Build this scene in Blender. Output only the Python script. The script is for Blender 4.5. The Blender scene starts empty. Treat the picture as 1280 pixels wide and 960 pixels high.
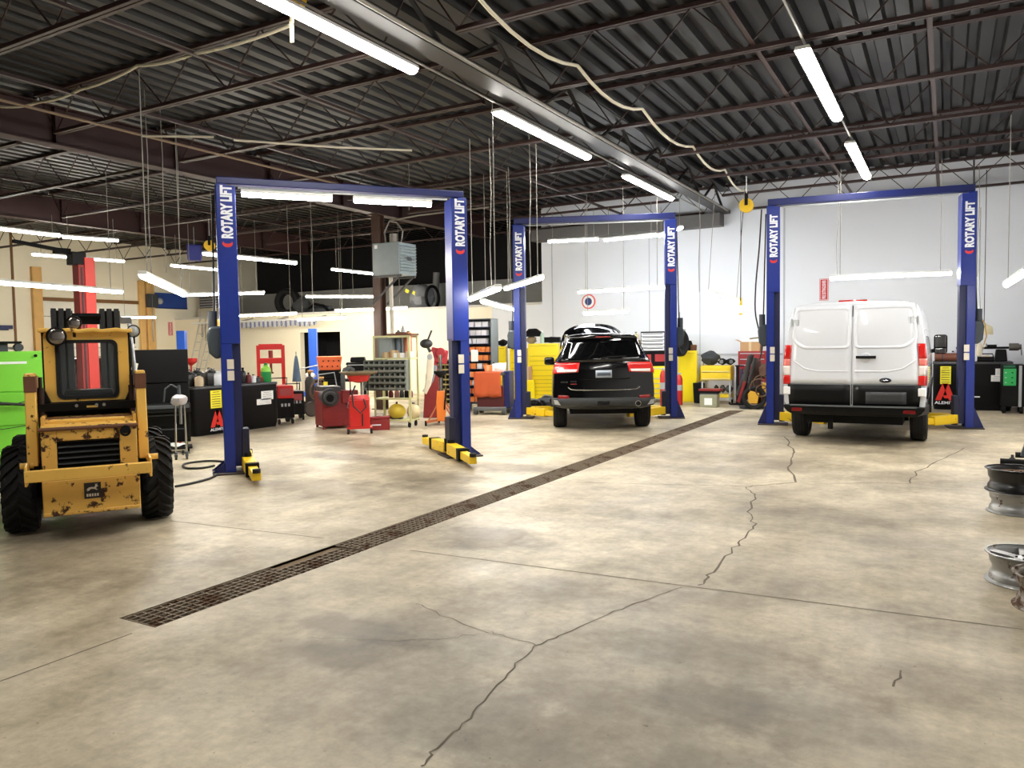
import bpy, bmesh, math, random
from mathutils import Vector, Matrix
random.seed(7)
SC = bpy.context.scene
COL = SC.collection
PI = math.pi
def rad(a): return a*PI/180

# ------------------------------------------------------------------ camera geometry
H, F = 1.57, 961.0
YAW, PITCH, ROLL = rad(29.5), rad(3.07), rad(0.9)
CF = Vector((-math.sin(YAW)*math.cos(PITCH), math.cos(YAW)*math.cos(PITCH), -math.sin(PITCH)))
_r0 = Vector((math.cos(YAW), math.sin(YAW), 0)); _u0 = _r0.cross(CF)
CR = _r0*math.cos(ROLL)-_u0*math.sin(ROLL); CU = _u0*math.cos(ROLL)+_r0*math.sin(ROLL)
CC = Vector((0, 0, H))
def ray(px, py): return CF+CR*((px-640)/F)-CU*((py-480)/F)
def G(px, py, z=0.0):
    d = ray(px, py); return CC+d*((z-H)/d.z)
def PY(px, py, Y):
    d = ray(px, py); return CC+d*(Y/d.y)
def PX(px, py, X):
    d = ray(px, py); return CC+d*(X/d.x)
def PD(px, py, D): return CC+ray(px, py)*D
cam = bpy.data.cameras.new('camera'); co = bpy.data.objects.new('camera', cam); COL.objects.link(co)
cam.sensor_width = 36; cam.lens = F/1280*36; cam.clip_end = 200
M = Matrix((CR, CU, -CF)).transposed().to_4x4(); M.translation = CC; co.matrix_world = M
SC.camera = co
SC.view_settings.view_transform = 'Standard'; SC.view_settings.look = 'None'
SC.view_settings.gamma = 1; SC.view_settings.use_curve_mapping = False
SC.view_settings.exposure = .78
SC.cycles.use_denoising = True
SC.cycles.max_bounces = 6

# ------------------------------------------------------------------ mesh builder
class B:
    def __init__(s): s.bm = bmesh.new()
    def _add(s, vs, fs, M=None):
        vv = [s.bm.verts.new(M @ Vector(v) if M else v) for v in vs]
        for f in fs:
            try: s.bm.faces.new([vv[i] for i in f])
            except ValueError: pass
        return vv
    def bx(s, x0, y0, z0, x1, y1, z1, M=None):
        v = [(x0,y0,z0),(x1,y0,z0),(x1,y1,z0),(x0,y1,z0),(x0,y0,z1),(x1,y0,z1),(x1,y1,z1),(x0,y1,z1)]
        s._add(v, [(0,3,2,1),(4,5,6,7),(0,1,5,4),(1,2,6,5),(2,3,7,6),(3,0,4,7)], M); return s
    def box(s, c, d, rz=0, rx=0, ry=0, top=None):
        M = Matrix.Translation(c) @ Matrix.Rotation(rz,4,'Z') @ Matrix.Rotation(ry,4,'Y') @ Matrix.Rotation(rx,4,'X')
        a, b, h = d[0]/2, d[1]/2, d[2]/2
        ta, tb = (a*top[0], b*top[1]) if top else (a, b)
        v = [(-a,-b,-h),(a,-b,-h),(a,b,-h),(-a,b,-h),(-ta,-tb,h),(ta,-tb,h),(ta,tb,h),(-ta,tb,h)]
        s._add(v, [(0,3,2,1),(4,5,6,7),(0,1,5,4),(1,2,6,5),(2,3,7,6),(3,0,4,7)], M); return s
    def bar(s, p, q, w, h, roll=0):
        p, q = Vector(p), Vector(q); d = q-p; L = d.length
        if L < 1e-6: return s
        d = d/L; up = Vector((0,0,1)) if abs(d.z) < .99 else Vector((0,1,0))
        a = d.cross(up).normalized(); b = a.cross(d)
        M = Matrix((a, d, b)).transposed().to_4x4() @ Matrix.Rotation(roll,4,'Y'); M.translation = (p+q)/2
        s.bx(-w/2,-L/2,-h/2,w/2,L/2,h/2,M); return s
    def ring(s, c, r, a, b, n):
        return [c+a*(r*math.cos(2*PI*i/n))+b*(r*math.sin(2*PI*i/n)) for i in range(n)]
    def cyl(s, p, q, r, r2=None, n=16, caps=True):
        p, q = Vector(p), Vector(q); d = (q-p).normalized()
        up = Vector((0,0,1)) if abs(d.z) < .9 else Vector((1,0,0))
        a = d.cross(up).normalized(); b = d.cross(a)
        r2 = r if r2 is None else r2
        v = s.ring(p,r,a,b,n)+s.ring(q,r2,a,b,n)
        f = [(i,(i+1)%n,n+(i+1)%n,n+i) for i in range(n)]
        if caps: f += [tuple(range(n-1,-1,-1)), tuple(range(n,2*n))]
        s._add(v, f); return s
    def tube(s, pts, r, n=8):
        pts = [Vector(p) for p in pts]; rings = []; prev = None
        for i, p in enumerate(pts):
            d = (pts[min(i+1,len(pts)-1)]-pts[max(i-1,0)]).normalized()
            if prev is None:
                up = Vector((0,0,1)) if abs(d.z) < .9 else Vector((1,0,0)); a = d.cross(up).normalized()
            else: a = (prev-d*prev.dot(d)).normalized()
            prev = a; b = d.cross(a)
            rings.append(s.ring(p, r[i] if isinstance(r,(list,tuple)) else r, a, b, n))
        return s.loft(rings)
    def loft(s, rings, cap=True, closed=False):
        n = len(rings[0]); vs = [v for R in rings for v in R]; fs = []
        m = len(rings)
        for k in range(m if closed else m-1):
            k2 = (k+1) % m
            for i in range(n): fs.append((k*n+i, k*n+(i+1)%n, k2*n+(i+1)%n, k2*n+i))
        if cap and not closed: fs += [tuple(range(n-1,-1,-1)), tuple(range((m-1)*n, m*n))]
        s._add(vs, fs); return s
    def lathe(s, prof, c=(0,0,0), axis='z', n=24, caps=False):
        c = Vector(c); ax = {'z':(Vector((1,0,0)),Vector((0,1,0)),Vector((0,0,1))),'x':(Vector((0,1,0)),Vector((0,0,1)),Vector((1,0,0))),'y':(Vector((0,0,1)),Vector((1,0,0)),Vector((0,1,0)))}[axis]
        return s.loft([s.ring(c+ax[2]*z, max(r,1e-4), ax[0], ax[1], n) for r, z in prof], cap=caps)
    def prism(s, poly, a, b, axis='y', M=None):
        def P(u, v, w): return {'y':(u,w,v),'x':(w,u,v),'z':(u,v,w)}[axis]
        n = len(poly); vs = [P(u,v,a) for u, v in poly]+[P(u,v,b) for u, v in poly]
        s._add(vs, [tuple(range(n)), tuple(range(2*n-1,n-1,-1))]+[(i,(i+1)%n,n+(i+1)%n,n+i) for i in range(n)], M); return s
    def sph(s, c, r, n=12, m=8):
        r = (r,r,r) if not isinstance(r,(tuple,list)) else r
        rings = []
        for k in range(m+1):
            t = -PI/2+PI*k/m; cr = max(math.cos(t),1e-3)
            rings.append([Vector((c[0]+r[0]*cr*math.cos(2*PI*i/n), c[1]+r[1]*cr*math.sin(2*PI*i/n), c[2]+r[2]*math.sin(t))) for i in range(n)])
        return s.loft(rings)
    def torus(s, c, R, r, axis='z', n=24, m=8, a0=0, a1=360):
        c = Vector(c); ax = {'z':(Vector((1,0,0)),Vector((0,1,0))),'x':(Vector((0,1,0)),Vector((0,0,1))),'y':(Vector((1,0,0)),Vector((0,0,1)))}[axis]
        full = abs(a1-a0) >= 360
        pts = []; w = ax[0].cross(ax[1]); k = n if full else n+1
        rings = []
        for i in range(k):
            t = rad(a0)+rad(a1-a0)*i/n; d = ax[0]*math.cos(t)+ax[1]*math.sin(t)
            rings.append(s.ring(c+d*R, r, d, w, m))
        return s.loft(rings, closed=full)
    def sheet(s, pts):
        s._add([Vector(p) for p in pts], [tuple(range(len(pts)))]); return s
    def grid(s, rows, thick=0):
        n = len(rows[0]); m = len(rows); vs = [Vector(p) for R in rows for p in R]
        s._add(vs, [(k*n+i,k*n+i+1,(k+1)*n+i+1,(k+1)*n+i) for k in range(m-1) for i in range(n-1)]); return s
    def blob(s, c, r, jit=.25, n=10, m=6, seed=0):
        R = random.Random(seed); rings = []
        for k in range(m+1):
            t = -PI/2+PI*k/m; cr = max(math.cos(t),.02)
            rings.append([Vector((c[0]+r[0]*cr*(1+R.uniform(-jit,jit))*math.cos(2*PI*i/n), c[1]+r[1]*cr*(1+R.uniform(-jit,jit))*math.sin(2*PI*i/n), c[2]+r[2]*math.sin(t)*(1+R.uniform(-jit,jit)*.6))) for i in range(n)])
        return s.loft(rings)
    def text(s, txt, size, M, depth=.003, bold=0.0, sx=1.0, align='CENTER', shear=0):
        cu = bpy.data.curves.new('t','FONT'); cu.body = txt; cu.size = size; cu.extrude = depth; cu.offset = bold
        cu.align_x = align; cu.align_y = 'CENTER'; cu.shear = shear; cu.resolution_u = 3
        o = bpy.data.objects.new('t', cu); COL.objects.link(o)
        bpy.context.view_layer.update()
        me = bpy.data.meshes.new_from_object(o.evaluated_get(bpy.context.evaluated_depsgraph_get()))
        bpy.data.objects.remove(o); bpy.data.curves.remove(cu)
        me.transform(M @ Matrix.Diagonal((sx,1,1,1))); s.bm.from_mesh(me); bpy.data.meshes.remove(me); return s
    def xf(s, M):
        bmesh.ops.transform(s.bm, matrix=M, verts=s.bm.verts); return s

def link(name, data, parent=None):
    o = bpy.data.objects.new(name, data); COL.objects.link(o)
    if parent: o.parent = parent
    return o
def tag(o, label=None, cat=None, group=None, kind=None):
    if label: o['label'] = label
    if cat: o['category'] = cat
    if group: o['group'] = group
    if kind: o['kind'] = kind
    return o
def obj(name, b, m, parent=None, bevel=0, seg=2, smooth=35, sub=0, solid=0, cut=None):
    bm = b.bm
    bmesh.ops.recalc_face_normals(bm, faces=bm.faces)
    me = bpy.data.meshes.new(name); bm.to_mesh(me); bm.free()
    me.materials.append(m)
    o = link(name, me, parent)
    if sub:
        md = o.modifiers.new('sub','SUBSURF'); md.levels = sub; md.render_levels = sub
    if solid:
        md = o.modifiers.new('sol','SOLIDIFY'); md.thickness = solid; md.offset = 0
    if cut:
        tmp = []
        for k, cb in enumerate(cut):
            bmesh.ops.recalc_face_normals(cb.bm, faces=cb.bm.faces)
            cm = bpy.data.meshes.new('cut'); cb.bm.to_mesh(cm); cb.bm.free()
            c = bpy.data.objects.new('cut', cm); COL.objects.link(c); tmp.append(c)
            md = o.modifiers.new('cut%d' % k,'BOOLEAN'); md.operation = 'DIFFERENCE'; md.object = c; md.solver = 'EXACT'
        par = o.parent; o.parent = None
        bpy.context.view_layer.update()
        nm = bpy.data.meshes.new_from_object(o.evaluated_get(bpy.context.evaluated_depsgraph_get()))
        o.modifiers.clear(); o.data = nm; o.parent = par
        for c in tmp: bpy.data.objects.remove(c)
    if bevel:
        md = o.modifiers.new('bev','BEVEL'); md.width = bevel; md.segments = seg; md.limit_method = 'ANGLE'; md.angle_limit = rad(40); md.harden_normals = False
    if smooth:
        me = o.data
        me.polygons.foreach_set('use_smooth', [True]*len(me.polygons))
        try: me.set_sharp_from_angle(angle=rad(smooth))
        except Exception: pass
    return o
def thing(name, label, cat, loc=(0,0,0), rz=0, group=None, sc=None):
    o = link(name, None); o.location = loc; o.rotation_euler = (0,0,rz); o.empty_display_size = .2
    if sc: o.scale = (sc,)*3 if not isinstance(sc,(tuple,list)) else sc
    return tag(o, label, cat, group)
def copy_tree(o, loc=None, rz=None, label=None, parent=None):
    c = o.copy(); COL.objects.link(c)
    if parent: c.parent = parent
    if loc is not None: c.location = loc
    if rz is not None: c.rotation_euler = (0,0,rz)
    if label: c['label'] = label
    for ch in list(o.children): copy_tree(ch, parent=c)
    return c
def one(name, b, m, label, cat, loc=(0,0,0), rz=0, group=None, **kw):
    o = obj(name, b, m, **kw); o.location = loc; o.rotation_euler = (0,0,rz); return tag(o, label, cat, group)

# ------------------------------------------------------------------ materials
MATS = {}
def lin(c): return tuple(((x/255)/12.92 if x/255 <= .04045 else ((x/255+.055)/1.055)**2.4) for x in c)
def mat(name, col, rough=.5, metal=0., var=.12, scale=6., bump=0., coat=0., rust=None, rth=.62, rsc=9., emis=None, spec=.5, srgb=True):
    if name in MATS: return MATS[name]
    m = bpy.data.materials.new(name); m.use_nodes = True; nt = m.node_tree; N = nt.nodes; L = nt.links
    p = N['Principled BSDF']; c = lin(col) if srgb else col
    p.inputs['Metallic'].default_value = metal; p.inputs['Roughness'].default_value = rough
    p.inputs['Coat Weight'].default_value = coat; p.inputs['Specular IOR Level'].default_value = spec
    tc = N.new('ShaderNodeTexCoord')
    nz = N.new('ShaderNodeTexNoise'); nz.inputs['Scale'].default_value = scale; nz.inputs['Detail'].default_value = 5
    L.new(tc.outputs['Object'], nz.inputs['Vector'])
    mx = N.new('ShaderNodeMix'); mx.data_type = 'RGBA'
    mx.inputs[6].default_value = tuple(x*(1-var) for x in c)+(1,); mx.inputs[7].default_value = tuple(min(1,x*(1+var)) for x in c)+(1,)
    L.new(nz.outputs['Fac'], mx.inputs[0]); out = mx.outputs[2]
    if rust:
        n2 = N.new('ShaderNodeTexNoise'); n2.inputs['Scale'].default_value = rsc; n2.inputs['Detail'].default_value = 8; n2.inputs['Roughness'].default_value = .65
        L.new(tc.outputs['Object'], n2.inputs['Vector'])
        rp = N.new('ShaderNodeValToRGB'); rp.color_ramp.elements[0].position = rth; rp.color_ramp.elements[1].position = min(1,rth+.05)
        L.new(n2.outputs['Fac'], rp.inputs[0])
        m2 = N.new('ShaderNodeMix'); m2.data_type = 'RGBA'; m2.inputs[7].default_value = lin(rust)+(1,)
        L.new(rp.outputs[0], m2.inputs[0]); L.new(out, m2.inputs[6]); out = m2.outputs[2]
        rr = N.new('ShaderNodeMapRange'); rr.inputs[3].default_value = rough; rr.inputs[4].default_value = .9
        L.new(rp.outputs[0], rr.inputs[0]); L.new(rr.outputs[0], p.inputs['Roughness'])
    L.new(out, p.inputs['Base Color'])
    if bump:
        bp = N.new('ShaderNodeBump'); bp.inputs['Strength'].default_value = bump; bp.inputs['Distance'].default_value = .02
        L.new(nz.outputs['Fac'], bp.inputs['Height']); L.new(bp.outputs[0], p.inputs['Normal'])
    if emis:
        p.inputs['Emission Color'].default_value = tuple(emis[:3])+(1,); p.inputs['Emission Strength'].default_value = emis[3]
    MATS[name] = m; return m
def glass(name, col, rough=.02, alpha=.3):
    if name in MATS: return MATS[name]
    m = mat(name, col, rough, var=0); p = m.node_tree.nodes['Principled BSDF']; p.inputs['Alpha'].default_value = alpha; return m

BLUE = mat('lift blue paint', (18,42,128), .32, var=.1, scale=3)
BLUED = mat('lift dark blue paint', (12,26,88), .4, var=.12, scale=3)
YEL = mat('arm yellow paint', (236,196,24), .42, var=.15, rust=(70,50,30), rth=.63, rsc=7)
TOOLY = mat('tool chest yellow', (246,220,20), .35, var=.04)
BLK = mat('black paint', (3,3,4), .45, var=.2, spec=.22)
BLKM = mat('matte black', (6,6,7), .75, var=.25, spec=.25)
RUB = mat('tyre rubber', (14,13,13), .8, var=.3, scale=14, bump=.2)
DGR = mat('dark grey plastic', (58,62,66), .6)
GRY = mat('grey paint', (128,132,134), .5)
LGR = mat('light grey metal', (176,180,182), .4, metal=.3)
STEEL = mat('bare steel', (150,150,150), .35, metal=.8, var=.2)
CHR = mat('chrome', (205,207,210), .12, metal=1., var=.04)
WHT = mat('white paint', (235,236,235), .4, var=.04)
PAPER = mat('white paper', (238,238,234), .7, var=.04)
RED = mat('red paint', (188,30,26), .35, var=.1)
REDD = mat('worn dark red paint', (128,28,28), .5, var=.2, rust=(70,40,34), rth=.66)
ORG = mat('orange paint', (222,120,36), .4, var=.1, rust=(110,60,30), rth=.68)
RUSTO = mat('oxide steel', (60,34,30), .65, var=.25, scale=3)
CARD = mat('cardboard', (178,140,98), .8, var=.08)
CABLE = mat('black cable', (10,10,10), .6)
WCABLE = mat('pale cable', (196,188,170), .6)
# ------------------------------------------------------------------ room
XL, XR, YB, YF = -26.3, 2.1, 19.8, -7.0
ZJ, ZD = 4.75, 5.42
SX0, SX1, SY0, SY1 = -4.19, -3.86, 2.70, 17.2      # trench

def floor_mat():
    m = bpy.data.materials.new('polished concrete'); m.use_nodes = True; nt = m.node_tree; N = nt.nodes; L = nt.links
    p = N['Principled BSDF']; tc = N.new('ShaderNodeTexCoord')
    def noise(s, d=6, r=.55, sc=(1,1,1)):
        mp = N.new('ShaderNodeMapping'); mp.inputs['Scale'].default_value = sc; L.new(tc.outputs['Object'], mp.inputs[0])
        n = N.new('ShaderNodeTexNoise'); n.inputs['Scale'].default_value = s; n.inputs['Detail'].default_value = d; n.inputs['Roughness'].default_value = r
        L.new(mp.outputs[0], n.inputs['Vector']); return n.outputs['Fac']
    def ramp(f, a, b, ca, cb):
        r = N.new('ShaderNodeValToRGB'); r.color_ramp.elements[0].position = a; r.color_ramp.elements[1].position = b
        r.color_ramp.elements[0].color = ca+(1,); r.color_ramp.elements[1].color = cb+(1,); L.new(f, r.inputs[0]); return r.outputs[0]
    def mix(mode, fac, a, b):
        x = N.new('ShaderNodeMix'); x.data_type = 'RGBA'; x.blend_type = mode
        if isinstance(fac,(int,float)): x.inputs[0].default_value = fac
        else: L.new(fac, x.inputs[0])
        L.new(a, x.inputs[6])
        if isinstance(b, tuple): x.inputs[7].default_value = b+(1,)
        else: L.new(b, x.inputs[7])
        return x.outputs[2]
    base = ramp(noise(.45,9,.62), .36, .64, lin((148,136,115)), lin((222,209,182)))
    base = mix('MULTIPLY', .9, base, ramp(noise(2.2,10,.68), .34, .62, (.66,.64,.6), (1.06,1.06,1.05)))
    base = mix('MULTIPLY', .7, base, ramp(noise(14,8,.72), .34, .6, (.72,.7,.67), (1.06,1.06,1.06)))
    base = mix('MULTIPLY', .3, base, ramp(noise(1.3,6,.62,(5,.8,1)), .36, .58, (.7,.69,.66), (1.05,1.05,1.04)))   # wheel scuffs
    base = mix('MULTIPLY', .18, base, ramp(noise(1.1,6,.62,(1,5,1)), .36, .56, (.76,.75,.73), (1.03,1.03,1.03)))
    base = mix('MULTIPLY', .9, base, ramp(noise(30,2,.5), .23, .29, (.5,.48,.46), (1,1,1)))                        # pits and specks
    # oil stains, each at its own spot on the slab
    spots = [(612,672,.42,.30,.75),(455,787,.36,.13,.75),(432,818,.22,.13,.75),(395,608,.7,.4,.7),(535,596,.6,.3,.7),(640,585,.6,.3,.5),
             (760,640,.5,.2,.4),(900,880,.22,.18,.5),(1010,900,.3,.2,.4),(700,740,.4,.25,.4),(345,700,.4,.3,.4),(330,585,.5,.4,.6),(470,575,.8,.25,.55),
             (1070,645,.6,.3,.4),(750,920,.5,.4,.45),(880,815,.5,.2,.35),(540,610,.4,.25,.6),(250,720,.6,.5,.35),(120,690,1.0,.5,.5),(600,900,.5,.3,.35),(1150,850,.4,.3,.35),(420,570,.5,.2,.6)]
    wob = noise(3.0,6,.65)
    for (px, py, rx, ry, dk) in spots:
        g = G(px, py)
        sb = N.new('ShaderNodeVectorMath'); sb.operation = 'SUBTRACT'; sb.inputs[1].default_value = (g.x, g.y, 0); L.new(tc.outputs['Object'], sb.inputs[0])
        ml = N.new('ShaderNodeVectorMath'); ml.operation = 'MULTIPLY'; ml.inputs[1].default_value = (1/rx, 1/ry, 0); L.new(sb.outputs[0], ml.inputs[0])
        ln = N.new('ShaderNodeVectorMath'); ln.operation = 'LENGTH'; L.new(ml.outputs[0], ln.inputs[0])
        ad = N.new('ShaderNodeMath'); ad.operation = 'MULTIPLY_ADD'; L.new(wob, ad.inputs[0]); ad.inputs[1].default_value = 2.4; L.new(ln.outputs['Value'], ad.inputs[2])
        mr = N.new('ShaderNodeMapRange'); mr.inputs[1].default_value = 2.0; mr.inputs[2].default_value = 2.75; mr.inputs[3].default_value = dk; mr.inputs[4].default_value = 0
        L.new(ad.outputs[0], mr.inputs[0])
        base = mix('MULTIPLY', mr.outputs[0], base, (.34,.30,.26))
    L.new(base, p.inputs['Base Color'])
    rr = N.new('ShaderNodeMapRange'); L.new(noise(1.3,7,.65), rr.inputs[0]); rr.inputs[1].default_value = .3; rr.inputs[2].default_value = .7
    rr.inputs[3].default_value = .36; rr.inputs[4].default_value = .6; L.new(rr.outputs[0], p.inputs['Roughness'])
    p.inputs['Specular IOR Level'].default_value = .5
    bp = N.new('ShaderNodeBump'); bp.inputs['Strength'].default_value = .06; bp.inputs['Distance'].default_value = .02
    L.new(noise(9,8,.7), bp.inputs['Height']); L.new(bp.outputs[0], p.inputs['Normal'])
    return m
fb = B()
xs = [XL, SX0, SX1, XR]; ys = [YF, SY0, SY1, YB]
for i in range(3):
    for j in range(3):
        if i == 1 and j == 1: continue
        fb.bx(xs[i], ys[j], -.2, xs[i+1], ys[j+1], 0)
bmesh.ops.remove_doubles(fb.bm, verts=fb.bm.verts, dist=1e-4)
FLOOR = tag(obj('floor', fb, floor_mat(), smooth=0), kind='structure')
CRK = mat('crack grime', (104,94,80), .9, var=.3)
def strip(pts, w, jit=.0, sub=1, seed=1):
    R = random.Random(seed); P = []
    for a, b in zip(pts[:-1], pts[1:]):
        for k in range(sub): P.append(a.lerp(b, k/sub)+Vector((R.uniform(-jit,jit), R.uniform(-jit,jit), 0)))
    P.append(pts[-1]); b = B(); rows = []
    for i, p in enumerate(P):
        d = (P[min(i+1,len(P)-1)]-P[max(i-1,0)]); d.z = 0; d.normalize(); n = Vector((-d.y, d.x, 0))
        ww = w*(R.uniform(.55,1.3) if jit else 1)
        rows.append([p+n*ww/2+Vector((0,0,.0015)), p-n*ww/2+Vector((0,0,.0015))])
    return b.grid(rows)
def crack(pix, w, jit=.02, sub=5, seed=1):
    o = obj('crack', strip([G(*q) for q in pix], w, jit, sub, seed), CRK, FLOOR, smooth=0); return o
crack([(527,960),(545,935),(580,905),(612,870),(640,835),(668,808),(700,795),(760,768),(800,752),(853,734)], .009, .011)
crack([(875,733),(890,715),(918,685),(935,670),(942,655),(935,640),(945,620),(933,610),(942,607),(997,603)], .015, .022)
crack([(997,603),(985,580),(992,565),(980,546)], .022, .04, seed=3)
crack([(1040,604),(1138,604),(1145,590),(1172,576),(1205,560)], .016, .03, seed=4)
crack([(668,808),(640,797),(610,790),(540,765),(520,755)], .006, .02, seed=5)
crack([(385,797),(480,802),(560,798),(610,791)], .004, .02, seed=6)
crack([(1118,860),(1126,838)], .012, .01, seed=8)
JNT = mat('joint grime', (112,102,88), .9)
for nm, px, w in (('joint',[(512,688),(1279,787)],.010),('joint',[(212,651),(405,673)],.012),('joint',[(0,852),(165,792)],.011),('joint',[(720,603),(940,608),(997,603)],.010)):
    obj('joint', strip([G(*q) for q in px], w), JNT, FLOOR, smooth=0)
# trench under the grating
TR = mat('trench rust', (112,92,68), .9, var=.3)
tb = B(); d = .16
tb.bx(SX0-.02,SY0-.02,-.2,SX1+.02,SY1+.02,-d); tb.bx(SX0-.02,SY0,-d,SX0,SY1,-.003); tb.bx(SX1,SY0,-d,SX1+.02,SY1,-.003)
tb.bx(SX0,3.86,-.06,SX0+.09,4.52,-.02); tag(obj('floor_trench', tb, TR, smooth=0), kind='structure')

WALLW = mat('white wall paint', (228,231,236), .6, var=.03, scale=.8)
WALLC = mat('cream wall paint', (240,232,208), .6, var=.03, scale=.8)
GREYW = mat('grey loft wall', (150,150,146), .8, var=.08)
VOID = mat('unlit loft', (16,16,17), .9)  # near-black colour stands for the darkness of the loft and inner doorway
XM = PY(678,400,YB).x; XC = PY(616,450,YB).x
XD0, XD1 = PY(376,450,YB).x, PY(426,450,YB).x; ZM = 2.70; ZDR = PY(400,415,YB).z
b = B(); b.bx(XM,YB,0,XR+.2,YB+.2,ZD+.1); b.bx(XC,YB,0,XM,YB+.2,ZM); b.bx(XM,YB+.2,ZM,XM+.2,24,ZD+.1)
tag(obj('wall_back', b, WALLW, smooth=0), kind='structure')
b = B(); b.bx(XL-.2,YB,0,XD0,YB+.2,ZM); b.bx(XD0,YB,ZDR,XD1,YB+.2,ZM); b.bx(XD1,YB,0,XC,YB+.2,ZM)
tag(obj('wall_office', b, WALLC, smooth=0), kind='structure')
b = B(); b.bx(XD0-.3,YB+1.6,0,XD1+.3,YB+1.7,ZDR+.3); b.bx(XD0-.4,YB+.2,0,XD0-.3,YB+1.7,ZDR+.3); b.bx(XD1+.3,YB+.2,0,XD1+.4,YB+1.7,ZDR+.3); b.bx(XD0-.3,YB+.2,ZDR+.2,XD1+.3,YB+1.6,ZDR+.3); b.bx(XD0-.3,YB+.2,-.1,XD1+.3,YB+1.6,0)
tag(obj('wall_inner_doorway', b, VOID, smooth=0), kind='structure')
b = B(); b.bx(XL-.2,YB+.2,ZM-.15,XM,24,ZM)
tag(obj('floor_mezzanine', b, GREYW, smooth=0), kind='structure')
zg = 3.75
b = B(); b.bx(XL-.2,23.0,ZM,XM,23.1,zg)
tag(obj('wall_mezzanine', b, GREYW, smooth=0), kind='structure')
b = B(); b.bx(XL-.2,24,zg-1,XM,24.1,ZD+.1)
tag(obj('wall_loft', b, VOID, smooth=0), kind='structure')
b = B(); b.bx(XR,YF,0,XR+.2,YB,ZD+.1)
tag(obj('wall_right', b, WALLW, smooth=0), kind='structure')
b = B(); b.bx(XL-.2,YF-.2,0,XR+.2,YF,ZD+.1)
tag(obj('wall_front', b, mat('dim front wall',(96,94,92),.8), smooth=0), kind='structure')
YG0, YG1 = PX(54,420,XL).y, PX(174,420,XL).y; ZG = 3.25
b = B(); b.bx(XL-.2,YF,0,XL,YG0,ZD+.1); b.bx(XL-.2,YG0,ZG,XL,YG1,ZD+.1); b.bx(XL-.2,YG1,0,XL,24,ZD+.1)
tag(obj('wall_left', b, WALLC, smooth=0), kind='structure')
# corrugated roof deck
DECK = mat('galvanised roof deck', (28,27,26), .5, metal=.3, var=.35, scale=1.6)
b = B(); pitch = .3; prof = []
x = XL-.2
while x < XR+.2:
    prof += [(x,ZD+.09),(x+.1,ZD+.09),(x+.13,ZD),(x+.27,ZD)]; x += pitch
rows = [[Vector((u,Y,v)) for u, v in prof] for Y in (YF-.2, 2, 8, 14, 24.2)]
b.grid(rows)
tag(obj('ceiling', b, DECK, smooth=0, solid=.004), kind='structure')
# sectional garage door, header, jambs, seams
DOORW = mat('garage door white', (228,226,214), .5, var=.03)
d1 = tag(link('door_1', None), kind='structure'); d1.location = (XL-.06, YG0, 0)
for k in range(6):
    z0 = ZG/6*k; b = B(); b.bx(-.04,0,z0+.008,0,YG1-YG0,z0+ZG/6-.008)
    for q in range(3): b.bx(0,0.02,z0+.10+q*.15,.012,YG1-YG0-.02,z0+.15+q*.15)
    obj('door_panel', b, DOORW, d1, smooth=0)
WOOD = mat('bare timber', (222,178,110), .7, var=.15, scale=4)
BRN = mat('brown trim', (122,84,44), .6)
b = B(); b.bx(XL,YG0-.1,ZG-.03,XL+.05,YG1+.1,ZG+.09); tag(obj('trim_1', b, BRN), kind='structure')
a = PX(41,420,XL).y; c = PX(53,420,XL).y
b = B(); b.bx(XL,a,0,XL+.14,c,4.32); tag(obj('trim_2', b, WOOD, bevel=.01), kind='structure')
a = PX(174,420,XL).y; c = PX(193,420,XL).y
b = B(); b.bx(XL,a,0,XL+.12,a+.22,4.1); b.bx(XL,a+.3,0,XL+.12,a+.62,4.1); tag(obj('trim_3', b, WOOD, bevel=.01), kind='structure')
SEAM = mat('wall seam', (186,190,196), .6)
for k, (px, w) in enumerate(((691,.025),(812,.02),(875,.018),(980,.04))):
    X = PY(px,400,YB).x; b = B(); b.bx(X-w/2,YB-.012,.0,X+w/2,YB,ZJ); tag(obj('trim_%d' % (4+k), b, SEAM, smooth=0), kind='structure')
b = B(); b.bx(PY(845,440,YB).x,YB-.03,PY(880,443,YB).z-.03,PY(1010,440,YB).x,YB,PY(880,443,YB).z+.02); tag(obj('trim_8', b, SEAM, smooth=0), kind='structure')
for px in (18,):
    Y = PX(px,400,XL).y; b = B(); b.bx(XL,Y-.03,0,XL+.05,Y+.03,ZD); tag(obj('trim_9', b, BRN, smooth=0), kind='structure')
b = B(); b.bx(XC,YB-.04,ZM-.04,XM,YB+.02,ZM+.03); b.bx(XL,YB-.04,ZM-.04,XC,YB+.02,ZM+.03); tag(obj('trim_10', b, mat('ledge paint',(206,204,196),.6), smooth=0), kind='structure')
# soffit duct along the top of the back wall
b = B(); b.bx(XM-.1,YB-.45,4.42,PY(905,300,YB).x,YB,4.72); tag(obj('trim_11', b, mat('soffit grey',(96,94,92),.7), smooth=0), kind='structure')

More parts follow.
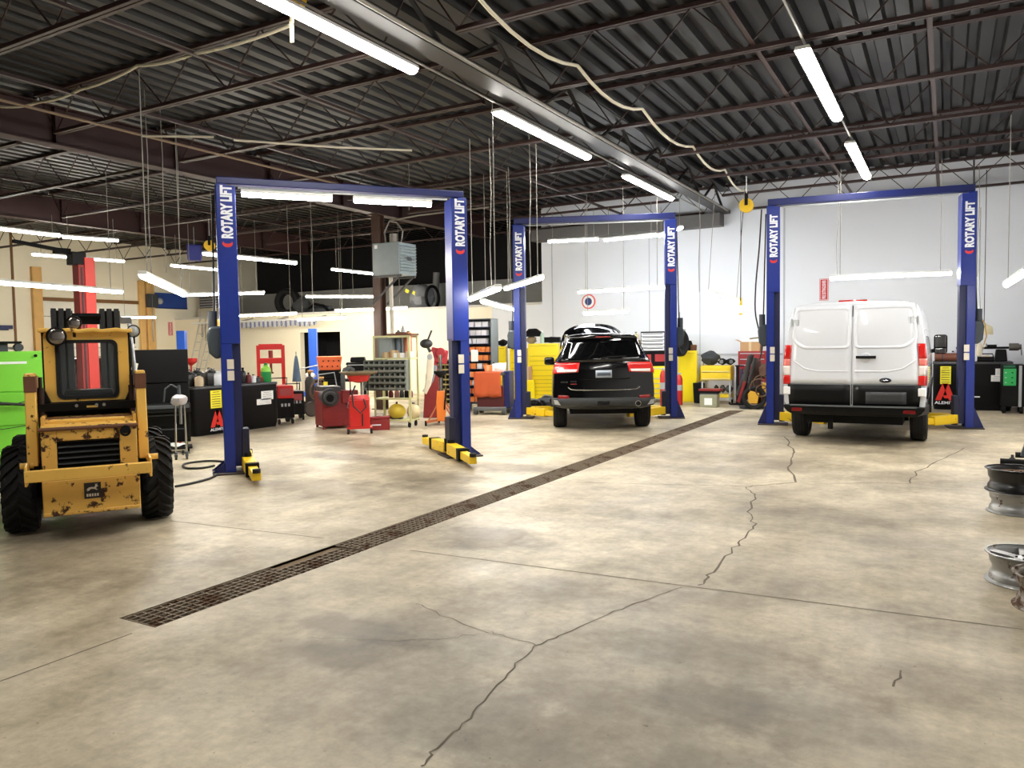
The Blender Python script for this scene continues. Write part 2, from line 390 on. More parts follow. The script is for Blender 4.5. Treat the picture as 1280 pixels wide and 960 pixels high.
# ------------------------------------------------------------------ roof steel
GIRD = mat('girder oxide', (46,20,18), .6, var=.2, scale=2)
def girder(nm, X, y0, y1, zb, zt, w, m, label):
    b = B(); b.bx(X-w/2,y0,zb,X+w/2,y1,zb+.02); b.bx(X-w/2,y0,zt-.02,X+w/2,y1,zt); b.bx(X-.008,y0,zb+.02,X+.008,y1,zt-.02)
    y = y0+1
    while y < y1-.5: b.bx(X-w/2+.02,y-.005,zb+.02,X+w/2-.02,y+.005,zt-.02); y += 2.15
    return one(nm, b, m, label, 'beam', smooth=0)
girder('roof_girder', -12.0, YF+.1, YB, 4.7, ZD-.12, .24, GIRD, 'dark red steel girder carried by the brown column')
GG = mat('girder grey',(36,33,30),.5,metal=.2)
t = thing('roof_girder', 'grey open web roof girder above the long row of lamps', 'beam', (-4.9, 0, 0))
b = B(); b.bx(-.13,YF+.1,4.72,.13,YB-.1,4.735); b.bx(-.13,YF+.1,4.735,-.115,YB-.1,4.80); b.bx(.115,YF+.1,4.735,.13,YB-.1,4.80); obj('bottom_tray', b, GG, t, smooth=0)
b = B(); b.bx(-.11,YF+.1,ZD-.14,.11,YB-.1,ZD-.12); obj('top_chord', b, GG, t, smooth=0)
b = B(); n = 26; st = (YB-YF-.4)/n
for k in range(n): b.bar((0,YF+.2+k*st,4.74 if k % 2 == 0 else ZD-.13),(0,YF+.2+(k+1)*st,ZD-.13 if k % 2 == 0 else 4.74),.05,.03)
obj('web', b, GG, t, smooth=0)
girder('roof_girder', -19.2, YF+.1, YB, 4.7, ZD-.12, .22, GIRD, 'dark roof girder nearest the garage door wall')
JOI = mat('joist oxide', (52,33,30), .55, var=.25, scale=2)
def joist(x0, x1, Y, label, grp):
    t = thing('roof_joist', label, 'joist', ((x0+x1)/2, Y, ZJ), group=grp); Lh = (x1-x0)/2; h = ZD-ZJ-.01
    b = B(); b.bx(-Lh,-.055,h-.05,Lh,-.008,h); b.bx(-Lh,.008,h-.05,Lh,.055,h); obj('top_chord', b, JOI, t, smooth=0)
    e = Lh-.45; b = B(); b.bx(-e,-.05,0,e,-.008,.045); b.bx(-e,.008,0,e,.05,.045); obj('bottom_chord', b, JOI, t, smooth=0)
    b = B(); n = max(4, round(2*e/.62)); n += n % 2; st = 2*e/n
    pts = [(-Lh+.05,h-.05)]+[(-e+k*st, .03 if k % 2 == 0 else h-.03) for k in range(n+1)]+[(Lh-.05,h-.05)]
    for p, q in zip(pts[:-1], pts[1:]): b.bar((p[0],0,p[1]),(q[0],0,q[1]),.016,.016)
    obj('web', b, JOI, t, smooth=0)
ordn = 'first second third fourth fifth sixth seventh eighth ninth tenth'.split()
JY = [19.55-2.13*k for k in range(9)]
for nm, x0, x1, cnt in (('over the white van bay',-4.85,XR-.02,7),('over the middle bay',-11.95,-4.95,8),('over the yellow loader bay',-19.1,-12.05,7),('beside the garage door wall',XL+.02,-19.3,5)):
    for k in range(cnt):
        joist(x0, x1, JY[k]-.0, '%s open web roof joist from the back wall, %s' % (ordn[k], nm), 'roof joists')
# bridging angles and conduits running along the roof
GALV = mat('galvanised conduit', (140,135,126), .45, metal=.35)
def conduit(pts, r, label, m=GALV, nm='conduit', cat='conduit', n=8):
    b = B(); b.tube(pts, r, n); return one(nm, b, m, label, cat)
for X, lb in ((-1.9,'rusty bridging angle beside the nearest right hand lamp row'),(-.2,'rusty bridging angle close to the right wall side of roof'),(-7.3,'rusty bridging angle west of the long lamp row'),(-9.7,'rusty bridging angle between long lamp row and red girder'),(-15.5,'rusty bridging angle over the loader bay')):
    b = B(); b.bx(X-.03,3,ZJ+.05,X+.03,YB-.3,ZJ+.058); b.bx(X-.03,3,ZJ+.05,X-.022,YB-.3,ZJ+.11); one('bridging_angle', b, JOI, lb.replace('west of','left of').replace('left of','on the red girder side of').replace('right hand ','').replace('right wall side of roof','white van end of roof').replace('close to the white','over the white'), 'bridging', smooth=0)
conduit([(-5.18,-2,4.71),(-5.18,19,4.71)], .014, 'thin straight conduit carrying the long row of lamps')
conduit([(-4.66,2,4.69),(-4.66,19,4.69)], .022, 'silver conduit clipped along the grey roof girder')
conduit([(-1.36,-2,4.71),(-1.36,17.2,4.71)], .014, 'thin conduit carrying the two lamps over the van bay')
conduit([(-10.4,5.0,4.72),(-10.4,12.2,4.72)], .02, 'tan pipe under the joists beside the red girder', mat('tan pipe',(120,100,78),.6), nm='hanging_pipe')
conduit([(-8.1,3.6,5.2),(-8.1,7.9,5.2)], .02, 'pale pipe high under the deck beside the nearest lamp', nm='hanging_pipe')
conduit([G(178,170,4.6),G(267,171,4.6)], .016, 'short pale tube hung on cords beside the nearest blue lift', WCABLE, 'hanging_tube', 'tube')
conduit([G(292,175,4.6),G(420,184,4.6),G(515,188,4.6)], .016, 'long pale tube hung above the nearest blue lift', WCABLE, 'hanging_tube', 'tube')
def sag(pts, s, k=6):
    o = []
    for a, c in zip(pts[:-1], pts[1:]):
        for i in range(k):
            t = i/k; q = a.lerp(c, t); q.z -= s*4*t*(1-t); o.append(q)
    return o+[pts[-1]]
conduit(sag([G(585,-18,4.83),G(722,82,4.83),G(803,136,4.83),G(866,183,4.83),G(906,212,4.83),G(934,237,4.83)], .16), .02, 'thick white cable sagging from joist to joist', mat('white cable',(214,206,184),.6), 'cable', 'cable')
conduit(sag([G(0,133,4.84),G(48,128,4.84),G(100,112,4.84),G(172,82,4.84),G(240,68,4.84),G(362,32,4.84)], .03), .018, 'pale cable lying along a joist above the loader', mat('white cable',(214,206,184),.6), 'cable', 'cable')

# brown column with its base
b = B(); X, Y = -12.0, 14.75
b.bx(X-.11,Y-.11,0,X+.11,Y-.095,4.7); b.bx(X-.11,Y+.095,0,X+.11,Y+.11,4.7); b.bx(X-.008,Y-.1,0,X+.008,Y+.1,4.7); b.bx(X-.18,Y-.18,0,X+.18,Y+.18,.02); b.bx(X-.18,Y-.18,4.68,X+.18,Y+.18,4.7)
tag(obj('column', b, mat('column brown',(84,62,52),.55), smooth=0), 'brown steel column behind the grey bolt bin rack', 'column')

# ------------------------------------------------------------------ lamps
LWARM = (1,.93,.80); LCOOL = (.90,.95,1.0); LNEU = (1,.965,.90)
HOUS = mat('lamp housing', (226,226,222), .4)
def lensmat(nm, c, s):
    return mat(nm, (250,250,250), .4, var=0, emis=c+(s,))
E0 = 46
LM = {'w':lensmat('warm lamp lens',LWARM,E0*1.45),'c':lensmat('cool lamp lens',LCOOL,E0*.85),'n':lensmat('neutral lamp lens',LNEU,E0)}
def lamp(P, Q, label, kind='w', w=.085, hang=None, group=None, chain=True):
    P, Q = Vector(P), Vector(Q); d = Q-P; L = d.length
    t = thing('strip_lamp', label, 'lamp', (P+Q)/2, math.atan2(d.y,d.x), group)
    t.rotation_euler = (0, -math.asin(d.z/L), math.atan2(d.y,d.x))
    h = L/2
    b = B(); b.prism([(-w*.62,.0),(w*.62,.0),(w*.5,.04),(-w*.5,.04)], -h, h, 'x'); obj('housing', b, HOUS, t, bevel=.004)
    b = B(); pr = [(w*.5*math.cos(a), -.05*math.sin(a)) for a in [PI*k/6 for k in range(7)]]
    b.prism([(u, v-.001) for u, v in pr], -h+.01, h-.01, 'x'); obj('lens', b, LM[kind], t, smooth=50)
    if hang:
        for s in (-.82,.82):
            b = B(); b.cyl((s*h,0,.04),(s*h,0,hang-(P.z+Q.z)/2), .006, n=6); obj('hanger', b, mat('hanger wire',(140,136,128),.5,metal=.3), t)
    return t
# long row by the grey girder (over the drain) and the row over the van bay
yy = [(4.3,7.05),(8.85,11.8),(13.5,16.2)]; nn = ('nearest','middle','farthest')
for k, (a, c) in enumerate(yy):
    lamp((-5.18,a,4.6),(-5.18,c,4.6), '%s lamp of the long row under the grey roof girder' % nn[k], 'n', .14, 4.69, 'lamps of the long row')
for k, (a, c) in enumerate(((8.7,11.65),(13.25,16.2))):
    lamp((-1.36,a,4.6),(-1.36,c,4.6), ('nearer','farther')[k]+' lamp of the pair along the roof over the white van', 'n', .14, 4.69, 'lamps over the van bay')
lamp((-5.18,-.6,4.6),(-5.18,2.15,4.6), 'unseen lamp added to the long row to light the near floor', 'n', .14, 4.69, 'lamps of the long row')  # unseen, added past the upper edge to brighten the near floor
# both rows get an unseen extra lamp, added to brighten the near floor
lamp((-1.36,3.9,4.6),(-1.36,6.65,4.6), 'unseen lamp added before the van bay pair to light near floor', 'n', .14, 4.69, 'lamps over the van bay')
def plamp(p, q, z, label, kind='w', w=.085, z2=None, hang=4.75, **k):
    z2 = z if z2 is None else z2
    return lamp(G(p[0],p[1],z), G(q[0],q[1],z2), label, kind, w, hang, 'hung strip lamps')
plamp((-40,280),(75,294),4.3,'tube lamp farthest left under the roof, above the red lift','n')
plamp((78,295),(148,300),4.25,'short tube lamp end to end with the topmost tube lamp above the red lift','n')
plamp((40,317),(155,326),4.11,'tube lamp hung right behind the head of the red lift post')
plamp((-30,349.5),(152,364),2.63,'long low tube lamp in front of the red lift post')
plamp((152,396),(195,396),2.66,'short tube lamp low beside the garage door')
plamp((178,343),(230,367),2.40,'slanting tube lamp over the yellow loader, meeting another at its far end','n')
plamp((229,368),(330,365),2.95,'low level tube lamp behind the nearest blue lift post','n')
plamp((214,331),(278,337),3.9,'tube lamp left of the nearest blue post and below the yellow reel')
plamp((254,316),(370,328),3.49,'tube lamp passing behind the nearest blue post below its lettering')
plamp((415,336),(471,342),3.85,'tube lamp touching the brown column beside the grey heater')
plamp((382,370),(475,370),2.95,'bright level tube lamp in front of the dark loft')
plamp((420,388),(508,384),2.55,'low tube lamp crossing behind the brown column')
plamp((297,394),(370,391),2.59,'tube lamp over the row of belts on the rail')
plamp((373,399),(431,396),2.25,'tube lamp over the blue post by the dark doorway')
plamp((588,373),(623,359),2.29,'tilted tube lamp emerging behind the far post of nearest lift','n')
plamp((603,376),(642,386),2.36,'small tube lamp sloping down towards the parts cabinet','n')
plamp((632,360),(677,346),2.61,'tube lamp crossing in front of the post left of the black car','n')
plamp((685,301),(748,298),4.05,'high wall lamp left of the pair above the round sign','c')
plamp((755,299),(820,293),4.0,'high wall lamp right of the pair above the round sign','c')
plamp((824,294),(852,284),4.1,'short high lamp behind the lettered post right of the black car','c')
plamp((723,364),(832,358),2.72,'long lamp just above the round red and white sign','c')
plamp((730,391),(785,388),2.2,'lower bright bar just below the round red and white sign','c')  # emissive bar, same build as the strip lamps
lamp(PD(882,363,17.4), PD(925,375,15.6), 'tilted lamp with a yellow drop light hanging at its end', 'c', .085, 4.75, 'hung strip lamps')
plamp((1037,347),(1190,340),2.72,'long level lamp above the roof of the white van','n')
plamp((1258,355),(1285,337),2.33,'tilted lamp at the right edge above the green cart','n')
# ------------------------------------------------------------------ drain grating
GRT = mat('grating iron', (126,110,90), .65, metal=.2, var=.25, scale=5, rust=(98,72,50), rth=.52, rsc=4)
def grate_mesh(w, L):
    b = B(); n = max(4, round(w/.055))
    for k in range(n+1):
        x = -w/2+.005+k*(w-.01)/n; b.bx(x-.005,-L/2,-.03,x+.005,L/2,0)
    m = round(L/.06)
    for k in range(m+1):
        y = -L/2+.004+k*(L-.008)/m; b.bx(-w/2,y-.004,-.02,w/2,y+.004,-.001)
    return b
ycur = SY0+.01; k = 0
lens_ = [1.14,.66,1.24]+[1.145]*10
gl = ['nearest floor grate, at the near end of the drain','short floor grate sitting skewed in the drain, second from near end','third floor grate from the near end of the drain']
cnt = ['fourth','fifth','sixth','seventh','eighth','ninth','tenth','eleventh','twelfth','thirteenth']
std = None
for k, Lg in enumerate(lens_):
    if ycur+Lg > SY1: Lg = SY1-ycur
    w = .24 if k == 1 else .315
    lb = gl[k] if k < 3 else '%s floor grate from the near end of the drain' % cnt[k-3]
    if k <= 3 or abs(Lg-1.145) > .01:
        o = obj('drain_grate', grate_mesh(w, Lg-.012), GRT, smooth=0)
        if k == 3: std = o
    else:
        o = std.copy(); COL.objects.link(o)
    o.location = ((SX0+SX1)/2+(.035 if k == 1 else 0), ycur+Lg/2, -.004 if k != 1 else -.012); o.rotation_euler = (0,0,.01 if k == 1 else 0)
    tag(o, lb, 'grate', 'drain grates'); ycur += Lg

# ------------------------------------------------------------------ two post lifts
LETW = mat('lettering white', (236,238,244), .5, var=0)
LETR = mat('mark red', (206,44,40), .5, var=0)
def fit(txt, length, height, bold=.02, depth=.002):
    b = B(); b.text(txt, 1, Matrix(), depth=depth, bold=bold)
    xs = [v.co.x for v in b.bm.verts]; ys_ = [v.co.y for v in b.bm.verts]
    sx = length/(max(xs)-min(xs)); sy = height/(max(ys_)-min(ys_)); cx = (max(xs)+min(xs))/2; cy = (max(ys_)+min(ys_))/2
    b.xf(Matrix.Diagonal((sx,sy,1,1)) @ Matrix.Translation((-cx,-cy,0))); return b
VERT = Matrix(((0,-1,0,0),(0,0,-1,0),(1,0,0,0),(0,0,0,1)))      # text x->z, y->-x, faces -y
FRONT = Matrix(((1,0,0,0),(0,0,-1,0),(0,1,0,0),(0,0,0,1)))       # text x->x, y->z, faces -y
STK = mat('sticker', (214,206,190), .5)
def lift(name, PL, PR, Hh, label, tz, tl, arms='under', cover=1.45, beam='top', units=(1,1)):
    PL, PR = Vector((PL.x,PL.y,0)), Vector((PR.x,PR.y,0)); d = PR-PL; W = d.length
    t = thing(name, label, 'car lift', (PL+PR)/2, math.atan2(d.y,d.x), 'blue two post car lifts')
    for s in (-1,1):
        X = s*W/2; b = B(); o = X+s*.115; i0 = X-s*.015; i1 = X-s*.115
        def bb(b, xa, y0, z0, xb, y1, z1): b.bx(min(xa,xb),y0,z0,max(xa,xb),y1,z1)
        bb(b, o, -.15, .02, o-s*.012, .15, Hh); bb(b, o, -.15, .02, i0, -.138, Hh); bb(b, o, .138, .02, i0, .15, Hh)
        bb(b, i0+s*.01, -.15, .02, i0, -.10, Hh); bb(b, i0+s*.01, .10, .02, i0, .15, Hh)
        c = obj('lift_column', b, BLUE, t, bevel=.006)
        b = B(); bb(b, i0+s*.02, -.085, .08, i1, .085, Hh-cover+.03); obj('carriage_track', b, mat('track navy',(14,22,70),.5), t, smooth=0)
        b = B(); bb(b, o-s*.004, -.156, Hh-cover, i1, .156, Hh-.02); cv = obj('column_cover', b, BLUE, t, bevel=.008)
        b = fit('ROTARY LIFT', tl, .14, .05); b.xf(Matrix.Translation((X+.006,-.158,tz+tl/2+.06)) @ VERT); obj('lettering', b, LETW, cv, smooth=0)
        b = B(); arc = [(X+.006+.062*math.cos(a), tz+.02+.05*math.sin(a)-.02) for a in [PI+PI*k/10 for k in range(11)]]
        arc2 = [(X+.006+.05*math.cos(a), tz+.028+.03*math.sin(a)-.005) for a in [PI+PI*k/10 for k in range(11)]]
        b.prism(arc+arc2[::-1], -.160, -.156, 'y'); obj('arc_mark', b, LETR, cv, smooth=0)
        b = B(); b.bx(X-s*.0-.26,-.24,0,X+.26,.24,.02); obj('base_plate', b, mat('base plate',(60,52,50),.6,metal=.2), t, bevel=.004)
        for y in (-.13,.115): b = B(); b.prism([(o,.02),(o+s*.15,.02),(o,.14 if arms == 'fold' else .38)], y, y+.015, 'y'); obj('gusset', b, BLUED, t, smooth=0)
        b = B(); bb(b, i1+s*.02, -.11, .13, i1-s*.07, .11, .55); obj('carriage', b, mat('carriage navy',(10,16,48),.5), t, bevel=.008)
        b = B(); b.bx(X-.05,-.159,1.30,X+.03,-.156,1.42); b.bx(X-.05,-.159,1.16,X+.03,-.156,1.28); obj('sticker', b, STK, c, smooth=0)
        if units[(s+1)//2]:
            b = B(); b.prism([(-.05,-.16),(.05,-.20),(.13,-.12),(.15,.1),(.12,.2),(-.05,.22)], -.11, .11, 'y', Matrix.Translation((o+s*.005,0.05,1.62)) @ Matrix.Diagonal((s,1,1,1)))
            pu = obj('power_unit', b, mat('slate plastic',(52,60,66),.5), t, bevel=.03, seg=3)
            b = B(); b.cyl((o+s*.08,.05,1.80),(o+s*.08,.05,2.02),.055,n=14); obj('motor', b, DGR, pu)
            b = B(); b.tube([(o+s*.06,.09,2.0),(o+s*.05,.13,2.4),(o+s*.04,.13,3.0),(o+s*.02,.13,Hh-.1)], .012); obj('hydraulic_hose', b, CABLE, t)
        ax = i1-s*.04
        for q in (-1,1):
            if arms == 'fold': e = Vector((ax-s*.04, q*1.12, .1)); st = Vector((ax,q*.08,.12))
            else: e = Vector((ax-s*.72, q*.62, .13)); st = Vector((ax,q*.06,.16))
            m_ = st.lerp(e,.55)
            b = B(); b.bar(st, m_, .14, .15); a = obj('swing_arm', b, YEL, t, bevel=.008)
            b = B(); b.bar(m_-(m_-st).normalized()*.1, e, .10, .10); obj('arm_extension', b, YEL, a, bevel=.005)
            b = B(); b.cyl((st.x,st.y,.06),(st.x,st.y,.24),.05,n=14); obj('arm_pivot', b, BLKM, a)
            b = B(); b.cyl((e.x,e.y,e.z+.04),(e.x,e.y,e.z+.085),.045,n=16); obj('lift_pad', b, RUB, a)
            if arms == 'fold': b = B(); b.bar(m_-Vector((0,.05*q,0)), m_+Vector((0,.05*q,0)), .155, .165); obj('arm_sleeve', b, BLKM, a, bevel=.004)
    b = B()
    zt = Hh+.06 if beam == 'top' else Hh-.04
    hb = .045 if arms == 'fold' else .06; b.bx(-W/2-.1,-.07,zt-.045,W/2+.1,.07,zt-.045+2*hb); obj('crossbeam', b, BLUED, t, bevel=.01)
    b = B(); b.cyl((-W/2+.15,-.1,zt-.09),(W/2-.15,-.1,zt-.09),.012,n=8); obj('overhead_cable_bar', b, LGR, t)
    return t, W
def back(p, q, s=.15):
    d = Vector((q.x-p.x,q.y-p.y,0)).normalized(); n = Vector((-d.y,d.x,0)); return p+n*s, q+n*s
p, q = back(G(294,592), G(579.5,571)); L1, W1 = lift('two_post_lift', p, q, 3.56, 'nearest blue two post lift, empty, yellow arms folded on the floor', 2.84, .64, 'fold', 1.95, units=(1,0))
p, q = back(G(651,523.5), G(839.5,523)); L2, W2 = lift('two_post_lift', p, q, 3.98, 'blue two post lift standing around the black car', 2.98, .78, cover=1.3, units=(1,1))
p, q = back(G(966,531), G(1207.5,536)); L3, W3 = lift('two_post_lift', p, q, 3.96, 'blue two post lift standing around the white van', 2.98, .76, cover=1.55, units=(1,1))
# lamps fixed under the nearest lift's crossbeam
for (a, c, lb) in ((.06,.43,'short tube lamp under the left half of nearest lift crossbeam'),(.52,.87,'short tube lamp under the right half of nearest lift crossbeam')):
    P0 = L1.location; th = L1.rotation_euler.z; dx = Vector((math.cos(th),math.sin(th),0)); nrm = Vector((math.sin(th),-math.cos(th),0))
    A = P0+dx*(W1*(a-.5))+nrm*.16; C_ = P0+dx*(W1*(c-.5))+nrm*.16; A.z = C_.z = 3.46
    lamp(A, C_, lb, 'n', .065, 3.52, 'lamps under the lift crossbeam')

# ------------------------------------------------------------------ bare wheels at the right edge
def rim(loc, label, m, spokes=0, rz=0, R=.225, h=.19, tilt=0, disc=None):
    t = thing('bare_wheel', label, 'wheel rim', loc, rz); t.rotation_euler = (tilt,0,rz)
    pr = [(R+.004,0),(R+.006,.006),(R-.004,.014),(R-.016,.018),(R-.02,.05),(R-.024,.056),(R-.036,.075),(R-.036,.10),(R-.022,.125),(R-.018,h-.024),(R-.014,h-.018),(R-.003,h-.012),(R+.006,h-.006),(R+.004,h)]
    pr += [(r-.012, z) for r, z in reversed(pr)]
    b = B(); b.lathe(pr, n=40); obj('barrel', b, m, t, smooth=40)
    z = h*.72; b = B()
    if spokes:
        b.cyl((0,0,z-.02),(0,0,z+.02),.07,n=20)
        for k in range(spokes):
            a = 2*PI*k/spokes; b.bar((.05*math.cos(a),.05*math.sin(a),z+.005),((R-.02)*math.cos(a),(R-.02)*math.sin(a),h-.03),.07,.03)
    else:
        b.lathe([(.035,z-.03),(.035,z-.01),(.09,z),(.12,z+.025),(R-.05,z-.01),(R-.035,z-.04),(R-.05,z-.05),(.1,z-.03)], n=30)
    obj('disc', b, disc or m, t, smooth=40)
    b = B()
    for k in range(5):
        a = 2*PI*k/5+.3; b.cyl((.055*math.cos(a),.055*math.sin(a),z-.02),(.055*math.cos(a),.055*math.sin(a),z+.026),.008,n=8)
    obj('lug_hole', b, BLKM, t)
    return t
RIMS = mat('rim silver', (150,150,148), .35, metal=.6, rust=(96,70,52), rth=.62, rsc=12)
RIMB = mat('rim black', (20,20,21), .3, rust=(80,56,44), rth=.6, rsc=14)
RIMR = mat('rim worn', (128,120,110), .5, metal=.5, rust=(90,66,50), rth=.5, rsc=10)
c = G(1270,640)
rim((c.x,c.y,0), 'silver bare wheel rim under a black one', RIMS, 5)
rim((c.x-.008,c.y+.01,.192), 'black steel wheel rim stacked on a silver one', RIMB, 0, .4, .232, .2, disc=mat('rim rust disc',(110,84,66),.7))
c = G(1283,728); rim((c.x,c.y,0), 'silver alloy rim with open spokes on the floor', RIMS, 5, .3)
c = G(1310,757); rim((c.x+.05,c.y-.04,0), 'rusty steel rim in front of the spoked rim', RIMR, 0, 0, .228, .2)
# engine stand at the right edge
c = G(1284,585)
t = thing('engine_stand', 'dark tubular stand on casters at the right edge above the wheel rims', 'stand', (c.x,c.y,0), rad(0))
b = B(); b.tube([(-.28,-.18,.09),(.5,-.18,.09)], .034, 14); obj('base_tube', b, BLKM, t)
b = B(); b.tube([(-.1,.3,.11),(.5,.3,.11)], .034, 14); b.bar((.3,-.18,.11),(.3,.3,.11),.06,.06); obj('base_tube', b, BLKM, t)
for (x, y) in ((-.13,.30),(-.1,-.16),(.45,-.18),(.45,.3)):
    b = B(); b.cyl((x,y-.02,.04),(x,y+.02,.04),.04,n=14); b.bar((x,y,.05),(x,y,.11),.03,.03); obj('caster', b, DGR, t)
b = B(); b.bar((-.02,.25,.1),(.12,.25,.62),.09,.07); obj('upright', b, mat('slate paint',(70,78,88),.5), t, bevel=.006)
b = B(); b.cyl((.12,.2,.66),(.12,.34,.66),.07,n=16); obj('mounting_head', b, BLKM, t)
# ------------------------------------------------------------------ vehicles
def cr(a, b, c, d, t):
    return .5*((2*b)+(-a+c)*t+(2*a-5*b+4*c-d)*t*t+(-a+3*b-3*c+d)*t**3)
def refine(rows, n):
    o = []
    for i in range(len(rows)-1):
        p0 = rows[max(i-1,0)]; p1 = rows[i]; p2 = rows[i+1]; p3 = rows[min(i+2,len(rows)-1)]
        for k in range(n): o.append([tuple(cr(a,b,c,d,k/n) for a, b, c, d in zip(q0,q1,q2,q3)) for q0,q1,q2,q3 in zip(p0,p1,p2,p3)])
    return o+[rows[-1]]
class Body:
    # stations: list of rows, each a list of (half width, y, z) from the bottom centre to the top centre
    def __init__(s, stations, nl=3, ns=3, crown=.05):
        st = [[tuple(p) for p in zip(*[iter(sum([list(q) for q in R],[]))]*3)] for R in stations]
        st = [[q[0] for q in refine([[p] for p in R], nl)] for R in st]
        s.g = refine(st, ns); s.crown = crown
    def cap(s, i, sg, m=8):
        rows = []
        for (w, y, z) in s.g[i]:
            rows.append([Vector((w*(-1+2*k/m), y-sg*s.crown*(1-(-1+2*k/m)**2)*min(1,w/.5), z)) for k in range(m+1)])
        return rows
    def mesh(s):
        b = B()
        for sd in (-1,1): b.grid([[Vector((sd*w,y,z)) for w, y, z in R] for R in s.g])
        b.grid(s.cap(0,1)); b.grid(s.cap(-1,-1))
        bmesh.ops.remove_doubles(b.bm, verts=b.bm.verts, dist=2e-3)
        return b
    def at(s, u, v):                      # u along stations (0..1), v along levels (0..1)
        a = u*(len(s.g)-1); i = min(int(a), len(s.g)-2); fa = a-i; c = v*(len(s.g[0])-1); j = min(int(c), len(s.g[0])-2); fc = c-j
        P = lambda i, j: Vector(s.g[i][j])
        return P(i,j).lerp(P(i+1,j),fa).lerp(P(i,j+1).lerp(P(i+1,j+1),fa),fc)
    def side(s, u0, u1, v0, v1, sd, off=.006, n=10, m=6, shape=None):
        rows = []
        for k in range(n+1):
            R = []
            for q in range(m+1):
                u = u0+(u1-u0)*k/n; va, vb = shape(k/n) if shape else (v0,v1); v = va+(vb-va)*q/m; p = s.at(u,v)
                e = .01; du = s.at(min(1,u+e),v)-s.at(max(0,u-e),v); dv = s.at(u,min(1,v+e))-s.at(u,max(0,v-e))
                nn = dv.cross(du).normalized()
                if nn.x < 0: nn = -nn
                p = p+nn*off; R.append(Vector((sd*p.x,p.y,p.z)))
            rows.append(R)
        return B().grid(rows)
    def rw(s, z):
        R = s.g[0]
        best = None
        for (w0,y0,z0),(w1,y1,z1) in zip(R[:-1],R[1:]):
            if z0 <= z <= z1 and z1 > z0+1e-6:
                t = (z-z0)/(z1-z0); best = (w0+(w1-w0)*t, y0+(y1-y0)*t)
        return best or (R[-2][0], R[-2][1])
    def rear(s, x, z, off=0):
        w, y = s.rw(z); r = max(-1,min(1,x/w)); yy = y-s.crown*(1-r*r)-off
        if abs(x) > w: x = math.copysign(w+min(off,.01), x)
        return Vector((x, yy, z))
    def rpatch(s, poly, off=.008, n=8, m=6):
        # poly: four corners bl, br, tr, tl in (x, z)
        bl, br, tr, tl = [Vector((p[0],p[1],0)) for p in poly]; rows = []
        for k in range(m+1):
            a = bl.lerp(tl,k/m); c = br.lerp(tr,k/m); rows.append([s.rear(a.lerp(c,q/n).x, a.lerp(c,q/n).y, off) for q in range(n+1)])
        return B().grid(rows)
def wheel(t, x, y, R, w, rimm, spokes=5):
    sd = 1 if x > 0 else -1
    a = tag(link('wheel', None, t)); a.location = (x,y,R)
    h = w/2; b = B(); b.lathe([(R*.62,-h*.9),(R*.8,-h),(R*.93,-h*.96),(R*.99,-h*.72),(R,-h*.3),(R,h*.3),(R*.99,h*.72),(R*.93,h*.96),(R*.8,h),(R*.62,h*.9),(R*.6,0),(R*.62,-h*.9)], axis='x', n=44)
    for k in (-.45,-.15,.15,.45): b.torus((h*k*1.2,0,0), R*.995, .006, 'x', 44, 4)
    obj('tyre', b, RUB, a)
    b = B(); b.lathe([(R*.62,-h*.85),(R*.58,-h*.3),(R*.58,h*.4),(R*.62,h*.85)], axis='x', n=36)
    b.cyl((sd*h*.3,0,0),(sd*h*.6,0,0),R*.2,n=20)
    for k in range(spokes):
        g = 2*PI*k/spokes; b.bar((sd*h*.55,.1*R*math.cos(g),.1*R*math.sin(g)),(sd*h*.7,R*.6*math.cos(g),R*.6*math.sin(g)),R*.16,.03)
    b.cyl((0,0,0),(sd*h*.2,0,0),R*.56,n=30)
    obj('alloy_rim', b, rimm, a)
CARB = mat('black car paint', (4,4,5), .14, var=.0, coat=.5, spec=.35)
CARG = mat('dark tinted glass', (6,7,8), .05, var=0, spec=.7)
CLAD = mat('grey cladding', (44,46,48), .55)
LENSR = mat('red lamp lens', (196,24,20), .15, var=.05, coat=.6)
LENSD = mat('deep red reflector', (120,12,14), .25)
LENSW = mat('clear lamp lens', (226,214,210), .15, coat=.6)
RIMA = mat('alloy', (120,122,124), .3, metal=.8)

